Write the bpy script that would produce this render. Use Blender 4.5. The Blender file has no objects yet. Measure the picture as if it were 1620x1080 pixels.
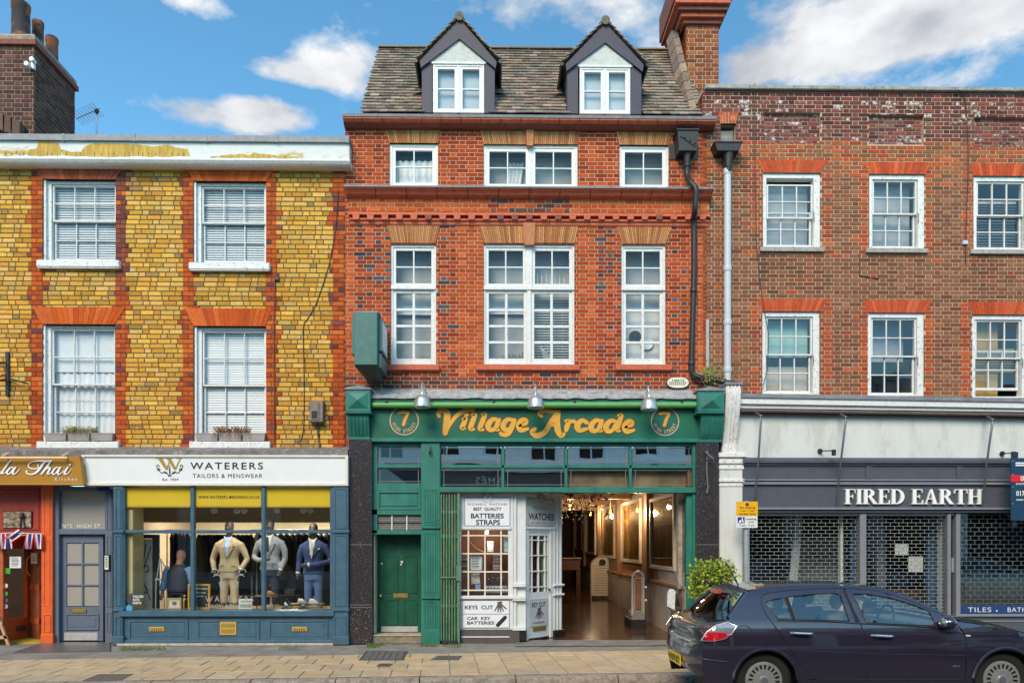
import bpy,math,random
from mathutils import Vector,Matrix
from mathutils.geometry import delaunay_2d_cdt,tessellate_polygon
random.seed(7)
SC=bpy.context.scene
COL=SC.collection
R=math.radians
CAMD,EYE,FPX,CXP,CYP,YAW=14.0,1.80,1176.0,794.0,862.0,R(0.8)
cam=bpy.data.cameras.new('camera')
cam.sensor_width=36.0
cam.lens=36.0*FPX/1620.0
cam.shift_x=(810-CXP)/1620.0
cam.shift_y=(CYP-540)/1620.0
cam.clip_start,cam.clip_end=0.1,3000.0
camo=bpy.data.objects.new('camera',cam)
COL.objects.link(camo)
camo.location=(0,-CAMD,EYE)
camo.rotation_euler=(R(90),0,-YAW)
SC.camera=camo
SUN_EL,SUN_AZ=R(40),R(-22)
SUN_ROT=math.pi+SUN_AZ
world=bpy.data.worlds.new('World')
SC.world=world
world.use_nodes=True
wn,wl=world.node_tree.nodes,world.node_tree.links
wn.clear()
def wnode(t,**k):
 n=wn.new(t)
 for a,b in k.items():setattr(n,a,b)
 return n
wout=wnode('ShaderNodeOutputWorld');wbg=wnode('ShaderNodeBackground')
sky=wnode('ShaderNodeTexSky',sky_type='NISHITA',sun_disc=False)
sky.sun_elevation,sky.sun_rotation=SUN_EL,SUN_ROT
sky.air_density,sky.dust_density,sky.ozone_density=1.0,0.3,2.0
wco=wnode('ShaderNodeTexCoord')
def cloud_bias(d,sx,sz,amp):
 """a soft bump of cloud cover round the direction d"""
 d=Vector(d).normalized()
 sub=wnode('ShaderNodeVectorMath',operation='SUBTRACT');sub.inputs[1].default_value=d
 wl.new(wco.outputs['Generated'],sub.inputs[0])
 sc=wnode('ShaderNodeVectorMath',operation='MULTIPLY');sc.inputs[1].default_value=(1/sx,1/sx,1/sz)
 wl.new(sub.outputs[0],sc.inputs[0])
 ln=wnode('ShaderNodeVectorMath',operation='LENGTH');wl.new(sc.outputs[0],ln.inputs[0])
 mr=wnode('ShaderNodeMapRange',interpolation_type='SMOOTHSTEP')
 mr.inputs['From Min'].default_value=0.0;mr.inputs['From Max'].default_value=1.0
 mr.inputs['To Min'].default_value=amp;mr.inputs['To Max'].default_value=0.0
 wl.new(ln.outputs['Value'],mr.inputs['Value'])
 return mr.outputs[0]
def ray(px,py):
 a,b=(px-CXP)/FPX,-(py-CYP)/FPX
 return Vector((math.cos(YAW)*a+math.sin(YAW),-math.sin(YAW)*a+math.cos(YAW),b))
wmap=wnode('ShaderNodeMapping');wmap.inputs['Scale'].default_value=(1.0,1.0,1.9);wmap.inputs['Location'].default_value=(3.1,1.7,0.4)
wl.new(wco.outputs['Generated'],wmap.inputs[0])
wno=wnode('ShaderNodeTexNoise');wno.inputs['Scale'].default_value=9.0;wno.inputs['Detail'].default_value=10;wno.inputs['Roughness'].default_value=0.60
wl.new(wmap.outputs[0],wno.inputs['Vector'])
acc=wno.outputs['Fac']
for(px,py,sx,sz,amp)in((270,172,.08,.022,.24),(370,178,.11,.036,.34),(440,182,.07,.03,.24),(430,108,.10,.028,.27),(530,112,.11,.05,.34),(470,146,.12,.016,-.22),(760,8,.20,.045,.14),(1000,28,.26,.06,.20),(1300,45,.22,.075,.25),(1480,75,.26,.075,.24),(1180,113,.055,.035,.32),(300,4,.18,.03,.25),(1550,20,.22,.05,.25),(240,80,.16,.07,-.22),(860,70,.1,.035,-.12),(1430,112,.22,.022,-.22),(430,45,.10,.05,-.25),(60,170,.1,.07,-.2)):
 ad=wnode('ShaderNodeMath',operation='ADD');wl.new(acc,ad.inputs[0]);wl.new(cloud_bias(ray(px,py),sx,sz,amp),ad.inputs[1])
 acc=ad.outputs[0]
wr=wnode('ShaderNodeValToRGB');wr.color_ramp.elements[0].position=0.60;wr.color_ramp.elements[1].position=0.80
wl.new(acc,wr.inputs[0])
wn2=wnode('ShaderNodeTexNoise');wn2.inputs['Scale'].default_value=9.0;wn2.inputs['Detail'].default_value=6
wl.new(wmap.outputs[0],wn2.inputs['Vector'])
wr2=wnode('ShaderNodeValToRGB')
wr2.color_ramp.elements[0].position=0.34;wr2.color_ramp.elements[0].color=(3.6,3.8,4.2,1)
wr2.color_ramp.elements[1].position=0.62;wr2.color_ramp.elements[1].color=(6.6,6.7,6.8,1)
wl.new(wn2.outputs['Fac'],wr2.inputs[0])
wtint=wnode('ShaderNodeMix',data_type='RGBA',blend_type='MULTIPLY');wtint.inputs['Factor'].default_value=1.0
wl.new(sky.outputs[0],wtint.inputs['A']);wtint.inputs['B'].default_value=(.94,1.60,1.62,1)
wmix=wnode('ShaderNodeMix',data_type='RGBA')
wl.new(wr.outputs[0],wmix.inputs['Factor']);wl.new(wtint.outputs['Result'],wmix.inputs['A']);wl.new(wr2.outputs[0],wmix.inputs['B'])
wl.new(wmix.outputs['Result'],wbg.inputs['Color']);wbg.inputs['Strength'].default_value=0.10
wl.new(wbg.outputs[0],wout.inputs['Surface'])
sun=bpy.data.lights.new('sun','SUN');sun.energy=2.7;sun.angle=R(29);sun.color=(1.0,0.83,0.63)
suno=bpy.data.objects.new('sun',sun);COL.objects.link(suno)
sd=Vector((math.sin(SUN_AZ)*math.cos(SUN_EL),-math.cos(SUN_AZ)*math.cos(SUN_EL),math.sin(SUN_EL)))
suno.rotation_euler=sd.to_track_quat('Z','Y').to_euler()
suno.location=sd*60
SC.view_settings.view_transform='Standard'
SC.view_settings.look='None'
SC.view_settings.exposure=0.55
SC.view_settings.gamma=1.0
SC.view_settings.use_curve_mapping=False
SC.render.engine='CYCLES'
SC.cycles.use_denoising=True
SC.cycles.max_bounces=7
SC.cycles.diffuse_bounces=3
SC.cycles.glossy_bounces=3
SC.cycles.transparent_max_bounces=14
SC.cycles.transmission_bounces=4
SC.cycles.sample_clamp_indirect=4.0
SC.cycles.caustics_reflective=False
SC.cycles.caustics_refractive=False
def P(px,py,Y=0.0):
 d=ray(px,py);t=(Y+CAMD)/d.y
 return Vector((d.x*t,Y,EYE+d.z*t))
def PX(px,py,X):
 d=ray(px,py);t=X/d.x
 return Vector((X,d.y*t-CAMD,EYE+d.z*t))
def GX(px,Y=0.0):return P(px,540,Y).x
def GZ(py,Y=0.0,px=800):return P(px,py,Y).z
def GY(py,z=0.0,px=800):
 d=ray(px,py);t=(z-EYE)/d.z
 return d.y*t-CAMD
def rect(px0,py0,px1,py1,Y=0.0):
 m=(px0+px1)/2
 return GX(px0,Y),GX(px1,Y),GZ(py1,Y,m),GZ(py0,Y,m)
MATS={}
def nodes_of(m):
 m.use_nodes=True
 nt=m.node_tree;nt.nodes.clear()
 o=nt.nodes.new('ShaderNodeOutputMaterial')
 return nt,o
def mat(name,col,rough=0.6,var=0.12,scale=9.0,bump=0.0,metal=0.0,stretch=(1,1,1),wear=None,wearcol=(.3,.25,.2),wearscale=6.0,spec=0.5,coat=0.0,bscale=None,attr=False,wearlo=.55,emis=None,estr=0):
 """principled, with noise in colour and roughness; wear = share of worn patches showing wearcol"""
 if name in MATS:return MATS[name]
 m=bpy.data.materials.new(name);nt,o=nodes_of(m);N,L=nt.nodes,nt.links
 b=N.new('ShaderNodeBsdfPrincipled');L.new(b.outputs[0],o.inputs[0])
 b.inputs['Roughness'].default_value=rough;b.inputs['Metallic'].default_value=metal
 b.inputs['Specular IOR Level'].default_value=spec;b.inputs['Coat Weight'].default_value=coat;b.inputs['Coat Roughness'].default_value=0.03
 geo=N.new('ShaderNodeNewGeometry');mp=N.new('ShaderNodeMapping');mp.inputs['Scale'].default_value=stretch
 L.new(geo.outputs['Position'],mp.inputs[0])
 no=N.new('ShaderNodeTexNoise');no.inputs['Scale'].default_value=scale;no.inputs['Detail'].default_value=6;no.inputs['Roughness'].default_value=.62
 L.new(mp.outputs[0],no.inputs['Vector'])
 if attr:
  at=N.new('ShaderNodeAttribute');at.attribute_name='Col'
  oi=N.new('ShaderNodeObjectInfo')
  mu=N.new('ShaderNodeMix');mu.data_type='RGBA';mu.blend_type='MULTIPLY';mu.inputs['Factor'].default_value=1
  L.new(at.outputs['Color'],mu.inputs['A']);L.new(oi.outputs['Color'],mu.inputs['B'])
  base=mu.outputs['Result']
 else:
  rg=N.new('ShaderNodeRGB');rg.outputs[0].default_value=(*col,1);base=rg.outputs[0]
 mr=N.new('ShaderNodeMapRange');mr.inputs['From Min'].default_value=.3;mr.inputs['From Max'].default_value=.7
 mr.inputs['To Min'].default_value=1-var;mr.inputs['To Max'].default_value=1+var
 L.new(no.outputs['Fac'],mr.inputs['Value'])
 vm=N.new('ShaderNodeMix');vm.data_type='RGBA';vm.blend_type='MULTIPLY';vm.inputs['Factor'].default_value=1
 L.new(base,vm.inputs['A']);L.new(mr.outputs[0],vm.inputs['B'])
 colr=vm.outputs['Result']
 if wear:
  n2=N.new('ShaderNodeTexNoise');n2.inputs['Scale'].default_value=wearscale;n2.inputs['Detail'].default_value=9;n2.inputs['Roughness'].default_value=.68
  L.new(mp.outputs[0],n2.inputs['Vector'])
  m2=N.new('ShaderNodeMapRange');m2.inputs['From Min'].default_value=wearlo;m2.inputs['From Max'].default_value=wearlo+.09
  m2.inputs['To Min'].default_value=0;m2.inputs['To Max'].default_value=wear
  L.new(n2.outputs['Fac'],m2.inputs['Value'])
  wm=N.new('ShaderNodeMix');wm.data_type='RGBA';wm.inputs['B'].default_value=(*wearcol,1)
  L.new(m2.outputs[0],wm.inputs['Factor']);L.new(colr,wm.inputs['A']);colr=wm.outputs['Result']
 L.new(colr,b.inputs['Base Color'])
 if bump:
  bn=N.new('ShaderNodeTexNoise');bn.inputs['Scale'].default_value=bscale or scale*4;bn.inputs['Detail'].default_value=5
  L.new(mp.outputs[0],bn.inputs['Vector'])
  bp=N.new('ShaderNodeBump');bp.inputs['Strength'].default_value=bump;bp.inputs['Distance'].default_value=0.01
  L.new(bn.outputs['Fac'],bp.inputs['Height']);L.new(bp.outputs[0],b.inputs['Normal'])
 rr=N.new('ShaderNodeMapRange');rr.inputs['To Min'].default_value=max(0.02,rough-.1*rough);rr.inputs['To Max'].default_value=min(1,rough+.25*rough)
 L.new(no.outputs['Fac'],rr.inputs['Value']);L.new(rr.outputs[0],b.inputs['Roughness'])
 if emis:
  b.inputs['Emission Color'].default_value=(*emis,1);b.inputs['Emission Strength'].default_value=estr
 MATS[name]=m
 return m
def glass(name,tint=(.93,.95,.94),ior=1.65,rough=0.0,frost=0.0,wob=0.0):
 if name in MATS:return MATS[name]
 m=bpy.data.materials.new(name);nt,o=nodes_of(m);N,L=nt.nodes,nt.links
 tr=N.new('ShaderNodeBsdfTransparent');tr.inputs[0].default_value=(*tint,1)
 gl=N.new('ShaderNodeBsdfGlossy');gl.inputs['Roughness'].default_value=rough;gl.inputs[0].default_value=(1,1,1,1)
 fr=N.new('ShaderNodeFresnel');fr.inputs[0].default_value=ior
 mx=N.new('ShaderNodeMixShader');gb=N.new('ShaderNodeNewGeometry');iv=N.new('ShaderNodeMath');iv.operation='MULTIPLY_ADD';iv.inputs[1].default_value=-1;iv.inputs[2].default_value=1
 L.new(gb.outputs['Backfacing'],iv.inputs[0]);fm=N.new('ShaderNodeMath');fm.operation='MULTIPLY';L.new(fr.outputs[0],fm.inputs[0]);L.new(iv.outputs[0],fm.inputs[1]);L.new(fm.outputs[0],mx.inputs[0])
 if wob:
  geo=N.new('ShaderNodeNewGeometry');no=N.new('ShaderNodeTexNoise');no.inputs['Scale'].default_value=2.2;no.inputs['Detail'].default_value=1
  L.new(geo.outputs['Position'],no.inputs['Vector'])
  bp=N.new('ShaderNodeBump');bp.inputs['Strength'].default_value=wob;bp.inputs['Distance'].default_value=.05
  L.new(no.outputs['Fac'],bp.inputs['Height']);L.new(bp.outputs[0],gl.inputs['Normal'])
 src=tr.outputs[0]
 if frost:
  df=N.new('ShaderNodeBsdfDiffuse');df.inputs[0].default_value=(*tint,1)
  m2=N.new('ShaderNodeMixShader');m2.inputs[0].default_value=frost
  L.new(tr.outputs[0],m2.inputs[1]);L.new(df.outputs[0],m2.inputs[2]);src=m2.outputs[0]
 L.new(src,mx.inputs[1]);L.new(gl.outputs[0],mx.inputs[2]);L.new(mx.outputs[0],o.inputs[0])
 MATS[name]=m
 return m
def brickmat(name,rough=.85,var=.22,bump=.5):
 """colour of each brick from its own attribute; alpha of it = share of white salt bloom"""
 if name in MATS:return MATS[name]
 m=mat(name,(1,1,1),rough,var,34,bump,attr=True,spec=.12,bscale=120)
 nt=m.node_tree;N,L=nt.nodes,nt.links
 b=next(n for n in N if n.type=='BSDF_PRINCIPLED');at=next(n for n in N if n.type=='ATTRIBUTE');oi=next(n for n in N if n.type=='OBJECT_INFO')
 src=b.inputs['Base Color'].links[0].from_socket
 geo=next(n for n in N if n.type=='NEW_GEOMETRY')
 no=N.new('ShaderNodeTexNoise');no.inputs['Scale'].default_value=14;no.inputs['Detail'].default_value=7;no.inputs['Roughness'].default_value=.7
 L.new(geo.outputs['Position'],no.inputs['Vector'])
 sub=N.new('ShaderNodeMath');sub.operation='SUBTRACT';sub.inputs[0].default_value=1.0;
 mulA=N.new('ShaderNodeMath');mulA.operation='MULTIPLY'
 L.new(at.outputs['Alpha'],mulA.inputs[0]);L.new(oi.outputs['Alpha'],mulA.inputs[1])
 L.new(mulA.outputs[0],sub.inputs[1])
 ad=N.new('ShaderNodeMath');ad.operation='MULTIPLY_ADD';ad.inputs[1].default_value=.45
 L.new(sub.outputs[0],ad.inputs[0]);L.new(no.outputs['Fac'],ad.inputs[2])
 mr=N.new('ShaderNodeMapRange');mr.inputs['From Min'].default_value=.72;mr.inputs['From Max'].default_value=.80
 L.new(ad.outputs[0],mr.inputs['Value'])
 mx=N.new('ShaderNodeMix');mx.data_type='RGBA';mx.inputs['B'].default_value=(.62,.57,.54,1)
 L.new(mr.outputs[0],mx.inputs['Factor']);L.new(src,mx.inputs['A']);L.new(mx.outputs['Result'],b.inputs['Base Color'])
 return m
def emit(name,col,s):
 if name in MATS:return MATS[name]
 m=bpy.data.materials.new(name);nt,o=nodes_of(m)
 e=nt.nodes.new('ShaderNodeEmission');e.inputs[0].default_value=(*col,1);e.inputs[1].default_value=s
 nt.links.new(e.outputs[0],o.inputs[0]);MATS[name]=m
 return m
ORG={}
def thing(name,label,cat,loc=(0,0,0),group=None,rot=0.0,local=False):
 o=bpy.data.objects.new(name,None);COL.objects.link(o)
 o.empty_display_size=.2
 o.location=loc;o.rotation_euler=(0,0,rot)
 ORG[o.name]=Vector((0,0,0))if local else Vector(loc)
 o['label']=label;o['category']=cat
 if group:o['group']=group
 return o
def tag(o,label,cat,group=None):
 o['label']=label;o['category']=cat
 if group:o['group']=group
 return o
def kind(o,k,label=None):
 o['kind']=k
 if label:o['label']=label
 return o
class MB:
 def __init__(s):s.v=[];s.f=[];s.c=None;s.mi=None
 def add(s,vs,fs,col=None):
  n=len(s.v);s.v+=[tuple(x)for x in vs];s.f+=[tuple(i+n for i in q)for q in fs]
  if col is not None:
   if s.c is None:s.c=[]
   s.c+=[col]*len(vs)
  return s
 def box(s,x0,x1,y0,y1,z0,z1,col=None):
  if x0>x1:x0,x1=x1,x0
  if y0>y1:y0,y1=y1,y0
  if z0>z1:z0,z1=z1,z0
  return s.add([(x0,y0,z0),(x1,y0,z0),(x1,y1,z0),(x0,y1,z0),(x0,y0,z1),(x1,y0,z1),(x1,y1,z1),(x0,y1,z1)],[(0,1,5,4),(1,2,6,5),(2,3,7,6),(3,0,4,7),(4,5,6,7),(3,2,1,0)],col)
 def cbox(s,x0,x1,y0,y1,z0,z1,b=.006,col=None):
  """box whose front (y0) edges are chamfered"""
  b=min(b,(x1-x0)*.45,(z1-z0)*.45,abs(y1-y0)*.9)
  v=[(x0+b,y0,z0+b),(x1-b,y0,z0+b),(x1-b,y0,z1-b),(x0+b,y0,z1-b),(x0,y0+b,z0),(x1,y0+b,z0),(x1,y0+b,z1),(x0,y0+b,z1),(x0,y1,z0),(x1,y1,z0),(x1,y1,z1),(x0,y1,z1)]
  f=[(0,1,2,3)]
  for i in range(4):
   j=(i+1)%4
   f.append((i+4,j+4,j,i));f.append((i+8,j+8,j+4,i+4))
  f.append((11,10,9,8))
  return s.add(v,f,col)
 def prism(s,poly,y0,y1,col=None):
  """polygon in XZ extruded along Y"""
  n=len(poly)
  a=sum(poly[i][0]*poly[(i+1)%n][1]-poly[(i+1)%n][0]*poly[i][1]for i in range(n))
  if a<0:poly=poly[::-1]
  v=[(x,y0,z)for x,z in poly]+[(x,y1,z)for x,z in poly]
  tri=tessellate_polygon([[Vector((x,z,0))for x,z in poly]])if n>4 else None
  f=[]
  if tri:
   for t in tri:
    p=[poly[i]for i in t]
    ar=(p[1][0]-p[0][0])*(p[2][1]-p[0][1])-(p[2][0]-p[0][0])*(p[1][1]-p[0][1])
    t=tuple(t)if ar>0 else tuple(t)[::-1]
    f.append(t);f.append(tuple(i+n for i in t[::-1]))
  else:
   f.append(tuple(range(n)));f.append(tuple(i+n for i in range(n))[::-1])
  for i in range(n):
   j=(i+1)%n
   f.append((i+n,j+n,j,i))
  return s.add(v,f,col)
 def xprism(s,prof,x0,x1,col=None):
  """profile in (y,z) swept along x: mouldings"""
  n=len(prof)
  v=[(x0,y,z)for y,z in prof]+[(x1,y,z)for y,z in prof]
  f=[tuple(range(n)),tuple(i+n for i in range(n))[::-1]]
  for i in range(n):
   j=(i+1)%n
   f.append((i,i+n,j+n,j))
  return s.add(v,f,col)
 def zprism(s,poly,z0,z1,col=None):
  n=len(poly)
  v=[(x,y,z0)for x,y in poly]+[(x,y,z1)for x,y in poly]
  f=[tuple(range(n))[::-1],tuple(i+n for i in range(n))]
  for i in range(n):
   j=(i+1)%n
   f.append((i,j,j+n,i+n))
  return s.add(v,f,col)
 def tube(s,pts,r,n=8,cap=True,col=None):
  pts=[Vector(p)for p in pts];m=len(pts)
  rs=r if isinstance(r,(list,tuple))else[r]*m
  vs=[];up=None
  for i,p in enumerate(pts):
   t=(pts[min(i+1,m-1)]-pts[max(i-1,0)])
   if t.length<1e-9:t=Vector((0,0,1))
   t.normalize()
   if up is None:
    up=Vector((0,0,1))if abs(t.z)<.9 else Vector((0,1,0))
   a=t.cross(up)
   if a.length<1e-6:a=t.cross(Vector((1,0,0)))
   a.normalize();b2=a.cross(t).normalized();up=b2
   for k in range(n):
    w=2*math.pi*k/n
    vs.append(p+(a*math.cos(w)+b2*math.sin(w))*rs[i])
  fs=[]
  for i in range(m-1):
   for k in range(n):
    k2=(k+1)%n
    fs.append((i*n+k,i*n+k2,(i+1)*n+k2,(i+1)*n+k))
  if cap:
   fs.append(tuple(range(n))[::-1]);fs.append(tuple((m-1)*n+k for k in range(n)))
  return s.add(vs,fs,col)
 def lathe(s,prof,c,axis='z',n=20,col=None):
  """profile of (radius, height) turned about an axis through c"""
  vs=[]
  for r,h in prof:
   for k in range(n):
    w=2*math.pi*k/n;a,b=r*math.cos(w),r*math.sin(w)
    vs.append((c[0]+a,c[1]+b,c[2]+h)if axis=='z' else(c[0]+a,c[1]+h,c[2]+b)if axis=='y' else(c[0]+h,c[1]+a,c[2]+b))
  fs=[]
  for i in range(len(prof)-1):
   for k in range(n):
    k2=(k+1)%n
    q=(i*n+k,i*n+k2,(i+1)*n+k2,(i+1)*n+k)
    fs.append(q if axis=='z' or axis=='x' else q[::-1])
  fs.append(tuple(range(n))[::-1]);fs.append(tuple((len(prof)-1)*n+k for k in range(n)))
  return s.add(vs,fs,col)
 def ball(s,c,r,n=12,m=8,col=None):
  rx,ry,rz=r if isinstance(r,(tuple,list))else(r,r,r)
  vs=[(c[0],c[1],c[2]-rz)]
  for i in range(1,m):
   t=math.pi*i/m-math.pi/2
   for k in range(n):
    w=2*math.pi*k/n
    vs.append((c[0]+rx*math.cos(t)*math.cos(w),c[1]+ry*math.cos(t)*math.sin(w),c[2]+rz*math.sin(t)))
  vs.append((c[0],c[1],c[2]+rz));top=len(vs)-1
  fs=[(0,1+(k+1)%n,1+k)for k in range(n)]
  for i in range(m-2):
   for k in range(n):
    k2=(k+1)%n
    fs.append((1+i*n+k,1+i*n+k2,1+(i+1)*n+k2,1+(i+1)*n+k))
  b=1+(m-2)*n
  fs+=[(b+k,b+(k+1)%n,top)for k in range(n)]
  return s.add(vs,fs,col)
 def build(s,name,m,parent=None,smooth=False,k=None,color=None,weld=False):
  vs=s.v
  lo=[min(v[i]for v in vs)for i in range(3)];hi=[max(v[i]for v in vs)for i in range(3)]
  c=Vector(((lo[0]+hi[0])/2,(lo[1]+hi[1])/2,lo[2]))
  me=bpy.data.meshes.new(name)
  me.from_pydata([(v[0]-c.x,v[1]-c.y,v[2]-c.z)for v in vs],[],s.f)
  if s.c is not None:
   at=me.color_attributes.new('Col','FLOAT_COLOR','POINT')
   flat=[]
   for q in s.c:flat+=[q[0],q[1],q[2],q[3]if len(q)>3 else 1.0]
   at.data.foreach_set('color',flat)
  if isinstance(m,(list,tuple)):
   for q in m:me.materials.append(q)
   if s.mi:me.polygons.foreach_set('material_index',s.mi)
  else:me.materials.append(m)
  if smooth:
   me.polygons.foreach_set('use_smooth',[True]*len(me.polygons))
   if smooth!='all':
    me.set_sharp_from_angle(angle=R(smooth if isinstance(smooth,(int,float))and smooth is not True else 40))
  return put(name,me,c,parent,k,color)
def put(name,me,c,parent=None,k=None,color=None):
 o=bpy.data.objects.new(name,me);COL.objects.link(o)
 o.location=Vector(c)-(ORG[parent.name]if parent else Vector((0,0,0)))
 ORG[o.name]=Vector(c)
 if parent:o.parent=parent
 if k:o['kind']=k
 if color:o.color=color
 return o
def bx(name,m,parent,x0,x1,y0,y1,z0,z1,b=.004,**k):
 return MB().cbox(x0,x1,min(y0,y1),max(y0,y1),z0,z1,b).build(name,m,parent,**k)
def pbx(name,m,parent,px0,py0,px1,py1,y0,y1,b=.005,**k):
 x0,x1,z0,z1=rect(px0,py0,px1,py1,min(y0,y1))
 return bx(name,m,parent,x0,x1,y0,y1,z0,z1,b,**k)
def jit(c,a):
 k=1+random.uniform(-a,a)
 return tuple(max(0,q*k*(1+random.uniform(-a*.3,a*.3)))for q in c[:3])
def spline(pts,n=8,closed=False):
 """Catmull-Rom through points of any dimension"""
 m=len(pts);out=[]
 rng=range(m)if closed else range(m-1)
 for i in rng:
  g=lambda k:pts[k%m]if closed else pts[max(0,min(m-1,k))]
  p0,p1,p2,p3=g(i-1),g(i),g(i+1),g(i+2)
  for j in range(n):
   t=j/n
   out.append(tuple(.5*(2*b+(c-a)*t+(2*a-5*b+4*c-d)*t*t+(3*b-a-3*c+d)*t**3)for a,b,c,d in zip(p0,p1,p2,p3)))
 if not closed:out.append(tuple(pts[-1]))
 return out
TXT={}
def text_mesh(s,bold=0.0,spacing=1.0):
 cu=bpy.data.curves.new('txt','FONT');cu.body=s;cu.size=1.0;cu.offset=bold;cu.space_character=spacing;cu.resolution_u=4
 ob=bpy.data.objects.new('txt',cu)
 me=bpy.data.meshes.new_from_object(ob)
 bpy.data.objects.remove(ob);bpy.data.curves.remove(cu)
 return me
def write(parent,s,px0,py0,px1,py1,y,m,bold=0.0,spacing=1.0,name='lettering',shear=0.0,lift=.003,fit=None):
 """flat lettering fitted to a rectangle surveyed from the photo, lying on the plane y"""
 x0,x1,z0,z1=fit or rect(px0,py0,px1,py1,y)
 me=text_mesh(s,bold,spacing)
 vs=[v.co.copy()for v in me.vertices]
 lo=(min(v.x for v in vs),min(v.y for v in vs));hi=(max(v.x for v in vs),max(v.y for v in vs))
 kx,kz=(x1-x0)/(hi[0]-lo[0]),(z1-z0)/(hi[1]-lo[1])
 mb=MB()
 fs=[tuple(p.vertices)for p in me.polygons]
 mb.add([(x0+(v.x-lo[0])*kx+(v.y-lo[1])*kz*shear,y-lift,z0+(v.y-lo[1])*kz)for v in vs],fs)
 bpy.data.meshes.remove(me)
 o=mb.build(name,m,parent)
 o['kind']='stuff'
 return o
def ribbon(mb,pts,y,n=6,smooth=True):
 """flat stroke with round ends: pts = (x, z, half width)"""
 q=spline(pts,n)if smooth and len(pts)>2 else[tuple(p)for p in pts]
 L=[];Rr=[]
 for i,(x,z,w)in enumerate(q):
  a=q[max(0,i-1)];b=q[min(len(q)-1,i+1)]
  dx,dz=b[0]-a[0],b[1]-a[1];l=math.hypot(dx,dz)or 1
  L.append((x-dz/l*w,y,z+dx/l*w));Rr.append((x+dz/l*w,y,z-dx/l*w))
 m=len(q);vs=L+Rr;fs=[(m+i,m+i+1,i+1,i)for i in range(m-1)]
 mb.add(vs,fs)
 for(x,z,w),sgn,idx in((q[0],-1,0),(q[-1],1,m-1)):
  a=math.atan2(L[idx][2]-z,L[idx][0]-x)
  k=7
  arc=[(x+w*math.cos(a-sgn*math.pi*i/k),y,z+w*math.sin(a-sgn*math.pi*i/k))for i in range(k+1)]
  mb.add([(x,y,z)]+arc,[(0,i+2,i+1)if sgn>0 else(0,i+1,i+2)for i in range(k)])
# ================================================================== materials of the place
M_white=mat('white_paint_weathered',(.72,.715,.69),.5,.10,16,.25,wear=.85,wearcol=(.38,.34,.28),wearscale=15,wearlo=.59)
M_whitepeel=mat('white_paint_peeling',(.74,.74,.72),.55,.10,14,.5,wear=.95,wearcol=(.34,.30,.27),wearscale=17,wearlo=.565)
M_whiteclean=mat('white_gloss_paint',(.84,.84,.82),.35,.04,12)
M_lead=mat('lead_sheet',(.20,.215,.24),.55,.25,7,.3,wear=.5,wearcol=(.36,.36,.37),wearscale=9)
M_terra=mat('terracotta',(.55,.125,.06),.7,.25,12,.3,wear=.35,wearcol=(.20,.07,.055),wearscale=5,wearlo=.58)
M_sooty=mat('sooty_terracotta',(.24,.075,.055),.8,.3,12,.3,wear=.5,wearcol=(.10,.06,.055),wearscale=6)
M_mortar_dark=mat('dark_mortar',(.085,.058,.04),.95,.3,30,.5)
M_mortar_pale=mat('pale_mortar',(.56,.39,.28),.95,.25,30,.4)
M_mortar_cream=mat('cream_mortar',(.56,.45,.33),.95,.25,30,.4)
M_brickL=brickmat('stock_brick');M_brickM=brickmat('red_brick',.8);M_brickR=brickmat('brown_brick')
M_dark=mat('dark_room',(.045,.045,.05),.9,.2)
M_room=mat('dim_room',(.42,.42,.42),.9,.15)
M_stone=mat('weathered_stone',(.33,.31,.28),.9,.3,8,.5,wear=.6,wearcol=(.14,.13,.11),wearscale=5)
M_iron=mat('black_iron',(.020,.020,.022),.45,.3,20,.2,wear=.4,wearcol=(.10,.075,.06),wearscale=20,wearlo=.62)
M_greypipe=mat('grey_plastic_pipe',(.55,.57,.60),.4,.06,10)
M_glass=glass('window_glass',(.96,.97,.97),1.5,0.0,wob=.012)
M_glassold=glass('old_window_glass',(.95,.96,.96),1.7,0.0,wob=.035)
M_shopglass=glass('shop_glass',(.93,.95,.94),1.55,0.0,wob=.01)
M_frost=glass('obscured_glass',(.52,.49,.44),1.6,.18,frost=.65)
M_blind=mat('white_blind',(.74,.76,.78),.6,.04)
M_curtain=mat('net_backing',(.78,.79,.79),.9,.06,6)
M_tile=mat('clay_roof_tile',(1,1,1),.9,.35,26,.6,attr=True,wear=.75,wearcol=(.36,.33,.24),wearscale=9,wearlo=.60)
M_black=mat('black_paint',(.012,.012,.014),.4,.2)
M_purple=mat('dark_plum_paint',(.055,.048,.075),.55,.2,8,.1)
M_render=mat('grey_render',(.58,.58,.55),.9,.12,12,.4,wear=.4,wearcol=(.40,.40,.38),wearscale=7)
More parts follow.
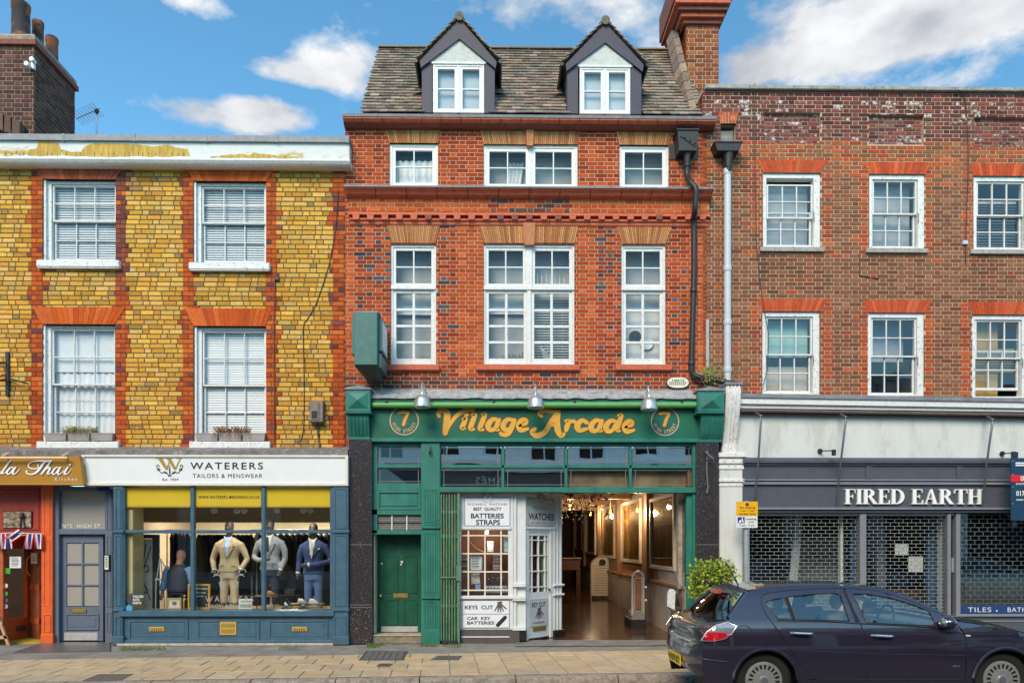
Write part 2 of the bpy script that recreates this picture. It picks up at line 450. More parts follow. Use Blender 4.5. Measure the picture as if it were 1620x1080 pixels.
# ================================================================== walls, bricks, arches, windows
def wall_mesh(x0,x1,z0,z1,holes,y0,y1):
 """a wall with real openings: front, back and reveals"""
 mb=MB()
 xs=sorted({x0,x1,*[h[0]for h in holes],*[h[1]for h in holes]});zs=sorted({z0,z1,*[h[2]for h in holes],*[h[3]for h in holes]})
 xs=[x for x in xs if x0<=x<=x1];zs=[z for z in zs if z0<=z<=z1]
 def solid(i,j):
  if i<0 or j<0 or i>=len(xs)-1 or j>=len(zs)-1:return False
  cx,cz=(xs[i]+xs[i+1])/2,(zs[j]+zs[j+1])/2
  return not any(h[0]<cx<h[1]and h[2]<cz<h[3]for h in holes)
 for i in range(len(xs)-1):
  for j in range(len(zs)-1):
   if not solid(i,j):continue
   a,b,c,d=xs[i],xs[i+1],zs[j],zs[j+1]
   mb.add([(a,y0,c),(b,y0,c),(b,y0,d),(a,y0,d)],[(0,1,2,3)])
   mb.add([(a,y1,c),(b,y1,c),(b,y1,d),(a,y1,d)],[(3,2,1,0)])
   for(di,dj,q)in((-1,0,[(a,y0,c),(a,y0,d),(a,y1,d),(a,y1,c)]),(1,0,[(b,y0,d),(b,y0,c),(b,y1,c),(b,y1,d)]),(0,-1,[(b,y0,c),(a,y0,c),(a,y1,c),(b,y1,c)]),(0,1,[(a,y0,d),(b,y0,d),(b,y1,d),(a,y1,d)])):
    if not solid(i+di,j+dj):mb.add(q,[(0,1,2,3)])
 return mb
def cut(r,h):
 x0,x1,z0,z1=r
 if h[1]<=x0 or h[0]>=x1 or h[3]<=z0 or h[2]>=z1:return[r]
 out=[]
 if h[0]>x0:out.append((x0,h[0],z0,z1))
 if h[1]<x1:out.append((h[1],x1,z0,z1))
 a,b=max(x0,h[0]),min(x1,h[1])
 if h[2]>z0:out.append((a,b,z0,h[2]))
 if h[3]<z1:out.append((a,b,h[3],z1))
 return out
def streaks(rects,seed):
 """rain streaks: bricks below sills are dirtied in uneven runs"""
 rn=random.Random(seed);runs=[]
 for x0,x1,z in rects:
  x=x0-.05
  while x<x1+.05:
   w=rn.uniform(.06,.2);runs.append((x,x+w,z-rn.uniform(.1,.9),z,rn.uniform(.72,1.0)));x+=w
 def f(x,z):
  for a,b,c,d,k in runs:
   if a<=x<b and c<z<d:return k
  return 1.0
 return f
def lay_bricks(x0,x1,z0,z1,ch,bl,joint,holes,colour,bond='flemish'):
 """bricks as (x0,x1,z0,z1,colour); colour(x,z,header,row) -> rgba"""
 res=[];n=int(round((z1-z0)/ch));ch=(z1-z0)/n
 hl=(bl+joint)/2-joint
 for r in range(n):
  z=z0+r*ch
  if bond=='flemish':seq=[bl,hl];off=(r%2)*(-(bl+hl+2*joint)/2)-random.uniform(0,.01)
  elif bond=='english':seq=[bl]if r%2 else[hl];off=-hl/2 if r%2==0 else 0
  elif bond=='mixed':seq=[bl,bl,hl]if random.random()<.5 else[bl,hl,bl,hl];off=-random.uniform(0,bl+hl)
  else:seq=[bl];off=-(r%2)*(bl+joint)/2
  x=x0+off;k=0
  while x<x1:
   l=seq[k%len(seq)];k+=1
   a,b=max(x,x0),min(x+l,x1)
   if b-a>.02:
    rs=[(a,b,z+joint/2,z+ch-joint/2)]
    for h in holes:
     rs=[q for p in rs for q in cut(p,h)]
    for q in rs:
     if q[1]-q[0]>.018 and q[3]-q[2]>.018:
      res.append((*q,colour((a+b)/2,z+ch/2,l<bl*.8,r)))
   x+=l+joint
 return res
def brick_part(bricks,y,m,parent,single=300,proud=.008,name='brick',bev=.004,axis='y'):
 """the largest 300 as objects of their own under parent, the rest as one part; axis x: bricks on a wall that runs along y (x0,x1 read as y)"""
 def one(mb,q,yy,col):
  a,b,c,d=q[:4]
  t=.0025
  p=[(a+bev,yy,c+bev),(b-bev,yy,c+bev),(b-bev,yy,d-bev),(a+bev,yy,d-bev)]
  w=[(a,yy+proud*.8,c),(b,yy+proud*.8,c),(b,yy+proud*.8,d),(a,yy+proud*.8,d)]
  k=[(a,yy+proud+.012,c),(b,yy+proud+.012,c),(b,yy+proud+.012,d),(a,yy+proud+.012,d)]
  vs=p+w+k
  if axis=='x+':vs=[(y_,x_,z_)for x_,y_,z_ in[(v[0],2*y-v[1],v[2])for v in vs]];
  elif axis=='x-':vs=[(y_,x_,z_)for x_,y_,z_ in vs]
  fs=[(0,1,2,3)]
  for i in range(4):
   j=(i+1)%4
   fs+=[(i+4,j+4,j,i),(i+8,j+8,j+4,i+4)]
  if axis=='x-':fs=[f[::-1]for f in fs]
  mb.add(vs,fs,col)
 order=sorted(range(len(bricks)),key=lambda i:-round((bricks[i][1]-bricks[i][0])*(bricks[i][3]-bricks[i][2]),5)+random.random()*1e-6)
 top=set(order[:single]);rest=MB();share={}
 for i,q in enumerate(bricks):
  jy=y-proud+random.uniform(-.0022,.0022)
  if i in top:
   key=(round(q[1]-q[0],4),round(q[3]-q[2],4))
   c=((q[0]+q[1])/2,y,q[2])
   if axis!='y':c=(y,c[0],c[2])
   if key not in share:
    mb=MB();one(mb,q,y-proud,(1,1,1,1))
    o=mb.build(name,m,parent,color=q[4]);share[key]=o.data
    oc=ORG[o.name];share[(key,'d')]=oc-Vector(c)
   else:
    o=put(name,share[key],Vector(c)+share[(key,'d')]+(Vector((0,random.uniform(-.002,.002),0))if axis=='y' else Vector((0,0,0))),parent,color=q[4])
  else:one(rest,q,jy,q[4])
 if rest.v:rest.build('brickwork',m,parent,k='stuff')
def arch(parent,pxt0,pxt1,pxb0,pxb1,py0,py1,n,colours,m,mortar,y=0.0,proud=.016,joint=.008,single=True,name='voussoir'):
 """flat arch of tapering bricks over an opening"""
 mid=(pxb0+pxb1)/2
 zt,zb=GZ(py0,y,mid),GZ(py1,y,mid)
 t0,t1,b0,b1=GX(pxt0,y),GX(pxt1,y),GX(pxb0,y),GX(pxb1,y)
 back=MB().prism([(b0,zb),(b1,zb),(t1,zt),(t0,zt)],y-proud+.007,y+.05).build('arch',mortar,parent)
 tot=MB()
 for i in range(n):
  f0,f1=i/n,(i+1)/n
  jb,jt=joint/(b1-b0)/2,joint/(t1-t0)/2
  q=[(b0+(b1-b0)*(f0+jb),zb+.003),(b0+(b1-b0)*(f1-jb),zb+.003),(t0+(t1-t0)*(f1-jt),zt-.003),(t0+(t1-t0)*(f0+jt),zt-.003)]
  c=(*jit(random.choice(colours),.12),1.0)
  if single:MB().prism(q,y-proud-random.uniform(0,.003),y+.03,(1,1,1,1)).build(name,m,back,color=c)
  else:tot.prism(q,y-proud,y+.03,c)
 if not single:tot.build('gauged_brick',m,back,k='stuff')
 return back
def frame4(mb,x0,x1,z0,z1,l,r,t,b,y0,y1):
 mb.cbox(x0,x0+l,y0,y1,z0,z1,.004);mb.cbox(x1-r,x1,y0,y1,z0,z1,.004)
 mb.cbox(x0+l,x1-r,y0+.001,y1,z1-t,z1,.004);mb.cbox(x0+l,x1-r,y0+.001,y1,z0,z0+b,.004)
def sash(parent,x0,x1,z0,z1,cols,rows,y,m,gm,st=.045,mu=.022,top=None,bot=None,dep=.045,name='sash',rowh=None,tilt=.35,gdep=None):
 """one sash: stiles, rails and glazing bars in one mesh, each pane by itself"""
 top=top or st;bot=bot or st
 mb=MB();frame4(mb,x0,x1,z0,z1,st,st,top,bot,y,y+dep)
 ix0,ix1,iz0,iz1=x0+st,x1-st,z0+bot,z1-top
 xs=[ix0+(ix1-ix0)*i/cols for i in range(cols+1)]
 if rowh:
  tt=sum(rowh);zs=[iz1]
  for h in rowh:zs.append(zs[-1]-(iz1-iz0)*h/tt)
  zs=zs[::-1];rows=len(rowh)
 else:zs=[iz0+(iz1-iz0)*j/rows for j in range(rows+1)]
 for x in xs[1:-1]:mb.cbox(x-mu/2,x+mu/2,y+.006,y+dep-.004,iz0,iz1,.005)
 for z in zs[1:-1]:mb.cbox(ix0,ix1,y+.008,y+dep-.006,z-mu/2,z+mu/2,.005)
 o=mb.build(name,m,parent)
 gy=y+dep*.6
 for i in range(cols):
  for j in range(rows):
   a,b,c,d=xs[i],xs[i+1],zs[j],zs[j+1]
   w,h=b-a,d-c
   p=MB().box(a+.001,b-.001,gy,gy+.004,c+.001,d-.001).build('pane',gm,parent)
   p.rotation_euler=(R(random.uniform(-tilt,tilt)),0,R(random.uniform(-tilt,tilt)))
 return o
def sill(parent,m,px0,py0,px1,py1,y0,y1=.05,b=.012):
 x0,x1,z0,z1=rect(px0,py0,px1,py1,y0)
 return MB().xprism([(y0,z0),(y1,z0),(y1,z1+.012),(y0,z1)][::-1],x0,x1).build('sill',m,parent)
def venetian(parent,x0,x1,z0,z1,y,pitch=.038,ang=35,m=None,name='blind'):
 mb=MB();z=z1-.01
 s,c=math.sin(R(ang))*pitch*.52,math.cos(R(ang))*pitch*.52
 while z>z0:
  mb.add([(x0,y-c,z-s),(x1,y-c,z-s),(x1,y+c,z+s),(x0,y+c,z+s),(x0,y-c,z-s-.002),(x1,y-c,z-s-.002),(x1,y+c,z+s-.002),(x0,y+c,z+s-.002)],[(0,1,2,3),(7,6,5,4),(0,4,5,1),(2,6,7,3)])
  z-=pitch
 for f in(.2,.8):
  mb.box(x0+(x1-x0)*f-.002,x0+(x1-x0)*f+.002,y-.003,y+.003,z0,z1)
 mb.box(x0,x1,y-.02,y+.02,z1-.02,z1+.02)
 o=mb.build(name,m or M_blind,parent);o['kind']='stuff'
 return o
def drape(parent,x0,x1,z0,z1,y,folds=7,amp=.02,m=None,name='curtain',taper=0.0):
 n=folds*6;vs=[];fs=[]
 for i in range(n+1):
  f=i/n
  for j,z in enumerate((z0,(z0+z1)/2,z1)):
   xx=x0+(x1-x0)*f*(1-taper*(1-j/2))
   vs.append((xx,y+amp*math.sin(f*folds*2*math.pi+j*.4),z))
 for i in range(n):
  for j in range(2):fs.append((i*3+j,(i+1)*3+j,(i+1)*3+j+1,i*3+j+1))
 mb=MB().add(vs,fs)
 return mb.build(name,m or M_curtain,parent,smooth='all')
# ================================================================== LEFT BUILDING (yellow stock brick)
def part_left():
 T=thing('brick_building','yellow stock brick building with red brick window surrounds and peeling white parapet fascia','building',(GX(270),0,0))
 wx0,wx1=GX(-110),GX(545.5)
 ztop,zbot=GZ(252,0,280),GZ(716,0,280)
 wins=[(68,284,183,412),(306,287,421,415),(67,513,182,700),(307,516,421,700)]
 holes=[rect(*w)for w in wins]
 fake=[rect(-175,284,-60,412),rect(-175,513,-60,700)]
 W=wall_mesh(wx0,wx1,zbot-.12,ztop+.35,holes,0.0,.24).build('wall',M_mortar_dark,T)
 yel=[(.63,.325,.045),(.68,.37,.06),(.58,.285,.04),(.66,.40,.11),(.55,.28,.05),(.65,.38,.09),(.70,.40,.075)]
 red=[(.52,.095,.018),(.46,.08,.018),(.58,.13,.025),(.40,.07,.02)]
 plum=[(.20,.055,.045),(.26,.07,.045),(.15,.05,.045)]
 zones=[(GX(50),GX(68)),(GX(183),GX(199)),(GX(290),GX(306)),(GX(421),GX(437)),(GX(527),GX(546)),(GX(-60),GX(-42))]
 z488,z256,z290,z460=GZ(488,0,280),GZ(256,0,280),GZ(300,0,280),GZ(460,0,280)
 def colr(x,z,hd,row):
  t=.05 if(row//1)%2 else-.03
  for i,(a,b)in enumerate(zones):
   if a-.002<x<b+.002:
    if(i==1 and z>z460)and random.random()<.8:return(*jit(random.choice(plum),.25),1)
    if i==2 and z>z290:return(*jit(random.choice(plum+red),.2),1)
    if random.random()<.12:return(*jit(random.choice(plum),.2),1)
    return(*jit(random.choice(red),.18),1)
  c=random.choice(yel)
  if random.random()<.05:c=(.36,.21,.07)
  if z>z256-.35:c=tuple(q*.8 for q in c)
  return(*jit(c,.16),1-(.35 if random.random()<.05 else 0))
 zz0,zz1=zbot-.1,ztop+.02
 cuts=[(a,b,zz0,zz1)for a,b in zones]
 sk1=streaks([(h[0]-.1,h[1]+.1,h[2]-.1)for h in holes]+[(wx0,wx1,ztop)],1)
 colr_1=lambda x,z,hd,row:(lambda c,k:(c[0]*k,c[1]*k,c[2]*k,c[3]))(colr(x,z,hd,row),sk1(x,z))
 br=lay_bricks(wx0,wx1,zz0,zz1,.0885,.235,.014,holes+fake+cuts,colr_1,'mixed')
 for a,b in zones:br+=lay_bricks(a,b,zz0,zz1,.0885,.20,.012,[],colr,'half')
 brick_part(br,0.0,M_brickL,W,bev=.006)
 ac=[(.56,.10,.018),(.62,.13,.03),(.50,.08,.018)]
 ap=[(.34,.08,.05),(.42,.09,.04),(.50,.12,.07)]
 M_mo=mat('orange_mortar',(.55,.25,.14),.9,.2,20)
 for(a,b,c,d,e,f,cc)in((50,199,68,183,259,284,ap),(291,437,306,421,261,287,ac),(52,199,67,182,486,513,ac),(293,431,307,421,488,516,ac)):
  arch(T,a,b,c,d,e,f,16,cc,M_brickL,M_mo)
 for k,w in enumerate(wins):
  x0,x1,z0,z1=holes[k]
  mb=MB();y=.075
  frame4(mb,x0,x1,z0,z1,.115,.035,.05,.03,y,y+.14)
  mb.box(x0-.0,x0+.04,.02,y,z0,z1)
  F=mb.build('window',M_whitepeel if k!=3 else M_white,T)
  ix0,ix1,iz0,iz1=x0+.12,x1-.04,z0+.035,z1-.055
  m=(iz0+iz1)/2+(.04 if k<2 else .02)
  mt=M_white
  sash(F,ix0,ix1,m-.02,iz1,3,2,y+.03,mt,M_glass,.03,.02)
  sash(F,ix0+.01,ix1-.005,iz0,m+.02,3,2,y+.075,mt,M_glass,.032,.02,bot=.055)
  if k<2:venetian(F,ix0,ix1,iz0,iz1,y+.13,.045,62,mat('grey_blind',(.74,.76,.78),.6,.05))
  elif k==2:
   drape(F,ix0,ix1,iz0,iz1,y+.16,9,.012,mat('pale_net',(.80,.82,.84),.9,.05,3))
   MB().box(ix0,ix1,y+.13,y+.135,m+.25,iz1).build('roller_blind',mat('sheer_blind',(.76,.79,.81),.9,.05),F)
   MB().box(ix0+.03,ix1-.03,y+.126,y+.13,m-.28,m-.27).build('blind_rail',M_white,F)
  else:venetian(F,ix0,ix1,iz0,iz1,y+.13,.045,70,mat('bright_blind',(.88,.89,.90),.5,.03))
 for(a,b,c,d,e)in((57,411,188,422,0),(298,415,426,426,1),(57,698,187,709,2),(299,698,427,709,3)):
  mb=MB();x0,x1,z0,z1=rect(a,b,c,d,-.10)
  mb.cbox(x0,x1,-.10,.09,z0,z1,.012);mb.box(x0+.02,x1-.02,-.085,.0,z0-.015,z0)
  mb.build('sill',M_whitepeel,T)
 x0,x1=GX(-110),GX(552,-.25)
 zc=GZ(233,-.25,280)
 M_fas=mat('peeling_fascia_paint',(.64,.65,.64),.6,.06,9,.25,wear=1,wearcol=(.50,.34,.10),wearscale=1.6,wearlo=.545,stretch=(1,1,2.0))
 z0,z1=GZ(251,-.22,280),GZ(222,-.22,280)
 MB().cbox(x0,x1,-.20,.2,z0,z1,.01).build('fascia',M_fas,T)
 M_bw=mat('bare_wood',(.52,.33,.07),.85,.35,14,.5,stretch=(1,1,.15),wear=.7,wearcol=(.22,.12,.03),wearscale=9,wearlo=.58)
 for top,bot in(([(0,238),(38,240),(48,236),(58,236),(61,224),(84,225),(93,228),(97,238)],[(97,246),(60,247),(30,244),(0,243)]),([(96,236),(112,240),(128,241),(135,231),(150,227),(185,228),(222,229),(240,232),(262,230),(297,236)],[(301,247),(240,248),(210,247),(180,248),(140,248),(100,246)]),([(333,248),(350,246),(380,244),(396,245),(402,241),(412,244),(440,246),(470,248)],[(470,250),(333,250)])):
  def rag(L):
   o=[]
   for(a,b),(c,d)in zip(L,L[1:]):
    k=max(1,int(abs(c-a)/5));o+=[(a+(c-a)*t/k,b+(d-b)*t/k+random.uniform(-.8,.8))for t in range(k)]
   return o+[L[-1]]
  pts=[P(a,b,-.2)for a,b in rag(top)+rag(bot)]
  B=MB().prism([(q.x,q.z)for q in pts],-.204,-.19).build('bare_timber',M_bw,T)
  a=top[0][0]+9
  while top[0][0]<300 and a<top[-1][0]-5:
   h=241+random.uniform(-1,2);q0,q1=P(a,h,-.2),P(a+random.uniform(-.6,.6),246.5,-.2)
   MB().tube([(q0.x,-.205,q0.z),(q1.x,-.205,q1.z)],.004,4).build('split',M_iron,B);a+=random.uniform(6,16)
 gz0,gz1=GZ(258,-.27,280),GZ(250,-.27,280)
 MB().xprism([(-.20,gz0),(.0,gz0),(.0,gz1),(-.27,gz1),(-.27,gz1-.03),(-.235,gz0+.02)][::-1],x0,x1+.02).build('gutter_moulding',M_white,T)
 lz0,lz1=GZ(222,-.27,280),GZ(212,-.27,280)
 n=6
 for i in range(n):
  a,b=x0+(x1-x0)*i/n,x0+(x1-x0)*(i+1)/n
  mb=MB();mb.xprism([(-.25,lz0),(.4,lz0),(.4,lz1+.05),(-.24,lz1)][::-1],a,b-.012);mb.xprism([(-.258,lz0-.012),(.3,lz0),(.3,lz1+.055),(-.25,lz1+.008)][::-1],b-.03,b)
  mb.build('lead_capping',M_lead,T)
 z0,z1=GZ(722,-.3,280),GZ(711,-.3,280)
 MB().xprism([(-.30,z0),(.02,z0),(.02,z1+.10),(-.12,z1+.05),(-.30,z1-.02)][::-1],GX(-110),GX(550,-.3)).build('flashing',mat('grimy_lead',(.17,.155,.15),.75,.4,9,.6,wear=.8,wearcol=(.40,.38,.36),wearscale=7,wearlo=.57),T)
 rm=MB()
 X0,X1=GX(-100),GX(540)
 zb,zt,zm=GZ(716,0,280),GZ(256,0,280),GZ(450,0,280)
 rm.box(X0,X1,3.0,3.1,zb,zt);rm.box(X0,X1,.25,3.0,zb-.1,zb);rm.box(X0,X1,.25,3.0,zm,zm+.2);rm.box(X0,X1,.25,3.0,zt,zt+.1)
 rm.box(X0,X0+.1,.25,3,zb,zt);rm.box(X1-.1,X1,.25,3,zb,zt);rm.box(GX(245)-.05,GX(245)+.05,.25,3,zb,zt)
 rm.build('interior',M_room,T)
 MB().box(X0,X1,.2,6,GZ(222,0,280),GZ(221,0,280)+.01).build('roof_deck',M_lead,T)
part_left()
# ================================================================== MIDDLE BUILDING (red brick arcade building)
def part_mid():
 T=thing('brick_building','red brick building with tiled roof, two dormers and terracotta cornices above the arcade','building',(GX(840),0,0))
 wx0,wx1=GX(546),GX(1118)
 wins2=[(616,227,693,295),(765,229,914,297),(980,230,1058,298)]
 wins1=[(618,386,690,576),(765,386,909,576),(983,387,1053,576)]
 holes=[rect(*w)for w in wins2+wins1]
 z_eave,z_bot=GZ(186),GZ(640)
 W=wall_mesh(wx0,wx1,z_bot,z_eave,holes,0.0,.25).build('wall',M_mortar_pale,T)
 red=[(.38,.056,.016),(.33,.046,.016),(.43,.072,.018),(.27,.040,.016),(.45,.085,.024)]
 orange=[(.50,.092,.020),(.45,.076,.018),(.55,.12,.03)]
 blue=[(.075,.065,.075),(.10,.085,.09),(.06,.05,.06)]
 soot=[(.16,.06,.045),(.11,.055,.045),(.22,.07,.045)]
 z355,z600,z300=GZ(356),GZ(598),GZ(300)
 pil=[(GX(546),GX(562)),(GX(728),GX(764)),(GX(910),GX(944)),(GX(1090),GX(1125))]
 def colr(x,z,hd,row):
  if z<z600:return(*jit(random.choice(soot+red[:1]),.25),1)
  if z<z355:
   if hd and random.random()<.30 and not any(a<x<b for a,b in pil):return(*jit(random.choice(blue),.25),1)
   if any(a<x<b for a,b in pil):return(*jit(random.choice(orange+red[2:3]),.15),1)
   if random.random()<.05:return(*jit(random.choice(blue),.25),1)
   return(*jit(random.choice(red),.2),1)
  if z>z_eave-.16:return(*jit(random.choice(soot),.2),1)
  return(*jit(random.choice(red+red[:1]),.16),1)
 sk2=streaks([(h[0]-.1,h[1]+.1,h[2]-.1)for h in holes[3:]]+[(wx0,wx1,z_eave-.1),(wx0,wx1,GZ(356))],2)
 colr_2=lambda x,z,hd,row:(lambda c,k:(c[0]*k,c[1]*k,c[2]*k,c[3]))(colr(x,z,hd,row),sk2(x,z))
 br=lay_bricks(wx0,wx1,z_bot,z_eave-.14,.0755,.222,.0105,holes,colr_2,'flemish')
 brick_part(br,0.0,M_brickM,W,bev=.003,proud=.006)
 tan=[(.52,.235,.09),(.46,.20,.08),(.58,.28,.12),(.38,.15,.06)]
 M_gm=mat('dark_gauge_mortar',(.16,.07,.04),.9,.2,30)
 for(a,b,c,d,e,f,n)in((609,698,616,693,204,227,28),(759,832,765,832,205,229,22),(845,918,845,914,205,229,22),(974,1065,980,1058,206,230,28),(611,696,619,689,357,385,28),(757,829,765,829,357,385,22),(846,915,846,909,357,385,22),(975,1063,984,1052,358,386,28)):
  arch(T,a,b,c,d,e,f,n,tan,M_brickM,M_gm,single=False,proud=.014,joint=.009)
 for(a,b,c,d)in((832,203,845,230),(828,352,847,387)):
  x0,x1,z0,z1=rect(a,b,c,d,-.06)
  MB().prism([(x0+.02,z0),(x1-.02,z0),(x1,z1),(x0,z1)],-.06,.03).build('keystone',mat('rubbed_keystone',(.50,.20,.09),.8,.3,20,.4,stretch=(3,3,.4)),T)
 for k,w in enumerate(wins2):
  x0,x1,z0,z1=holes[k];y=.03
  mb=MB();frame4(mb,x0,x1,z0,z1,.05,.05,.05,.03,y,y+.12)
  if k==1:mb.cbox((x0+x1)/2-.03,(x0+x1)/2+.03,y,y+.12,z0,z1,.004)
  F=mb.build('window',M_white,T)
  bays=[(x0+.05,x1-.05)]if k!=1 else[(x0+.05,(x0+x1)/2-.03),((x0+x1)/2+.03,x1-.05)]
  for a,b in bays:sash(F,a,b,z0+.03,z1-.05,2,2,y+.015,M_whiteclean,M_glass,.06,.022,name='casement')
  MB().box(x0+.03,x1-.03,.42,.425,z0+.03,z1-.03).build('net_backing',mat('sky_grey_backing',(.42,.44,.44),.9,.12,2),F)  # added sheet, pale sky reflection of the panes put into its colour
  if k==0:
   drape(F,x0+.1,x1-.1,z0,z1-.22,.22,6,.02);
  if k==1:
   drape(F,x0+.45,x0+.78,z0,z1-.18,.34,4,.03,taper=.25)
   mb=MB()
   for i in range(9):
    s=Vector(((x0+x1)/2+.62,.36,z0));e=s+Vector((random.uniform(-.25,.25),random.uniform(-.05,.05),random.uniform(.1,.3)))
    mb.tube([s,(s+e)/2+Vector((0,0,.08)),e],[.006,.012,.003],5)
   mb.build('pot_plant',mat('pale_leaf',(.45,.48,.30),.6,.2),F,k='stuff')
 for k,w in enumerate(wins1):
  x0,x1,z0,z1=holes[k+3];y=.035
  zt=GZ(455)
  mb=MB();frame4(mb,x0,x1,z0,z1,.04,.04,.05,.04,y,y+.14)
  mb.cbox(x0,x1,y-.03,y+.12,zt-.035,zt+.035,.006)
  xm=(x0+x1)/2
  if k==1:
   mb.cbox(xm-.06,xm+.06,y-.01,y+.13,zt+.035,z1,.006);mb.cbox(xm-.04,xm+.04,y-.01,y+.13,z0,zt-.035,.006)
  F=mb.build('window',M_white,T)
  for(a,b)in([(x0+.04,x1-.04)]if k!=1 else[(x0+.04,xm-.06),(xm+.06,x1-.04)]):
   sash(F,a,b,zt+.035,z1-.05,2,2,y+.02,M_white,M_glass,.055,.028,bot=.06,name='top_light')
  for(a,b)in([(x0+.04,x1-.04)]if k!=1 else[(x0+.04,xm-.04),(xm+.04,x1-.04)]):
   sash(F,a,b,z0+.04,zt-.035,2,4,y+.02,M_white,M_glass,.06,.05,bot=.08,name='casement')
  MB().box(x0+.03,x1-.03,.40,.405,z0+.03,z1-.03).build('net_backing',mat('sky_grey_backing',(.42,.44,.44),.9,.12,2),F)  # sheet added to lighten the panes, its grey stands for reflected sky
  teal=mat('pale_teal_blind',(.70,.76,.75),.7,.06)
  if k==0:MB().box(x0+.05,x1-.05,.32,.325,zt-.42,zt-.06).build('roller_blind',teal,F)
  if k==1:
   MB().box(x0+.05,xm-.05,.32,.325,zt-.40,zt-.06).build('roller_blind',teal,F)
   venetian(F,xm+.05,x1-.05,z0+.05,zt-.05,.32,.05,35,mat('teal_slats',(.70,.75,.75),.6,.05))
   mb=MB();xx=xm-.50
   for i in range(7):
    h=random.uniform(.16,.27);mb.box(xx,xx+.035,.30,.42,z0+.06,z0+.06+h);xx+=.045+random.uniform(0,.03)
   mb.build('papers',mat('shelf_papers',(.32,.29,.27),.8,.5,18),F,k='stuff')
   mb=MB();mb.prism([(xm+.32,z0+.06),(xm+.62,z0+.06),(xm+.22,z0+.42)],.27,.30);mb.prism([(xm+.42,z1-.75),(xm+.50,z1-.75),(xm+.44,z1-.55)],.2,.22)
   mb.build('folded_banner',mat('banner_cloth',(.5,.52,.52),.9,.2),F,k='stuff')
   mb=MB()
   for q in range(7):mb.box(xm+.16+q*.085,xm+.17+q*.085,.16,.17,zt+.06,zt+random.uniform(.25,.36))
   mb.build('cable_trim',M_white,F,k='stuff')
  if k==2:
   MB().box(x0+.05,x1-.05,.32,.325,z0+.05,zt-.06).build('roller_blind',mat('grey_blind2',(.66,.70,.70),.7,.05),F)
   MB().lathe([(.11,0),(.12,.012)],(xm-.1,.28,z0+.60),'y',16).build('dark_disc',M_iron,F)
   MB().lathe([(.13,0),(.14,.012)],(xm+.12,.27,z0+.48),'y',16).build('white_disc',M_whiteclean,F)
  if k==0:
   mb=MB()
   for i in range(10):
    s=Vector((x1-.28,.3,z0+.07));e=s+Vector((random.uniform(-.1,.1),0,random.uniform(.08,.2)));mb.tube([s,e],[.008,.002],4)
   mb.build('pot_plant',mat('pale_leaf2',(.2,.3,.2),.6,.2),F,k='stuff')
 for(a,b,c,d)in((604,576,695,586),(754,576,917,586),(974,576,1063,586)):
  x0,x1,z0,z1=rect(a,b,c,d,-.08);n=max(3,int((c-a)/28))
  S=MB().xprism([(-.08,z0+.02),(-.05,z0),(.05,z0),(.05,z1+.02),(-.08,z1-.004)][::-1],x0,x1).build('sill',M_terra,T)
 ex0,ex1=GX(543,-.18),GX(1132,-.18)
 def mould(name,py0,py1,prof,m,n,y=-.1,a=ex0,b=ex1,parent=T):
  zb_,zt_=GZ(py1,y),GZ(py0,y)
  for i in range(n):
   s,e=a+(b-a)*i/n,a+(b-a)*(i+1)/n
   MB().xprism([(yy,zb_+(zt_-zb_)*t)for yy,t in prof][::-1],s+(.002 if n==1 else .006),e-(.002 if n==1 else .006)).build(name,m,parent)
 mould('lead_gutter',180,186,[(-.26,0),(.1,0),(.1,1.2),(-.20,1.2),(-.27,.7)],M_lead,1,-.26)
 mould('cornice_block',186,192.5,[(-.20,0),(.0,0),(.0,1),(-.24,1),(-.25,.5)],M_terra,19,-.24)
 mould('cornice_moulding',192.5,199,[(-.08,0),(.0,0),(.0,1),(-.19,1),(-.17,.4)],M_sooty,1,-.18)
 bx('frieze',M_sooty,T,GX(548),GX(1118),-.045,.0,GZ(204),GZ(199)+.01)
 s0,s1=GX(545,-.2),GX(1128,-.2)
 mould('lead_flashing',294.5,297,[(-.27,0),(.03,0),(.03,1.6),(-.27,1)],M_lead,1,-.26,s0,s1)
 mould('string_course',297,308,[(-.08,0),(.0,0),(.0,1),(-.25,1),(-.25,.72),(-.19,.5),(-.16,.2)],M_terra,12,-.22,s0,s1)
 bz0,bz1=GZ(336,-.05),GZ(308,-.05)
 B=MB().box(s0+.05,s1-.03,-.05,.0,bz0,bz1).build('brick_band',M_mortar_pale,T)
 def bandc(x,z,hd,row):
  u=(x-s0)/(s1-s0)
  if .40<u<.62 and random.random()<.75:return(*jit(random.choice(soot+red[:2]),.25),1-(.25 if random.random()<.2 else 0))
  return(*jit(random.choice(orange),.16),1)
 brick_part(lay_bricks(s0+.05,s1-.03,bz0,bz1,.0755,.222,.009,[],bandc),-.05,M_brickM,B,single=70,bev=.003,proud=.006)
 mould('corbel_course',336,340,[(-.09,0),(.0,0),(.0,1),(-.08,1)],M_terra,1,-.1,s0+.04,s1-.02)
 n=25
 for i in range(n):
  px=563+i*(1112-563)/(n-1)
  x0,x1,z0,z1=rect(px-5.5,339.5,px+5.5,347,-.10)
  c=jit((.46,.10,.045),.3)
  MB().prism([(x0+.012,z0),(x1-.012,z0),(x1,z1),(x0,z1)],-.10,.0).build('dentil',M_terra if random.random()<.75 else M_sooty,T)
 mould('lower_moulding',347,356,[(-.02,0),(.0,0),(.0,1),(-.07,1),(-.07,.75),(-.035,.5),(-.035,.2)],M_terra,9,-.05,s0+.06,s1-.04)
 rm=MB();X0,X1=GX(550),GX(1115);zb,zm,zt=GZ(640),GZ(345),GZ(190)
 rm.box(X0,X1,2.6,2.7,zb,zt);rm.box(X0,X1,.3,2.6,zb,zb+.1);rm.box(X0,X1,.3,2.6,zm-.1,zm+.1);rm.box(X0,X1,.3,2.6,zt-.1,zt)
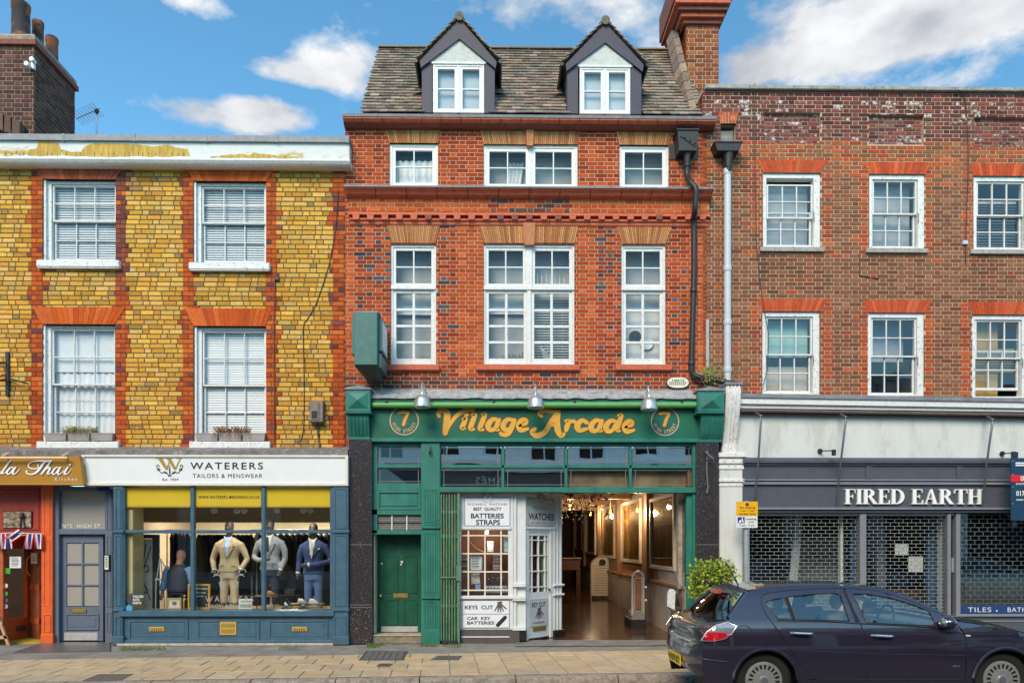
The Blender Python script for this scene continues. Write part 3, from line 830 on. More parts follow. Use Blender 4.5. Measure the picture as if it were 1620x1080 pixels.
 for px in(552,727,945,1110):rm.box(GX(px)-.04,GX(px)+.04,.3,2.6,zb,zt)
 rm.build('interior',M_room,T)
 bx('party_wall',M_sooty,T,GX(545.6),GX(553),.02,3.2,0,GZ(630))
 bx('party_wall',M_sooty,T,GX(1119),GX(1134),.26,3.2,0,GZ(632))
 xl,xr=GX(571),GX(1120)
 ze=GZ(180,.02);YR=2.25
 zr=GZ(79,YR)
 RF=MB().add([(xl,.02,ze-.12),(xr,.02,ze-.12),(xr,YR,zr-.12),(xl,YR,zr-.12),(xl,YR+.1,zr-.14),(xr,YR+.1,zr-.14),(xr,YR+.1,ze-.2),(xl,YR+.1,ze-.2)],[(0,1,2,3),(3,2,5,4),(4,5,6,7),(0,3,4,7),(1,6,5,2)]).build('roof',M_sooty,T)
 sl=Vector((0,YR-.02,zr-ze));Ls=sl.length;sl.normalize();nrm=Vector((0,-sl.z,sl.y))
 rows=23;pit=Ls/rows;tw=.172
 tc=[(.25,.19,.145),(.21,.16,.125),(.31,.25,.19),(.17,.13,.105),(.27,.20,.145),(.23,.19,.155)]
 D1,D2=(GX(664,.1),GX(785,.1)),(GX(894,.1),GX(1017,.1))
 tiles=[]
 for r in range(rows):
  o=Vector((0,.02,ze))+sl*(r*pit);x=xl-(r%2)*tw/2+random.uniform(-.01,.01)
  while x<xr-.02:
   a,b=max(x,xl-.03),min(x+tw-.004,xr)
   zc=o.z
   behind=any(d0+.06<(a+b)/2<d1-.06 for d0,d1 in(D1,D2))and r<16
   if b-a>.04 and not behind:
    tiles.append((a,b,o,r))
   x+=tw
 order=sorted(range(len(tiles)),key=lambda i:(-round(tiles[i][1]-tiles[i][0],3),tiles[i][3]))
 top=set(order[:300]);rest=MB();sh=None
 def tile_verts(a,b,o,dz=0.0,lift=0.0):
  th=.016
  p0=o-sl*.01+nrm*(.034+lift);p1=o+sl*(pit+.05)+nrm*.004
  vs=[]
  for p in(p0,p1):
   vs+=[(a,p.y,p.z+dz),(b,p.y,p.z-dz),(b,(p-nrm*th).y,(p-nrm*th).z-dz),(a,(p-nrm*th).y,(p-nrm*th).z+dz)]
  return vs
 TF=[(0,1,5,4),(3,7,6,2),(0,3,2,1),(0,4,7,3),(1,2,6,5)]
 for i,(a,b,o,r)in enumerate(tiles):
  c=(*jit(random.choice(tc),.28),1)
  if i in top:
   if sh is None:
    t=MB().add(tile_verts(a,b,o),TF,(1,1,1,1)).build('roof_tile',M_tile,RF,color=c);sh=(t.data,ORG[t.name]-Vector(((a+b)/2,o.y,o.z)))
   else:
    t=put('roof_tile',sh[0],Vector(((a+b)/2,o.y,o.z))+sh[1]+Vector((0,0,random.uniform(-.003,.006))),RF,color=c)
    t.rotation_euler=(R(random.uniform(-1.5,1.5)),R(random.uniform(-1.2,1.2)),0)
  else:rest.add(tile_verts(a,b,o,random.uniform(-.003,.003),random.uniform(0,.007)),TF,c)
 rest.build('roof_tiling',M_tile,RF,k='stuff')
 for i in range(14):
  a,b=xl+(xr-xl)*i/14,xl+(xr-xl)*(i+1)/14
  pr=[(YR-.12,zr-.03),(YR-.05,zr+.045),(YR+.04,zr+.045),(YR+.11,zr-.03)]
  MB().xprism(pr[::-1],a,b-.012,(*jit((.20,.15,.09),.25),1)).build('ridge_tile',M_tile,RF)
 for(L,Rr,ax,ay,ey,wl_,wr_,wt,gb,post)in((667,783,727,27,97,685,766,103,101,17),(897,1015,957,31,100,917,997,106,104,18)):
  y0=.06
  D=thing('dormer','x','x')if False else None
  x0,x1,xa=GX(L,y0),GX(Rr,y0),GX(ax,y0)
  zbm,ze_,zap=GZ(179.5,y0),GZ(ey,y0),GZ(ay+6,y0)
  fr=MB();pw=post/84.0
  fr.cbox(x0+pw,x1-pw,y0+.02,y0+.1,ze_-.02,ze_+.06,.008)
  DM=fr.build('dormer',M_purple,T)
  for a_,b_ in((x0,x0+pw),(x1-pw,x1)):bx('corner_post',M_purple,DM,a_,b_,y0,y0+.12,zbm,ze_+.06,.008)
  bw=.30
  for sgn,xe in((-1,x0-.03),(1,x1+.03)):
   MB().prism([(xe,ze_-.04),(xe-sgn*.02,ze_-.17),(xa,zap-bw-.08),(xa,zap)],y0-.05,y0+.03).build('bargeboard',M_purple,DM)
  g0,g1,gz,gt=GX(wl_,y0),GX(wr_,y0),GZ(gb,y0),GZ(ay+23,y0)
  MB().prism([(g0-.06,gz),(g1+.06,gz),(xa,gt+.12)],y0-.01,y0+.1).build('gable_panel',M_render,DM)
  bx('gable_rail',M_white,DM,g0-.02,g1+.02,y0-.03,y0+.08,gz-.03,gz+.01)
  wz0,wz1=zbm,gz-.03
  mb=MB();frame4(mb,g0,g1,wz0,wz1,.04,.04,.04,.03,y0-.012,y0+.09);xm=(g0+g1)/2;mb.cbox(xm-.025,xm+.025,y0-.012,y0+.09,wz0,wz1)
  WN=mb.build('window_frame',M_white,DM)
  for a,b in((g0+.04,xm-.025),(xm+.025,g1-.04)):
   sm=MB();frame4(sm,a,b,wz0+.03,wz1-.04,.05,.05,.04,.05,y0+.0,y0+.06);zz=(wz0+wz1)/2;sm.cbox(a,b,y0+.006,y0+.05,zz-.012,zz+.012)
   sm.build('casement',M_whiteclean,DM)
   for c,d in((wz0+.08,zz-.012),(zz+.012,wz1-.08)):
    p=MB().box(a+.05,b-.05,y0+.035,y0+.039,c,d).build('pane',M_glassold,DM);p.rotation_euler=(R(random.uniform(-.6,.6)),0,R(random.uniform(-.6,.6)))
  MB().box(g0+.03,g1-.03,y0+.12,y0+.125,wz0+.03,wz1-.03).build('net_backing',mat('dormer_net',(.52,.60,.66),.9,.06,4),DM)
  yb=2.0
  ck=MB();ck.box(x0,x0+.05,y0+.12,yb,zbm,ze_);ck.box(x1-.05,x1,y0+.12,yb,zbm,ze_);ck.build('cheek',M_purple,DM,k='stuff')
  for sgn,xe in((-1,x0-.05),(1,x1+.05)):
   e0=Vector((xe+sgn*.02,0,ze_-.02));a0=Vector((xa,0,zap+.015));d=(a0-e0);ln=d.length;d.normalize();nn=Vector((-d.z*(-sgn)*-1,0,d.x));
   nn=Vector((sgn*abs(d.z),0,abs(d.x)))
   tl=MB();k=9
   for i in range(k):
    for j in range(11):
     p=e0+d*(ln*i/k);q=e0+d*(ln*(i+1)/k+.02)
     ya,yb2=y0-.10+j*.17,y0-.10+(j+1)*.17-.006
     o1,o2=nn*(.040+random.uniform(0,.008)),nn*.014
     v=[]
     for pt,of in((p,o1),(q,o2)):
      for yy in(ya,yb2):v.append(pt+of+Vector((0,yy,0)))
      for yy in(ya,yb2):v.append(pt+of-nn*.016+Vector((0,yy,0)))
     fs=[(0,1,5,4),(2,6,7,3),(0,2,3,1),(4,5,7,6),(0,4,6,2),(1,3,7,5)]
     if sgn>0:fs=[f[::-1]for f in fs]
     tl.add(v,fs,(*jit(random.choice(tc),.28),1))
   tl.build('dormer_tiling',M_tile,DM,k='stuff')
   MB().tube([e0+Vector((sgn*.03,y0-.07,-.03)),e0+Vector((sgn*.03,1.5,-.03))],.035,8).build('eaves_gutter',M_black,DM,smooth=True)
  MB().lathe([(.085,0),(.085,.5)],(xa,y0-.10,zap+.015),'y',10,(.17,.14,.11,1)).build('ridge_cap',M_tile,DM)
  for sgn,xe in((-1,x0),(1,x1)):
   pz=GZ(140,.4)
   MB().add([(xe,.35,pz+.02),(xe+sgn*.22,.42,pz-.06),(xe+sgn*.24,.5,pz-.02),(xe,.6,pz+.16)],[(0,1,2,3)if sgn>0 else(3,2,1,0)]).build('lead_soaker',M_lead,DM)
part_mid()
# ================================================================== RIGHT BUILDING (brown brick)
def part_right():
 T=thing('brick_building','brown brick building with white sash windows and salt stained parapet above the shuttered shop','building',(GX(1380),0,0))
 wx0,wx1=GX(1112),GX(1740)
 wins=[(1207,274,1298,391),(1375,276,1463,393),(1540,279,1632,395),(1206,493,1297,623),(1373,495,1462,626),(1538,498,1628,629)]
 holes=[rect(*w)for w in wins]
 ztop,zbot=GZ(141,0,1380),GZ(650,0,1380)
 slot=rect(1140,196,1164,226)
 panels=[rect(1208,178,1298,226,0),rect(1374,182,1462,229,0),rect(1541,186,1634,233,0)]
 W=wall_mesh(wx0,wx1,zbot,ztop,holes+panels+[slot],0.0,.25).build('wall',M_mortar_cream,T)
 brown=[(.235,.092,.046),(.27,.108,.052),(.20,.078,.04),(.29,.118,.058),(.25,.085,.042)]
 redw=[(.42,.075,.025),(.36,.065,.025),(.46,.10,.03)]
 orange=[(.36,.105,.04),(.33,.095,.038),(.29,.105,.045)]
 plum=[(.155,.05,.042),(.19,.062,.05),(.125,.045,.04),(.22,.06,.045)]
 zp,zo=GZ(222,0,1380),GZ(280,0,1380)
 zones=[]
 for w in wins:zones.append((GX(w[0]-14),GX(w[0]),GZ(w[3]+8),GZ(w[1]-22)));zones.append((GX(w[2]),GX(w[2]+16),GZ(w[3]+8),GZ(w[1]-22)))
 def colr(x,z,hd,row):
  bloom=0
  if z>zp:
   bl=max(0,1-abs(z-GZ(165,0,1380))/.45)*.55+.1
   if random.random()<bl*.9:bloom=random.uniform(.25,.62)
   if z>ztop-.22:bloom*=.3
   return(*jit(random.choice(plum),.22),1-bloom)
  t=.03 if row%2 else-.02
  if any(a-t<x<b+t and c<z<d for a,b,c,d in zones)and random.random()<.85:return(*jit(random.choice(redw),.2),1)
  if z>zo:return(*jit(random.choice(orange+orange+redw+brown[:1]),.2),1)
  if random.random()<.04:return(*jit(random.choice(redw),.2),1)
  return(*jit(random.choice(brown),.18),1)
 sk3=streaks([(h[0]-.08,h[1]+.08,h[2]-.05)for h in holes[:3]]+[(wx0,wx1,ztop),(GX(1120),GX(1170),GZ(245))],3)
 colr_3=lambda x,z,hd,row:(lambda c,k:(c[0]*k,c[1]*k,c[2]*k,c[3]))(colr(x,z,hd,row),sk3(x,z))
 br=lay_bricks(wx0,wx1,zbot,ztop,.0765,.222,.011,holes+panels+[slot],colr_3,'flemish')
 brick_part(br,0.0,M_brickR,W,bev=.003,proud=.008)
 for p in panels:
  pb=lay_bricks(p[0],p[1],p[2],p[3],.072,.222,.012,[],lambda x,z,hd,row:(*jit(random.choice(plum+[(.2,.1,.08)]),.3),1-(random.uniform(.2,.5)if random.random()<.6 else 0)))
  PB=MB().box(p[0]-.01,p[1]+.01,.06,.2,p[2]-.01,p[3]+.01).build('blind_panel',mat('brown_mortar',(.30,.22,.18),.95,.3,30),T)
  brick_part(pb,.06,M_brickR,PB,single=0,bev=.004,proud=.006)
 M_rm=mat('red_arch_mortar',(.55,.40,.33),.9,.2,20)
 ac=[(.52,.085,.03),(.58,.115,.04),(.46,.075,.03)]
 for(a,b,c,d,e,f)in((1197,1309,1207,1298,254,274),(1366,1474,1375,1463,257,276),(1533,1640,1540,1632,260,279),(1198,1308,1206,1297,473,493),(1364,1474,1373,1462,475,495),(1531,1640,1538,1628,478,498)):
  arch(T,a,b,c,d,e,f,18,ac,M_brickR,M_rm,joint=.007)
 arch(T,1136,1168,1140,1164,179,196,6,[(.55,.14,.045),(.48,.11,.04)],M_brickR,M_rm,joint=.014)
 MB().box(slot[0]+.03,slot[1]-.02,.1,.14,slot[2],slot[3]-.08).build('outlet_stones',mat('slate_stack',(.25,.25,.24),.8,.5,12,.6,stretch=(.3,.3,6)),T)
 room=mat('stone_sill',(.36,.33,.29),.9,.3,15,.5)
 for k,w in enumerate(wins):
  x0,x1,z0,z1=holes[k];y=.02
  mb=MB();frame4(mb,x0,x1,z0,z1,.075,.12,.085,.03,y,y+.16)
  F=mb.build('window',M_whitepeel,T)
  ix0,ix1,iz0,iz1=x0+.08,x1-.125,z0+.03,z1-.09
  m=(iz0+iz1)/2+.01
  drop=.10 if k==0 else 0
  lift=.13 if k==5 else 0
  sash(F,ix0+.01,ix1,m-.02-drop,iz1-drop,3,2,y+.03,M_white,M_glassold,.03,.022,tilt=.8)
  sash(F,ix0,ix1-.015,iz0+lift,m+.02+lift,3,2,y+.075,M_white,M_glassold,.03,.022,bot=.05,tilt=.8)
  if k==3:
   MB().box(ix0,ix1,.26,.265,m,iz1).build('roller_blind',mat('sea_green_blind',(.33,.55,.50),.8,.05),F)
   MB().box(ix0,ix1,.27,.275,iz0,m-.18).build('lower_blind',mat('sand_blind',(.55,.48,.38),.8,.05),F)
  if k==5:
   MB().box(ix0,ix1-.3,.26,.265,iz0+.05,iz1).build('roller_blind',mat('ochre_blind',(.42,.27,.07),.8,.15,5),F)
   venetian(F,ix0,ix1,m-.25,m+.2,.24,.05,35,mat('ochre_slats',(.45,.32,.12),.6,.1))
  if k==2:venetian(F,ix0,ix1,iz0,iz1-.3,.26,.055,30,mat('grey_slats',(.46,.46,.45),.6,.05))
  if k==4:
   MB().box(ix0,ix1,.5,.505,m,iz1).build('roller_blind',mat('cool_grey_blind',(.42,.45,.50),.8,.1),F)
   MB().lathe([(.02,0),(.22,.03),(.25,.18),(.1,.2)],((ix0+ix1)/2+.15,.5,iz0+.12),'z',14).build('lamp_shade',M_black,F,smooth=True)
  if k in(0,1):MB().box(ix0,ix1,.3,.305,iz0,iz1).build('net_backing',mat('grey_net',(.42,.45,.47),.9,.25,2),F)
  if k<3:
   X0,X1,Z0,Z1=rect(w[0]-4,w[3]-.5,w[2]+6,w[3]+6,-.06)
   MB().xprism([(-.06,Z0),(.04,Z0),(.04,Z1+.012),(-.06,Z1)][::-1],X0,X1).build('sill',room,T)
  MB().tube([(ix1-.02,y-.01,m),(ix1+.0,y-.03,m-.05),(ix1+.0,y-.03,m-.2)],.006,5).build('sash_handle',M_iron,F)
 zc0,zc1=GZ(142,-.08,1380),GZ(135.5,-.08,1380)
 n=9
 for i in range(n):
  a,b=GX(1116,-.08)+(wx1-GX(1116,-.08))*i/n,GX(1116,-.08)+(wx1-GX(1116,-.08))*(i+1)/n
  bx('coping_stone',M_stone,T,a,b-.008,-.08,.35,zc0,zc1+random.uniform(-.004,.004),.012)
 rz1=zc0;
 MB().box(wx0-.0,wx0+.24,.24,2.6,GZ(640),rz1-.02).build('party_wall',M_sooty,T)
 yb=lay_bricks(.02,2.6,GZ(185),rz1-.02,.0765,.222,.011,[],lambda x,z,hd,row:(*jit(random.choice(redw+plum),.2),1))
 brick_part(yb,wx0,M_brickR,W,single=0,axis='x-')
 MB().box(wx0-.06,wx0+.3,.35,2.6,rz1-.02,rz1+.06).build('return_coping',M_stone,T)
 rm=MB();X0,X1=GX(1125),GX(1735);zb,zm,zt=GZ(650),GZ(440),GZ(145)
 rm.box(X0,X1,2.6,2.7,zb,zt);rm.box(X0,X1,.3,2.6,zb,zb+.1);rm.box(X0,X1,.3,2.6,zm-.1,zm+.1);rm.box(X0,X1,.3,2.6,zt-.6,zt-.5)
 for px in(1130,1335,1500,1730):rm.box(GX(px)-.04,GX(px)+.04,.3,2.6,zb,zt-.5)
 rm.build('interior',M_room,T)
part_right()
# ================================================================== chimneys
def chimney_bricks(T,x0,x1,y0,y1,z0,z1,cols,m,mortar,side,ch=.085,single=120):
 C=MB().box(x0,x1,y0,y1,z0,z1).build('stack',mortar,T)
 cf=lambda x,z,hd,row:(*jit(random.choice(cols),.2),1)
 brick_part(lay_bricks(x0,x1,z0,z1,ch,.222,.011,[],cf),y0,m,C,single=single)
 if side=='right':brick_part(lay_bricks(y0,y1,z0,z1,ch,.222,.011,[],cf),x1,m,C,single=0,axis='x+')
 else:brick_part(lay_bricks(y0,y1,z0,z1,ch,.222,.011,[],cf),x0,m,C,single=0,axis='x-')
 return C
def part_chimneys():
 Y0=.9
 x1=GX(54,Y0);x0=x1-1.3
 zt=GZ(80,Y0);zb=GZ(214,Y0)
 y1=PX(118,200,x1).y
 T=thing('chimney_stack','dark brown brick chimney with three clay pots behind the white parapet','chimney',(x0,Y0,zb-1))
 cols=[(.13,.058,.042),(.10,.045,.035),(.16,.07,.05),(.085,.04,.032)]
 chimney_bricks(T,x0,x1,Y0,y1,zb-1.0,zt,cols,M_brickR,mat('grey_mortar',(.34,.28,.25),.95,.25,30,.4),'right',.088)
 bx('corbel_course',M_sooty,T,x0-.06,x1+.06,Y0-.06,y1+.06,zt,zt+.10)
 bx('chimney_cap',mat('cap_stone',(.30,.24,.19),.9,.4,9,.5),T,x0-.03,x1+.03,Y0-.03,y1+.03,zt+.10,zt+.20)
 bx('stone_kerb',mat('pale_flaunching',(.50,.38,.26),.9,.3,9,.5),T,x0+.02,x1-.01,Y0+.02,y1-.02,zt+.20,zt+.25)
 M_pot=mat('sooty_clay_pot',(.30,.10,.05),.85,.35,9,.4,wear=.97,wearcol=(.04,.035,.037),wearscale=3.2,wearlo=.47)
 for(pxl,pxr,pyt,f)in((17,49,14,.2),(50,70,42,.5),(71,93,67,.80)):
  y=Y0+(y1-Y0)*f
  a,b=GX(pxl,y),GX(pxr,y);r=(b-a)/2;cx=(a+b)/2;cx=min(cx,x1-r*.9)
  h=GZ(pyt,y)-(zt+.25)
  MB().lathe([(r*.92,0),(r*.95,h*.1),(r*.84,h*.16),(r*.80,h*.8),(r*.86,h*.84),(r*.88,h*.97),(r*.80,h),(r*.66,h),(r*.62,h*.85)],(cx,y,zt+.25),'z',24).build('chimney_pot',M_pot,T,smooth=30)
 L=thing('security_light','small white twin floodlight fixed to the dark chimney corner','lamp',(x1,Y0-.1,GZ(116,Y0)))
 for dx,dz in((-.06,-.04),(.04,.05)):
  MB().lathe([(.035,.08),(.05,.0),(.045,-.04),(.01,-.05)],(x1+dx,Y0-.12,GZ(112,Y0)+dz),'y',12).build('lamp_head',M_whiteclean,L,smooth=True)
 bx('bracket',M_whiteclean,L,x1-.03,x1+.03,Y0-.06,Y0,GZ(118,Y0),GZ(106,Y0))
 x=GX(44,1.0)
 RT=thing('tiled_roof','edge of a brown tiled roof at the foot of the dark chimney','roof',(GX(-40,.8),.8,GZ(208,.8)))
 for i in range(8):
  a=GX(-60,.85)+(x-GX(-60,.85))*i/8;b=GX(-60,.85)+(x-GX(-60,.85))*(i+1)/8
  za=GZ(166,.85)+(GZ(206,.85)-GZ(166,.85))*i/8;zb_=GZ(166,.85)+(GZ(206,.85)-GZ(166,.85))*(i+1)/8
  MB().prism([(a,za-.3),(b+.02,zb_-.3),(b+.03,zb_+.012),(a,za+.03)],.70,.86,(*jit((.13,.075,.055),.2),1)).build('verge_tile',M_tile,RT)
 Y0=1.5
 x0,x1=GX(1086,Y0),GX(1137,Y0);y1=PX(1072,100,x0).y
 zt,zb=GZ(38,Y0),GZ(215,Y0)
 T=thing('chimney_stack','tall red brown brick chimney with corbelled cap beside the tiled roof','chimney',(x0,Y0,zb))
 cols=[(.30,.085,.035),(.24,.07,.033),(.36,.11,.04),(.19,.06,.035),(.34,.12,.045)]
 mo=M_mortar_cream
 chimney_bricks(T,x0,x1,Y0,y1,zb,zt,cols,M_brickR,mo,'left',.088)
 z=zt
 for i in range(4):
  e=.075*(i+1)
  bx('corbel_course',M_terra if i%2 else M_sooty,T,x0-e,x1+e*.55,Y0-e,y1+e,z,z+.085,.008);z+=.088
 bx('chimney_cap',M_sooty,T,x0-.33,x1+.2,Y0-.33,y1+.33,z,z+.55,.02)
 FL=thing('roof_abutment','mortared tile fillet climbing the red chimney beside the roof','flashing',(x0-.1,.3,GZ(170)))
 for i in range(9):
  f0,f1=i/9,(i+.92)/9
  p0=Vector((x0-.30+f0*.05,.2+f0*1.7,GZ(176,.2)+f0*2.7));p1=Vector((x0-.30+f1*.05,.2+f1*1.7,GZ(176,.2)+f1*2.7))
  MB().add([p0+Vector((.02,-.05,.03)),p0+Vector((.14,-.05,.06)),p1+Vector((.14,-.05,.06)),p1+Vector((.02,-.05,.03)),p0+Vector((-.06,.1,-.1)),p0+Vector((.14,.1,-.1)),p1+Vector((.14,.1,-.1)),p1+Vector((-.06,.1,-.1))],[(0,1,2,3),(0,4,5,1),(1,5,6,2),(2,6,7,3),(3,7,4,0)],(*jit((.24,.17,.125),.3),1)).build('fillet_tile',M_tile,FL)
 p=P(1060,78,2.2)
 MB().add([p,p+Vector((.12,0,-.02)),p+Vector((.30,0,-.75)),p+Vector((.22,0,-.8))],[(3,2,1,0)]).build('lead_sheet',M_lead,FL)
 y=3.0
 A=thing('tv_aerial','small rooftop television aerial on a short mast behind the parapet','aerial',tuple(P(153,212,y)))
 M_al=mat('dull_aluminium',(.5,.5,.5),.4,.1,metal=.8)
 MB().tube([P(153,230,y),P(153,172,y)],.022,8).build('mast',M_greypipe,A)
 a,b=P(121,188,y+.2),P(158,172,y-.1)
 B=MB().tube([a,b],.012,6).build('boom',M_al,A)
 for i in range(9):
  c=a.lerp(b,i/9+.02);MB().tube([c+Vector((-.05,-.18,.05)),c+Vector((.05,.18,-.05))],.006,5).build('element',M_al,B)
 MB().lathe([(.04,-.04),(.05,0),(.03,.05)],tuple(P(153,176,y-.06)),'z',10).build('clamp',M_iron,A)
part_chimneys()
# ================================================================== ground, pavement, road
def part_ground():
 G=MB().add([(-400,-400,-.16),(400,-400,-.16),(400,600,-.16),(-400,600,-.16)],[(0,1,2,3)]).build('ground',mat('far_ground',(.09,.085,.075),.95,.3,.5),None)
 kind(G,'structure','dark ground under and around the street')
 A=P(0,1079,0);a0=Vector((0,GY(1077.5,0,0),0));b0=Vector((0,GY(1061.8,0,1060),0))
 a0.x=GX(0,a0.y);b0.x=GX(1060,b0.y)
 u=(b0-a0).normalized();v=Vector((-u.y,u.x,0))
 ang=math.atan2(u.y,u.x)
 def uv(p):d=Vector((p[0],p[1],0))-a0;return d.dot(u),d.dot(v)
 def W(s,t,z=0.0):q=a0+u*s+v*t;return(q.x,q.y,z)
 M_conc=mat('forecourt_concrete',(.235,.215,.19),.9,.25,3.0,.35,wear=.55,wearcol=(.13,.12,.105),wearscale=1.4,wearlo=.52,bscale=60)
 F=MB().add([W(-14,-.02,-.012),W(30,-.02,-.012),(30,3.0,-.012),(-26,3.0,-.012)],[(0,1,2,3)]).build('pavement',M_conc)
 kind(F,'structure','sandstone slab pavement with grey concrete strip along the shopfronts')
 M_slab=mat('york_stone_slab',(1,1,1),.85,.16,4,.3,attr=True,wear=.30,wearcol=(.28,.22,.15),wearscale=2.2,wearlo=.55,bscale=70)
 nt=M_slab.node_tree;N,L=nt.nodes,nt.links;bs=next(n for n in N if n.type=='BSDF_PRINCIPLED');src=bs.inputs['Base Color'].links[0].from_socket
 geo=next(n for n in N if n.type=='NEW_GEOMETRY')
 for sc_,th,dk in((3.3,.045,.25),(7.0,.06,.55)):
  vo=N.new('ShaderNodeTexVoronoi');vo.inputs['Scale'].default_value=sc_;L.new(geo.outputs['Position'],vo.inputs['Vector'])
  cm=N.new('ShaderNodeMath');cm.operation='LESS_THAN';cm.inputs[1].default_value=th;L.new(vo.outputs['Distance'],cm.inputs[0])
  mm=N.new('ShaderNodeMath');mm.operation='MULTIPLY';mm.inputs[1].default_value=.7;L.new(cm.outputs[0],mm.inputs[0])
  mx=N.new('ShaderNodeMix');mx.data_type='RGBA';mx.inputs['B'].default_value=(.30*dk*2,.24*dk*2,.17*dk*2,1);L.new(mm.outputs[0],mx.inputs['Factor']);L.new(src,mx.inputs['A']);src=mx.outputs['Result']
 L.new(src,bs.inputs['Base Color'])
 cols=[(.50,.37,.225),(.485,.36,.22),(.52,.385,.235),(.47,.355,.225),(.50,.36,.205)]
 l0=uv(P(0,1043,0));
 def gp(px,py):y=GY(py,0,px);return uv((GX(px,y),y))
 e0,e1=gp(0,1043),gp(1060,1027.5)
 tmax=lambda s:e0[1]+(e1[1]-e0[1])*(s-e0[0])/(e1[0]-e0[0])
 sw,sd=.415,.56
 covers=[('inspection_cover',575,1043.5,645,1029,'steel_cover','dark steel inspection cover in the pavement before the green door'),('inspection_cover',688,1043,731,1036.5,'steel_cover','grey square drain cover in the pavement near the folding gate'),('drain_grate',597,1053.5,622,1049,'grate','small rusty drain grate in the slabs below the green door step')]
 def cut_at(s,t):return False
 s=-9.0;k=0
 lay=[]
 while s<16:
  T=max(1.2,tmax(s+sw/2));t=.0;row=0
  off=0
  while t<T-.06:
   d=sd if t+sd<T-.25 else T-t
   stag=(sw*.5 if(row%2 and s<5.2)else 0)
   lay.append((s+stag,t,sw,d));t+=d;row+=1
  s+=sw
 for(s,t,w,d)in lay:
  gap=.006
  c=(*jit(random.choice(cols),.055),1)
  z1=random.uniform(-.002,.002)
  p=[W(s+gap,t+gap),W(s+w-gap,t+gap),W(s+w-gap,t+d-gap),W(s+gap,t+d-gap)]
  ins=.006
  q=[W(s+gap+ins,t+gap+ins),W(s+w-gap-ins,t+gap+ins),W(s+w-gap-ins,t+d-gap-ins),W(s+gap+ins,t+d-gap-ins)]
  vs=[(x,y,z1)for x,y,_ in q]+[(x,y,z1-.006)for x,y,_ in p]+[(x,y,-.03)for x,y,_ in p]
  fs=[(0,1,2,3)]
  for i in range(4):
   j=(i+1)%4;fs+=[(i+4,j+4,j,i),(i+8,j+8,j+4,i+4)]
  MB().add(vs,fs,(1,1,1,1)).build('paving_slab',M_slab,F,color=c)
 M_steel=mat('worn_steel',(.12,.115,.11),.5,.3,25,.3,metal=.5,wear=.4,wearcol=(.2,.17,.14),wearscale=12)
 M_rust=mat('rusty_iron',(.10,.075,.055),.8,.4,25,.4)
 for(nm,a,b,c,d,mm,lb)in covers:
  pts=[]
  for(px,py)in((a-(8 if nm!='drain_grate' else 2),b),(c-6,b),(c,d),(a+(4 if nm!='drain_grate' else 2),d)):
   y=GY(py,.004,px);pts.append((GX(px,y),y))
  T=thing(nm,lb,'drain cover',(pts[0][0],pts[0][1],0))
  MB().zprism(pts,-.02,.0035).build('frame',M_rust if nm=='drain_grate' else M_steel,T)
  cx=sum(p[0]for p in pts)/4;cy=sum(p[1]for p in pts)/4
  inn=[(cx+(p[0]-cx)*.86,cy+(p[1]-cy)*.86)for p in pts]
  MB().zprism(inn,.0,.007).build('lid',mat('cover_infill',(.14,.13,.12),.8,.4,60,.6),T)
  for i in range(5):
   f=(i+1)/6
   A_=Vector((*inn[0],0)).lerp(Vector((*inn[1],0)),f);B_=Vector((*inn[3],0)).lerp(Vector((*inn[2],0)),f)
   MB().tube([(A_.x,A_.y,.009),(B_.x,B_.y,.009)],.006,5).build('bar',M_rust,T)
 pts=[]
 for(px,py)in((125,1077.5),(192,1075),(211,1065),(155,1065.5)):
  y=GY(py,.003,px);pts.append((GX(px,y),y))
 o=MB().zprism(pts,-.02,.004).build('tarmac_patch',mat('coarse_tarmac',(.15,.115,.095),.95,.7,90,.9,bscale=120));kind(o,'structure','rough brown tarmac patch let into the slabs by the kerb')
 M_kerb=mat('granite_kerb',(.33,.275,.22),.9,.4,30,.8,wear=.6,wearcol=(.15,.12,.10),wearscale=8,wearlo=.5,bscale=45)
 M_gut=mat('dark_joint',(.11,.095,.08),.95,.4,12,.4)
 K=MB().add([W(-14,-.10,-.006),W(30,-.10,-.006),W(30,.0,-.006),W(-14,.0,-.006)],[(0,1,2,3)]).build('kerb',M_gut);kind(K,'structure','rough granite kerb stones along the road edge')
 s=-9.2
 while s<14:
  w=random.uniform(1.1,1.45)
  n=6;vs=[];prof=[(-.07,-.004),(-.085,.004),(-.22,.0),(-.255,-.012),(-.27,-.04),(-.275,-.115)]
  for i in range(n+1):
   ss=s+.008+(w-.016)*i/n
   for(t,z)in prof:
    jx=random.uniform(-.006,.006)
    vs.append(W(ss,t+jx,z+random.uniform(-.004,.004)))
  m=len(prof);fs=[]
  for i in range(n):
   for j in range(m-1):fs.append((i*m+j+1,(i+1)*m+j+1,(i+1)*m+j,i*m+j))
  fs+=[tuple(range(m)),tuple(n*m+j for j in range(m))[::-1]]
  MB().add(vs,fs).build('kerb_stone',M_kerb,K,smooth=40)
  s+=w
 M_road=mat('asphalt',(.10,.098,.095),.9,.3,60,.6,wear=.3,wearcol=(.16,.155,.15),wearscale=3)
 RD=MB().add([W(-60,-12,-.11),W(60,-12,-.11),W(60,-.2,-.11),W(-60,-.2,-.11)],[(0,1,2,3)]).build('road',M_road);kind(RD,'structure','grey asphalt road beside the kerb')
 o=MB().add([W(6.5,-.55,-.106),W(16,-.55,-.106),W(16,-.42,-.106),W(6.5,-.42,-.106)],[(0,1,2,3)]).build('road_marking',mat('white_road_paint',(.72,.72,.70),.8,.15,30,.3));kind(o,'structure','pale painted line on the road by the kerb')
 OP=MB().box(-45,45,-40,-12.6,-.15,.0).build('opposite_pavement',M_conc);kind(OP,'structure','pavement on the far side of the street')
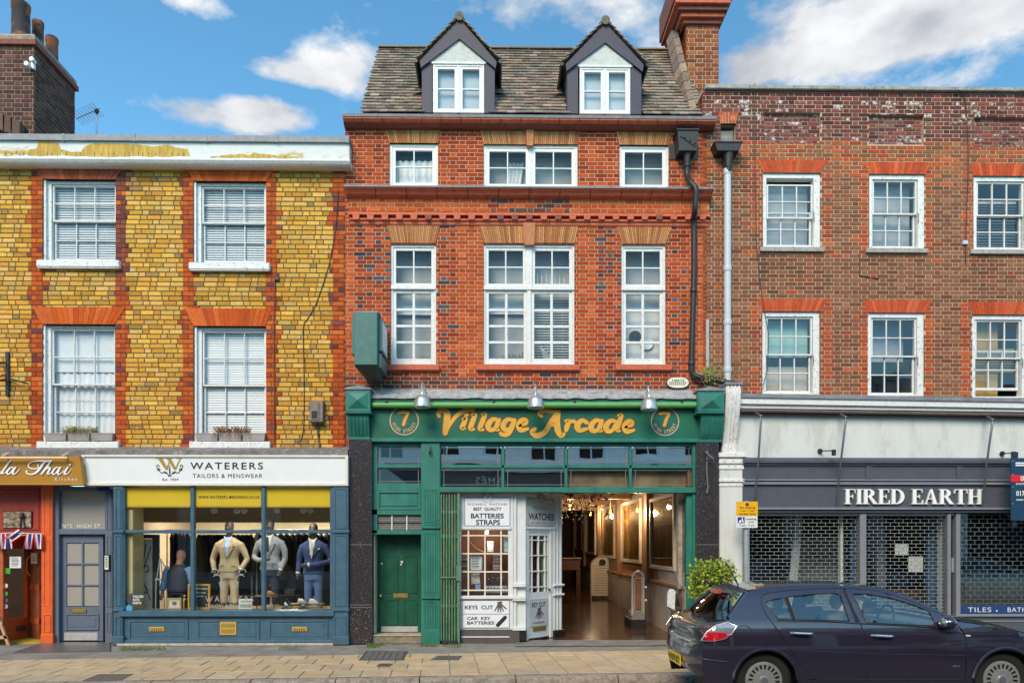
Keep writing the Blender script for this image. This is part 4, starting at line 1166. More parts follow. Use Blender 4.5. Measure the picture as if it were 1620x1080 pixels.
 O=thing('white_building','white rendered shop building across the street, seen in the reflections of the panes','building',(0,-18,0))
 M_wr=mat('white_render',(.88,.88,.86),.8,.06,3);YW=-17.6
 hol=[]
 for i in range(-15,16):
  hol.append((i*2.1-.55,i*2.1+.55,5.35,7.1))
 for i in range(-9,10):hol.append((i*3.6-1.5,i*3.6+1.5,.7,3.5))
 wm=wall_mesh(-34,34,0,8.4,hol,YW-.25,YW)
 wm.build('wall',M_wr,O)
 MB().box(-34,34,YW-.02,YW+.25,3.9,4.95).build('fascia',mat('charcoal_fascia',(.12,.125,.14),.5,.1),O)
 MB().box(-34,34,YW-.02,YW+.35,5.0,5.15).build('cornice',M_wr,O);MB().box(-34,34,YW-.3,YW+.2,8.4,8.7).build('parapet',M_wr,O)
 MB().box(-34,34,YW-1.6,YW-1.5,0,8.4).build('interior',M_dark,O)
 for h in hol[:31]:
  mb=MB();frame4(mb,h[0],h[1],h[2],h[3],.09,.09,.09,.09,YW-.2,YW-.1);mb.box((h[0]+h[1])/2-.03,(h[0]+h[1])/2+.03,YW-.2,YW-.12,h[2],h[3]);mb.box(h[0],h[1],YW-.2,YW-.12,6.3,6.36)
  mb.build('window',M_whiteclean,O)
 me=text_mesh('JAMES',.01,1.3);vs=[v_.co.copy()for v_ in me.vertices];fs=[tuple(p.vertices)for p in me.polygons]
 MB().add([(.75-q.x*.42,YW+.255,4.42+q.y*.42)for q in vs],fs).build('lettering',M_whiteclean,O,k='stuff')
 bpy.data.meshes.remove(me)
part_ground()
# ================================================================== shared shop helpers
M_navy=mat('slate_blue_paint',(.052,.118,.175),.38,.16,6,.12,wear=.45,wearcol=(.095,.155,.20),wearscale=8,wearlo=.57)
M_grey5=mat('blue_grey_paint',(.115,.145,.205),.42,.10,8,.06)
M_orange=mat('orange_red_paint',(.72,.12,.025),.42,.12,7,.08)
M_redpan=mat('brick_red_paint',(.36,.042,.020),.45,.15,5,.06)
M_brass=mat('brass',(.62,.42,.12),.32,.15,20,metal=.9)
M_steelp=mat('brushed_steel_plate',(.58,.58,.58),.38,.12,12,metal=.55,wear=.3,wearcol=(.35,.33,.3),wearscale=14)
M_ink=mat('black_lettering',(.012,.012,.014),.6,.1)
M_gilt=mat('gilt_lettering',(.36,.22,.03),.45,.15,20)
M_cream=mat('cream_letter',(.78,.74,.66),.5,.05)
M_cream_wall=mat('cream_wall',(.66,.58,.40),.9,.08,2)
M_tan_wall=mat('tan_wall',(.45,.35,.24),.9,.1,2)
def raised(parent,px0,py0,px1,py1,y,m,w=.05,name='panel',proud=.02,field=True):
 """a moulded panel: a bevelled border with a sunk field"""
 x0,x1,z0,z1=rect(px0,py0,px1,py1,y)
 mb=MB();frame4(mb,x0,x1,z0,z1,w,w,w,w,y-proud,y+.01)
 if field:
  mb.box(x0+w*.5,x1-w*.5,y-.003,y+.008,z0+w*.5,z1-w*.5)
  mb.cbox(x0+w+.02,x1-w-.02,y-proud*.5,y+.01,z0+w+.02,z1-w-.02,.012)
 o=mb.build(name,m,parent);o['kind']='stuff'
 return o
def letterbox(parent,px0,py0,px1,py1,y,m=None):
 x0,x1,z0,z1=rect(px0,py0,px1,py1,y)
 o=MB().cbox(x0,x1,y-.014,y+.01,z0,z1,.006).build('letter_box',m or M_brass,parent)
 MB().cbox(x0+.03,x1-.03,y-.022,y,z0+.018,z1-.018,.004).build('flap',M_brass,o)
 return o
# ================================================================== tailor's shopfront
YS=-.45
def part_tailor():
 T=thing('shopfront','slate blue tailor shopfront with three tall display windows and panelled stall riser','shopfront',(GX(365,YS),YS,0))
 for nm,a,b in(('pilaster',179,194),('pilaster',526,551)):
  x0,x1,z0,z1=rect(a,768,b,1021,YS-.05)
  p=MB().cbox(x0,x1,YS-.05,YS+.3,0.0,z1,.01).build(nm,M_navy,T)
  for(c,d)in((772,836),(846,958),(975,1008)):
   X0,X1,Z0,Z1=rect(a+3,c,b-3,d,YS-.06)
   mb=MB();frame4(mb,X0,X1,Z0,Z1,.018,.018,.02,.02,YS-.062,YS-.04);mb.build('moulding',M_navy,p)
  for c in(838,962):
   X0,X1,Z0,Z1=rect(a-1,c,b+1,c+5,YS-.08);MB().cbox(X0,X1,YS-.08,YS,Z0,Z1,.012).build('band',M_navy,p)
  X0,X1,Z0,Z1=rect(a-2,1006,b+1,1021,YS-.08);MB().cbox(X0,X1,YS-.085,YS,0,Z1,.012).build('base',M_navy,p)
 x0,x1,z0,z1=rect(193,972,527,1018,YS)
 bx('stall_riser',M_navy,T,x0,x1,YS,YS+.12,.05,z1,.006)
 bx('plinth',M_navy,T,x0-.02,x1+.02,YS-.05,YS+.1,.035,.085,.01)
 bx('ventilation_strip',mat('pale_step',(.42,.38,.32),.9,.3,10,.4),T,x0-.05,x1+.02,YS-.10,YS+.1,-.01,.034,.008)
 for(a,b)in((203,298),(311,411),(424,519)):raised(T,a,979,b,1013,YS,M_navy,.045,'riser_panel')
 for(a,b,c,d)in((236,991,260,998),(348,983,374,1004),(462,991,486,998)):
  X0,X1,Z0,Z1=rect(a,b,c,d,YS-.02)
  v=MB().cbox(X0,X1,YS-.03,YS,Z0,Z1,.006).build('air_vent',mat('gilt_vent',(.62,.40,.08),.4,.1,20,metal=.3),T)
  rows=2 if d-b>12 else 1;n=7
  for r in range(rows):
   for i in range(n):
    xx=X0+(X1-X0)*(.14+.72*i/(n-1));zz0=Z0+(Z1-Z0)*(.15+r*.42);zz1=zz0+(Z1-Z0)*(.30 if rows>1 else .6)
    MB().box(xx-.006,xx+.006,YS-.033,YS-.02,zz0,zz1).build('slot',M_black,v)
 X0,X1,Z0,Z1=rect(188,966,528,974,YS-.08)
 MB().xprism([(YS-.08,Z0),(YS+.15,Z0),(YS+.15,Z1+.02),(YS-.08,Z1)][::-1],X0,X1).build('sill',M_navy,T)
 zt=GZ(768,YS,365);zb=GZ(968,YS,365);ztr=GZ(840.5,YS,365)
 for px in(195.5,305,417,525.5):
  x=GX(px,YS);MB().cbox(x-.035,x+.035,YS-.03,YS+.06,zb,zt,.012).build('mullion',M_navy,T)
 xs=[198,302.2,307.8,414.2,419.8,522.5]
 for i in range(3):
  a,b=GX(xs[2*i],YS),GX(xs[2*i+1],YS)
  bx('transom',M_navy,T,a,b,YS-.02,YS+.05,ztr-.03,ztr+.03,.01)
  for c,d in((zb,ztr-.03),(ztr+.03,zt)):
   MB().box(a,b,YS+.01,YS+.016,c,d).build('pane',M_shopglass,T)
 bx('head',M_navy,T,GX(194,YS),GX(527,YS),YS-.03,YS+.2,zt,zt+.03)
 M_yel=mat('mustard_blind',(.86,.56,.02),.8,.05,3)
 bl=[]
 for i,(a,b)in enumerate(((198,301),(308,413),(420,523))):
  B=thing('window_blind',['mustard yellow blind at the top of the pane above the man in the waistcoat','mustard yellow blind printed with the web address','mustard yellow blind at the top of the pane above the blue suit'][i],'blind',(GX(a,YS),YS+.09,GZ(800,YS)),group='mustard blinds in the tailor window')
  pbx('cloth',M_yel,B,a,771,b,800.5,YS+.035,YS+.043,.001)
  X0,X1,Z0,Z1=rect(a,799,b,802,YS+.07)
  MB().tube([(X0,YS+.04,Z0),(X1,YS+.04,Z0)],.012,6).build('bottom_bar',mat('blind_bar',(.40,.28,.06),.6,.1),B)
  if i==1:write(B,'WWW.WATERERS-MENSWEAR.CO.UK',314,783.5,411,788.4,YS+.033,M_ink,.012,1.25)
 M_tr=mat('silver_transfer',(.36,.36,.35),.5,.1)
 write(T,'WATERERS',325,942.5,401,951,YS+.008,M_tr,-.005,1.5,name='window_transfer')
 write(T,'TAILORS & MENSWEAR',325,955,401,960,YS+.008,M_tr,0,1.25,name='window_transfer')
 mb=MB()
 for sg in(-1,1):
  c=P(362,915,YS+.006)
  for(ox,oz,r,t0,t1)in((.24,.12,.07,0,300),(.20,-.02,.10,40,250),(.12,-.1,.06,200,460)):
   pts=[]
   for i in range(13):
    t=R(t0+(t1-t0)*i/12);rr=r*(1-.45*i/12)
    pts.append((c.x+sg*(ox+rr*math.cos(t)),c.z+oz+rr*math.sin(t),.0055))
   ribbon(mb,pts,YS+.004,3)
 mb.build('window_transfer',M_tr,T,k='stuff')
 X,Z=P(222,948,YS).x,P(222,948,YS).z
 o=MB().lathe([(.12,0),(.12,.003)],(X-.12,YS+.003,Z),'y',20).build('round_sticker',mat('dark_sticker',(.05,.05,.055),.6,.1),T)
 write(T,'TAILORS\nSUITS\nSHIRTS',210,941,227,955,YS+.002,M_whiteclean,.02)
 o=MB().lathe([(.06,0),(.06,.003)],(GX(204,YS),YS+.003,GZ(961,YS)),'y',16).build('round_sticker',mat('blue_sticker',(.05,.35,.62),.5,.1),T)
 x0,x1=GX(188,YS),GX(536,YS);zf=.0;yb=5.0;zc=GZ(770,YS)
 rm=MB()
 rm.box(x0-.9,x1+.05,yb,yb+.1,0,zc+.3)
 rm.box(x1,x1+.08,YS+.15,yb,0,zc+.3)
 rm.build('back_wall',M_cream_wall,T,k='stuff')
 MB().box(x0-.98,x0-.9,.3,yb,0,zc+.3).build('side_wall',M_tan_wall,T)
 MB().box(x0-.98,GX(197,.2),.2,.3,0,zc+.3).build('return_wall',M_tan_wall,T)
 MB().box(GX(194,YS),GX(197,YS),YS+.1,.2,0,zc+.3).build('jamb_wall',M_tan_wall,T)
 MB().add([(GX(195,YS),YS+.15,zc+.02),(x1,YS+.15,zc+.02),(x1,yb,zc+.02),(x0-.9,yb,zc+.02),(x0-.9,.25,zc+.02),(GX(195,YS),.25,zc+.02)],[(5,4,3,2,1,0)]).build('ceiling',mat('ceiling_white',(.72,.70,.64),.9,.04),T)
 MB().add([(GX(195,YS),YS+.1,.02),(x1,YS+.1,.02),(x1,yb,.02),(x0-.9,yb,.02),(x0-.9,.25,.02),(GX(195,YS),.25,.02)],[(0,1,2,3,4,5)]).build('floor',mat('dark_carpet',(.06,.055,.06),.95,.2),T)
 zd=GZ(963,YS+.1)
 bx('display_floor',mat('light_wood_board',(.46,.30,.14),.5,.2,12,stretch=(.3,3,3)),T,GX(305,YS),x1,YS+.08,YS+.95,zd-.06,zd,.01)
 bx('window_board',mat('light_wood_board',(0,0,0)),T,GX(197,YS),GX(305,YS),YS+.08,YS+.35,zd-.06,zd-.002,.01)
 bx('back_counter',mat('dark_counter',(.05,.04,.04),.6,.2),T,GX(305,2.9),x1,2.9,3.3,.02,1.25)
 bx('low_cabinet',mat('dark_counter',(0,0,0)),T,GX(330,1.2),GX(470,1.2),1.15,1.45,.02,.78)
 bx('cream_jamb',mat('cream_gloss',(.72,.55,.26),.5,.05),T,GX(199,YS+.1),GX(211,YS+.1),YS+.08,YS+.5,zd,zt,.01)
 bx('bulkhead',mat('bulkhead_paint',(.52,.46,.36),.9,.05),T,x0-.9,x1,2.2,2.4,GZ(826,2.2),zc+.02,.01)
 return T,x0,x1,zd,zt
TAILOR=part_tailor()
def part_tailor_sign():
 y=YS-.05
 T=thing('shop_sign','long white signboard with black lettering and gilt monogram above the tailor window','sign',(GX(340,y),y,GZ(768,y)))
 x0,x1,z0,z1=rect(130,719.5,551,768,y)
 fr=MB();frame4(fr,x0,x1,z0,z1,.05,.05,.04,.05,y-.03,y+.3);fr.build('frame',mat('ivory_frame',(.70,.68,.60),.5,.08,12,wear=.3,wearcol=(.4,.36,.3),wearscale=10),T)
 bx('board',mat('sign_white',(.74,.77,.77),.35,.03,3),T,x0+.05,x1-.05,y,y+.28,z0+.05,z1-.04,.002)
 yy=y-.002
 write(T,'WATERERS',301,731,416,742,yy,M_ink,.012,1.28)
 write(T,'TAILORS & MENSWEAR',305,749,415,755.5,yy,M_ink,.0,1.18)
 write(T,'Est. 1934',257,756,282,760,yy,M_ink,.01,1.2)
 def zz(a,b):p=P(a,b,yy);return(p.x,p.z)
 g=MB()
 for poly in([(250,725),(257,725),(266,742),(262,742.5)],[(264,725),(270.5,725),(279.5,742),(275.5,742.5)]):
  g.prism([zz(*q)for q in poly],yy-.006,yy)
 for poly in([(262,742.5),(265.5,742),(268.8,728.5),(267.6,728.2)],[(275.8,742.5),(278.8,742),(286,725.5),(284.2,725.5)],[(247,724.3),(259.5,724.3),(259.5,725.3),(247,725.3)],[(262,724.3),(272.5,724.3),(272.5,725.3),(262,725.3)],[(279.5,724.3),(288,724.3),(288,725.3),(279.5,725.3)]):
  g.prism([zz(*q)for q in poly],yy-.004,yy)
 g.build('monogram',M_gilt,T,k='stuff')
 c=MB()
 for sg in(-1,1):
  for pts in([(268.5+sg*3,750),(268.5+sg*8,745.5),(268.5+sg*12,748),(268.5+sg*16,745),(268.5+sg*20,739),(268.5+sg*20.5,736),(268.5+sg*17.5,735.5),(268.5+sg*16.5,738)],[(268.5+sg*20,742.5),(268.5+sg*16.5,744),(268.5+sg*15.5,741.5),(268.5+sg*18,741)],[(268.5+sg*4,747),(268.5+sg*6.5,748.5),(268.5+sg*8.5,747)]):
   ribbon(c,[(*zz(*q),.007)for q in pts],yy-.003,4)
 ribbon(c,[(*zz(268.4,736),.004),(*zz(268.6,744),.012),(*zz(268.6,751),.006)],yy-.0045,4)
 for sg in(-1,1):ribbon(c,[(*zz(268.5,750),.006),(*zz(268.5+sg*2.4,752.5),.006),(*zz(268.5,753),.005)],yy-.0035,4)
 c.build('scroll_ornament',M_ink,T,k='stuff')
 y2=YS-.2
 T=thing('shop_sign','ochre signboard with white script lettering above the orange restaurant front','sign',(GX(60,y2),y2,GZ(766,y2)))
 x0,x1,z0,z1=rect(-130,721,130,766.5,y2)
 M_och=mat('ochre_board',(.40,.19,.018),.35,.10,2.5)
 MB().prism([(x0,z0),(x1+.02,z0),(x1-.05,z1),(x0,z1)],y2,y2+.2).build('board',M_och,T)
 bx('bottom_trim',mat('ochre_trim',(.52,.27,.05),.4,.1),T,x0,x1+.02,y2-.012,y2,z0,z0+.02)
 MB().tube([P(-60,724,y2-.10),P(107,724,y2-.10)],.022,8).build('light_rail',mat('pale_gold_rail',(.72,.52,.28),.35,.1),T,smooth=True)
 for px in(5,99):MB().tube([P(px,721,y2-.1),P(px+9,716.5,y2+.05)],.02,6).build('rail_arm',mat('pale_gold_rail',(0,0,0)),T)
 ya=y2-.004
 sc=140/1620.
 def k(a,b,w):p=P(a*sc,715+b*sc,ya);return(p.x,p.z,w*sc/84*.9)
 letters={'l':[[(-60,380,8),(20,385,14),(90,290,16),(160,190,18),(200,155,12)],[(20,350,8),(40,385,14),(90,375,8),(130,330,6)]],'a':[[(260,285,8),(200,280,12),(140,340,18),(130,390,14),(180,390,12),(240,320,12),(290,275,14)],[(285,280,12),(235,365,20),(250,400,12),(310,370,8),(370,300,5)]],'T':[[(700,225,14),(690,285,10),(620,305,10),(530,275,12),(535,215,12),(620,170,10),(740,160,14),(860,165,16),(950,155,10)],[(850,165,14),(790,215,22),(720,310,24),(650,380,18),(560,405,12),(490,375,14),(490,345,18)]],'h':[[(930,165,16),(860,270,20),(760,400,14)],[(800,350,8),(880,285,12),(920,290,18),(880,370,18),(870,400,12),(920,390,8),(970,340,5)]],'b':[[(1080,285,8),(1030,280,12),(975,340,18),(965,395,14),(1010,395,10),(1070,320,12),(1110,275,14)],[(1105,285,12),(1060,370,20),(1080,405,12),(1140,370,7),(1170,340,5)]],'i':[[(1245,275,14),(1185,370,20),(1195,400,14),(1250,385,8),(1310,310,4)],[(1280,228,20),(1284,226,20)]]}
 sh,fg=MB(),MB();e=0
 for ss in letters.values():
  for st in ss:
   e+=1
   ribbon(sh,[(k(a+10,b+12,w*1.15))for a,b,w in st],ya+.0015+e*.0001,5)
   ribbon(fg,[(k(a,b,w))for a,b,w in st],ya-.003-e*.0003,5)
 sh.build('letter_shadow',mat('letter_shadow',(.05,.02,.02),.6),T,k='stuff');fg.build('script_lettering',M_whiteclean,T,k='stuff')
 write(T,'Kitchen',87,754.5,122.5,760.5,ya,M_cream,.0,1.45)
part_tailor_sign()
# ================================================================== No 5 entrance
def part_no5():
 y=-.15
 T=thing('entrance_doorway','blue grey panelled entrance door numbered 5 between the orange front and the tailor','door',(GX(130,y),y,0))
 x0,x1,z0,z1=rect(84,769,178,1014,y)
 zt=GZ(769,y)
 for a,b in((84,93),(166,178)):
  X0,X1,_,_=rect(a,769,b,1014,y-.04)
  p=MB().cbox(X0,X1,y-.04,y+.15,0.0,zt,.006).build('jamb',M_grey5,T)
  if a>100:
   for c,d in((776,838),(848,960),(968,1000)):
    q=rect(a+2.5,c,b-2.5,d,y-.05);mb=MB();frame4(mb,*q,.015,.015,.015,.015,y-.05,y-.035);mb.build('moulding',M_grey5,p)
 q=rect(92,836,167,845,y-.03);bx('transom',M_grey5,T,q[0],q[1],y-.03,y+.1,q[2],q[3],.008)
 q=rect(92,769,167,776,y-.03);bx('head',M_grey5,T,q[0],q[1],y-.03,y+.1,q[2],q[3],.008)
 q=rect(93,775,166,837,y+.04)
 fl=MB().box(q[0],q[1],y+.04,y+.046,q[2],q[3]).build('fanlight',M_frost,T)
 MB().box(q[0],q[1],y+.3,y+.31,q[2],q[3]).build('fanlight_screen',mat('brown_screen',(.34,.27,.19),.9,.08),T)
 write(T,'Nº5  HIGH ST',99,828.5,159,835,y+.036,M_cream,.012,1.2,name='number_lettering')
 d0,d1,e0,e1=rect(96,846,163,1012,y+.05);e0=.03
 D=MB().cbox(d0,d1,y+.06,y+.11,e0,e1,.004)
 gz=rect(105,858,156,959,y+.05)
 Dm=wall_mesh(d0,d1,e0,e1,[gz],y+.05,y+.1).build('door',M_grey5,T)
 gx0,gx1,gz0,gz1=gz
 mb=MB();xm=gx0+(gx1-gx0)*.5
 mb.cbox(xm-.018,xm+.018,y+.045,y+.09,gz0,gz1,.006)
 zs=[gz0+(gz1-gz0)*i/3 for i in range(4)]
 for z in zs[1:3]:mb.cbox(gx0,gx1,y+.047,y+.088,z-.016,z+.016,.006)
 mb.build('glazing_bar',M_grey5,Dm)
 for i in range(3):
  for a,b in((gx0,xm-.018),(xm+.018,gx1)):
   MB().box(a,b,y+.07,y+.076,zs[i]+.012,zs[i+1]-.012).build('pane',M_frost,Dm)
 MB().box(gx0-.05,gx1+.05,y+.25,y+.26,gz0,gz1).build('hall_screen',mat('hall_grey',(.30,.27,.22),.9,.1),T)
 raised(Dm,104,970,157,996,y+.05,M_grey5,.03,'lower_panel')
 q=rect(96+5,1000,154,1012,y+.03);bx('kick_plate',M_steelp,Dm,q[0],q[1],y+.038,y+.05,e0+.01,q[3],.002)
 letterbox(Dm,113,962.5,137,969.5,y+.046)
 MB().tube([P(92,914,y+.01),P(91,918,y-.02),P(92,925,y+.0)],.012,6).build('handle',M_steelp,Dm)
 E=thing('entry_phone','white and black door entry keypad on the frame beside the grey blue door','keypad',(GX(169,y),y-.05,GZ(901,y)))
 q=rect(164.5,877,174,902,y-.07);bx('housing',M_black,E,q[0],q[1],y-.075,y-.04,q[2],q[3],.006)
 q2=rect(165.5,878.5,171.5,900.5,y-.08);fp=bx('faceplate',M_whiteclean,E,q2[0],q2[1],y-.082,y-.07,q2[2],q2[3],.004)
 for r in range(6):MB().box(q2[0]+.015,q2[1]-.015,y-.086,y-.08,q2[3]-.035-r*.035,q2[3]-.018-r*.035).build('button',M_ink,fp)
 L=thing('door_light','dark blue bulkhead light under the sign at the door corner','lamp',tuple(P(165,774,y-.1)))
 q=rect(153,769.5,175,775.5,y-.12);MB().prism([(q[0]+.02,q[2]),(q[1],q[2]),(q[1],q[3]),(q[0],q[3])],y-.14,y-.0).build('housing',mat('deep_blue_plastic',(.012,.014,.10),.3,.1),L)
 q=rect(155,774,173,776,y-.12);bx('diffuser',mat('dim_lens',(.12,.12,.3),.3,.1),L,q[0],q[1],y-.12,y-.02,q[2]-.01,q[2]+.005)
 pts=[(px,py)for px,py in((20,1031),(174,1028),(174,1014.5),(70,1014.5))]
 gp=[]
 for px,py in pts:yy=GY(py,.012,px);gp.append((GX(px,yy),yy))
 S=MB().zprism(gp,-.03,.012).build('threshold_slab',mat('wet_slate',(.12,.112,.11),.35,.25,5,.1));kind(S,'structure','dark grey slate threshold before the grey blue door')
 B=thing('door_bells','three small black bell pushes beside the grey blue door','bell',tuple(P(82,905,y)))
 for py in(892.5,903,912):q=rect(80.5,py-2,83.5,py+2,y-.05);bx('bell_push',M_black,B,q[0],q[1],y-.06,y-.03,q[2],q[3])
part_no5()
# ================================================================== orange restaurant front
def part_thai():
 y=-.2
 T=thing('shopfront','orange red restaurant front with bunting and open porch beside door number five','shopfront',(GX(30,y),y,0))
 zt=GZ(768,y)
 x0,x1,z0,z1=rect(65,768,83,1016,y-.05)
 p=MB().cbox(x0,x1,y-.05,y+.2,0,zt,.008).build('pilaster',M_orange,T)
 for c,d in((772,845),(855,958)):
  q=rect(69,c,79,d,y-.06);mb=MB();frame4(mb,*q,.012,.012,.015,.015,y-.06,y-.045);mb.build('moulding',M_orange,p)
 q=rect(69,971,80,1000,y-.06);mb=MB();frame4(mb,*q,.015,.015,.02,.02,y-.062,y-.045);mb.build('moulding',M_orange,p)
 q=rect(64,1003,84,1016,y-.07);bx('base',M_orange,p,q[0],q[1],y-.075,y+.15,0,q[3],.008)
 q=rect(-130,768,65,846,y+.02);bx('upper_panel',M_redpan,T,q[0],q[1],y+.02,y+.2,q[2],q[3],.004)
 raised(T,-60,775,62,838,y+.02,M_redpan,.05,'panel_moulding',.015,False)
 M_plum_i=mat('brown_interior',(.20,.085,.05),.7,.2,2)
 M_wood=mat('orange_wood',(.42,.10,.03),.5,.2,9,.1)
 zb=0.0;zm=GZ(846,y)
 bx('screen_post',M_wood,T,*rect(-2,846,5,1012,y+.0)[:2],y,y+.12,0,zm,.006)
 a,b=P(5,1010,y+.1),P(45,1003,y+.75)
 d=(b-a);d.z=0;n=d.length;d.normalize();nn=Vector((d.y,-d.x,0))
 def slab(name,u0,u1,z0,z1,t,m,off=0.0,par=T):
  v=[]
  for z in(z0,z1):
   for uu,tt in((u0,-t/2),(u1,-t/2),(u1,t/2),(u0,t/2)):
    q=a+d*uu+nn*(tt+off);v.append((q.x,q.y,z))
  return MB().add(v,[(0,1,5,4),(1,2,6,5),(2,3,7,6),(3,0,4,7),(4,5,6,7),(3,2,1,0)]).build(name,m,par)
 slab('screen_base',0,n,0,.42,.06,M_wood);slab('screen_top',0,n,zm-.25,zm,.06,M_wood)
 slab('screen_stile',0,.07,.42,zm-.25,.06,M_wood);slab('screen_stile',n-.08,n,.42,zm-.25,.06,M_wood)
 slab('screen_glass',.07,n-.08,.42,zm-.25,.008,glass('tinted_glass',(.60,.42,.32),1.5))
 lb=slab('letter_box',n*.45,n*.8,.17,.27,.02,mat('dark_brass',(.12,.10,.08),.4,.1,metal=.6),.035)
 c0,c1=P(47,1000,y+.8),P(64,1003,y+.45)
 a=c0;d=(c1-c0);d.z=0;n=d.length;d.normalize();nn=Vector((d.y,-d.x,0))
 DL=slab('door',0,n,.02,zm,.045,mat('brown_door',(.27,.075,.035),.5,.15,6))
 slab('door_rail',0,n,.95,1.05,.05,M_wood,.006,DL);slab('door_rail',0,n,.3,.4,.05,M_wood,.006,DL)
 q=c0+d*n*.3+nn*.05
 MB().tube([q+Vector((0,0,1.1)),q+Vector((0,0,1.2))+nn*.05,q+Vector((0,0,1.42))+nn*.05,q+Vector((0,0,1.5))],.012,6).build('pull_handle',M_brass,DL)
 rm=MB();X0,X1=GX(-130),GX(84)
 rm.box(X0,X1,3.2,3.3,0,zt);rm.box(X0,X1,.2,3.2,zt-.02,zt+.05);rm.box(X1-.05,X1+.02,.2,3.2,0,zt)
 rm.build('back_wall',M_plum_i,T,k='stuff')
 MB().box(X0,X1,y,3.2,-.02,.015).build('porch_floor',mat('yellow_mat',(.42,.30,.03),.9,.15,10),T)
 def notice(px0,py0,px1,py1,yy,m,label,nm='notice',wr=None):
  q=rect(px0,py0,px1,py1,yy)
  o=thing(nm,label,'notice',(q[0],yy,q[2]))
  MB().box(q[0],q[1],yy-.004,yy,q[2],q[3]).build('sheet',m,o)
  if wr:
   for i in range(wr):write(o,random.choice(['WE ARE OPEN','LUNCH MENU','TAKE AWAY','EVENING']),px0+2.5,py0+2.5+i*(py1-py0-4)/wr,px1-2.5,py0+2.5+(i+.55)*(py1-py0-4)/wr,yy-.004,M_ink,.0)if False else MB().box(q[0]+.03,q[1]-.03-random.uniform(0,.05),yy-.006,yy-.003,q[3]-.04-i*(q[3]-q[2]-.05)/wr,q[3]-.03-i*(q[3]-q[2]-.05)/wr).build('print_line',M_ink,o)
  return o
 M_pap=mat('paper_white',(.72,.70,.70),.8,.05)
 notice(15.5,880,33.5,898,y+.05,M_pap,'white typed notice taped inside the restaurant door glass',wr=6)
 notice(49,874,59,891,y+.40,mat('paper_dim',(.42,.30,.27),.8,.1),'dim paper sheet on the brown inner door',wr=3)
 notice(6.5,898,16.5,907,y+.05,mat('green_sticker',(.05,.32,.02),.5,.1),'bright green rectangular sticker on the restaurant glass')
 for i,(py,m,lb_)in enumerate(((926,M_pap,'white shield sticker with a green centre on the glass'),(938.5,mat('green_dot',(.03,.38,.06),.5,.1),'round green sticker below the white shield'),(949,mat('mauve_dot',(.13,.09,.17),.5,.1),'round mauve sticker below the green one'),(958.5,mat('grey_dot',(.45,.42,.44),.5,.1),'lowest round grey sticker on the restaurant glass'))):
  c=P(9,py,y+.05);o=MB().lathe([(.042,0),(.042,.004)],(c.x,y+.046,c.z),'y',14).build('sticker',m);tag(o,lb_,'sticker')
 q=rect(5,808,50.5,835,y)
 F=thing('framed_photograph','brown toned photograph of a dark figure in a room on the red panel','picture',(q[0],y,q[2]))
 MB().box(q[0],q[1],y-.01,y+.02,q[2],q[3]).build('frame',M_black,F)
 MB().box(q[0]+.01,q[1]-.01,y-.013,y-.005,q[2]+.01,q[3]-.01).build('print',mat('sepia_print',(.34,.24,.16),.5,.8,12,wear=.9,wearcol=(.05,.04,.045),wearscale=14,wearlo=.5),F)
 fx=GX(36,y);mb=MB();mb.tube([(fx,y-.014,q[2]+.2),(fx,y-.014,q[3]-.03)],[.06,.03],6);mb.tube([(fx-.03,y-.014,q[2]+.01),(fx-.02,y-.014,q[2]+.2)],.02,5);mb.tube([(fx+.05,y-.014,q[2]+.01),(fx+.02,y-.014,q[2]+.2)],.02,5)
 mb.build('printed_figure',M_ink,F)
 cols=[mat('flag_red',(.50,.02,.03),.8,.1),mat('flag_white',(.75,.73,.74),.8,.05),mat('flag_blue',(.05,.05,.22),.8,.1)]
 lab=['striped red white and blue flag of the bunting at the frame edge','second striped flag of the bunting from the frame edge','swung striped flag of the bunting hanging by one corner','striped flag of the bunting left of the post','crumpled striped flag of the bunting against the post']
 MB_c=MB().tube([P(-30,845,y-.09),P(20,842.5,y-.1),P(68,844,y-.09)],.006,5)
 S=tag(MB_c.build('bunting_string',M_whiteclean),'thin string carrying the striped flags','string')
 for i,(a0,a1,sk,ang)in enumerate(((-7,5,0,0),(5,19,1,5),(25,39,-6,38),(41,54,-2,-3),(54,68,1,10))):
  Fg=thing('bunting_flag',lab[i],'flag',tuple(P((a0+a1)/2,868,y-.1)),group='striped flags of the bunting')
  q=rect(a0,843.5,a1,867,y-.1);n=7;hh=q[3]-q[2]
  idx=[0,1,2,2,1,0]
  for k in range(6):
   vs=[];fs=[]
   f0,f1=k/6,(k+1)/6
   for j in range(n+1):
    t=j/n
    for f in(f0,f1):
     x=q[0]+(q[1]-q[0])*f+sk/84*t;z=q[3]-hh*t-math.sin(f*3.1)*.01
     yy=y-.1+.03*math.sin(f*7+i+t*2)*(.3+t)
     if ang>20:
      cx,cz=q[1],q[3];dx,dz=x-cx,z-cz;ca,sa=math.cos(R(-ang)),math.sin(R(-ang));x,z=cx+dx*ca-dz*sa,cz+dx*sa+dz*ca
     vs.append((x,yy,z))
   for j in range(n):fs.append((2*j,2*j+2,2*j+3,2*j+1))
   MB().add(vs,fs).build('stripe',cols[idx[k]],Fg,smooth='all')
 A=thing('chalkboard_sign','wooden framed chalkboard standing at the restaurant porch','sign',(GX(2,-.45),-.45,0))
 z0,z1=0.0,GZ(958,-.45);xr0,xr1=GX(15,-.5),GX(1,-.35)
 M_fr=mat('pale_pine',(.52,.30,.16),.6,.15,12)
 MB().prism([(xr0-.05,0),(xr0,0),(xr1,z1),(xr1-.05,z1)],-.50,-.46).build('leg',M_fr,A)
 MB().prism([(GX(-60),.12),(xr0-.06,.18),(xr1-.05,z1-.03),(GX(-60),z1-.03)],-.49,-.47).build('board',mat('blackboard',(.012,.013,.03),.7,.2),A)
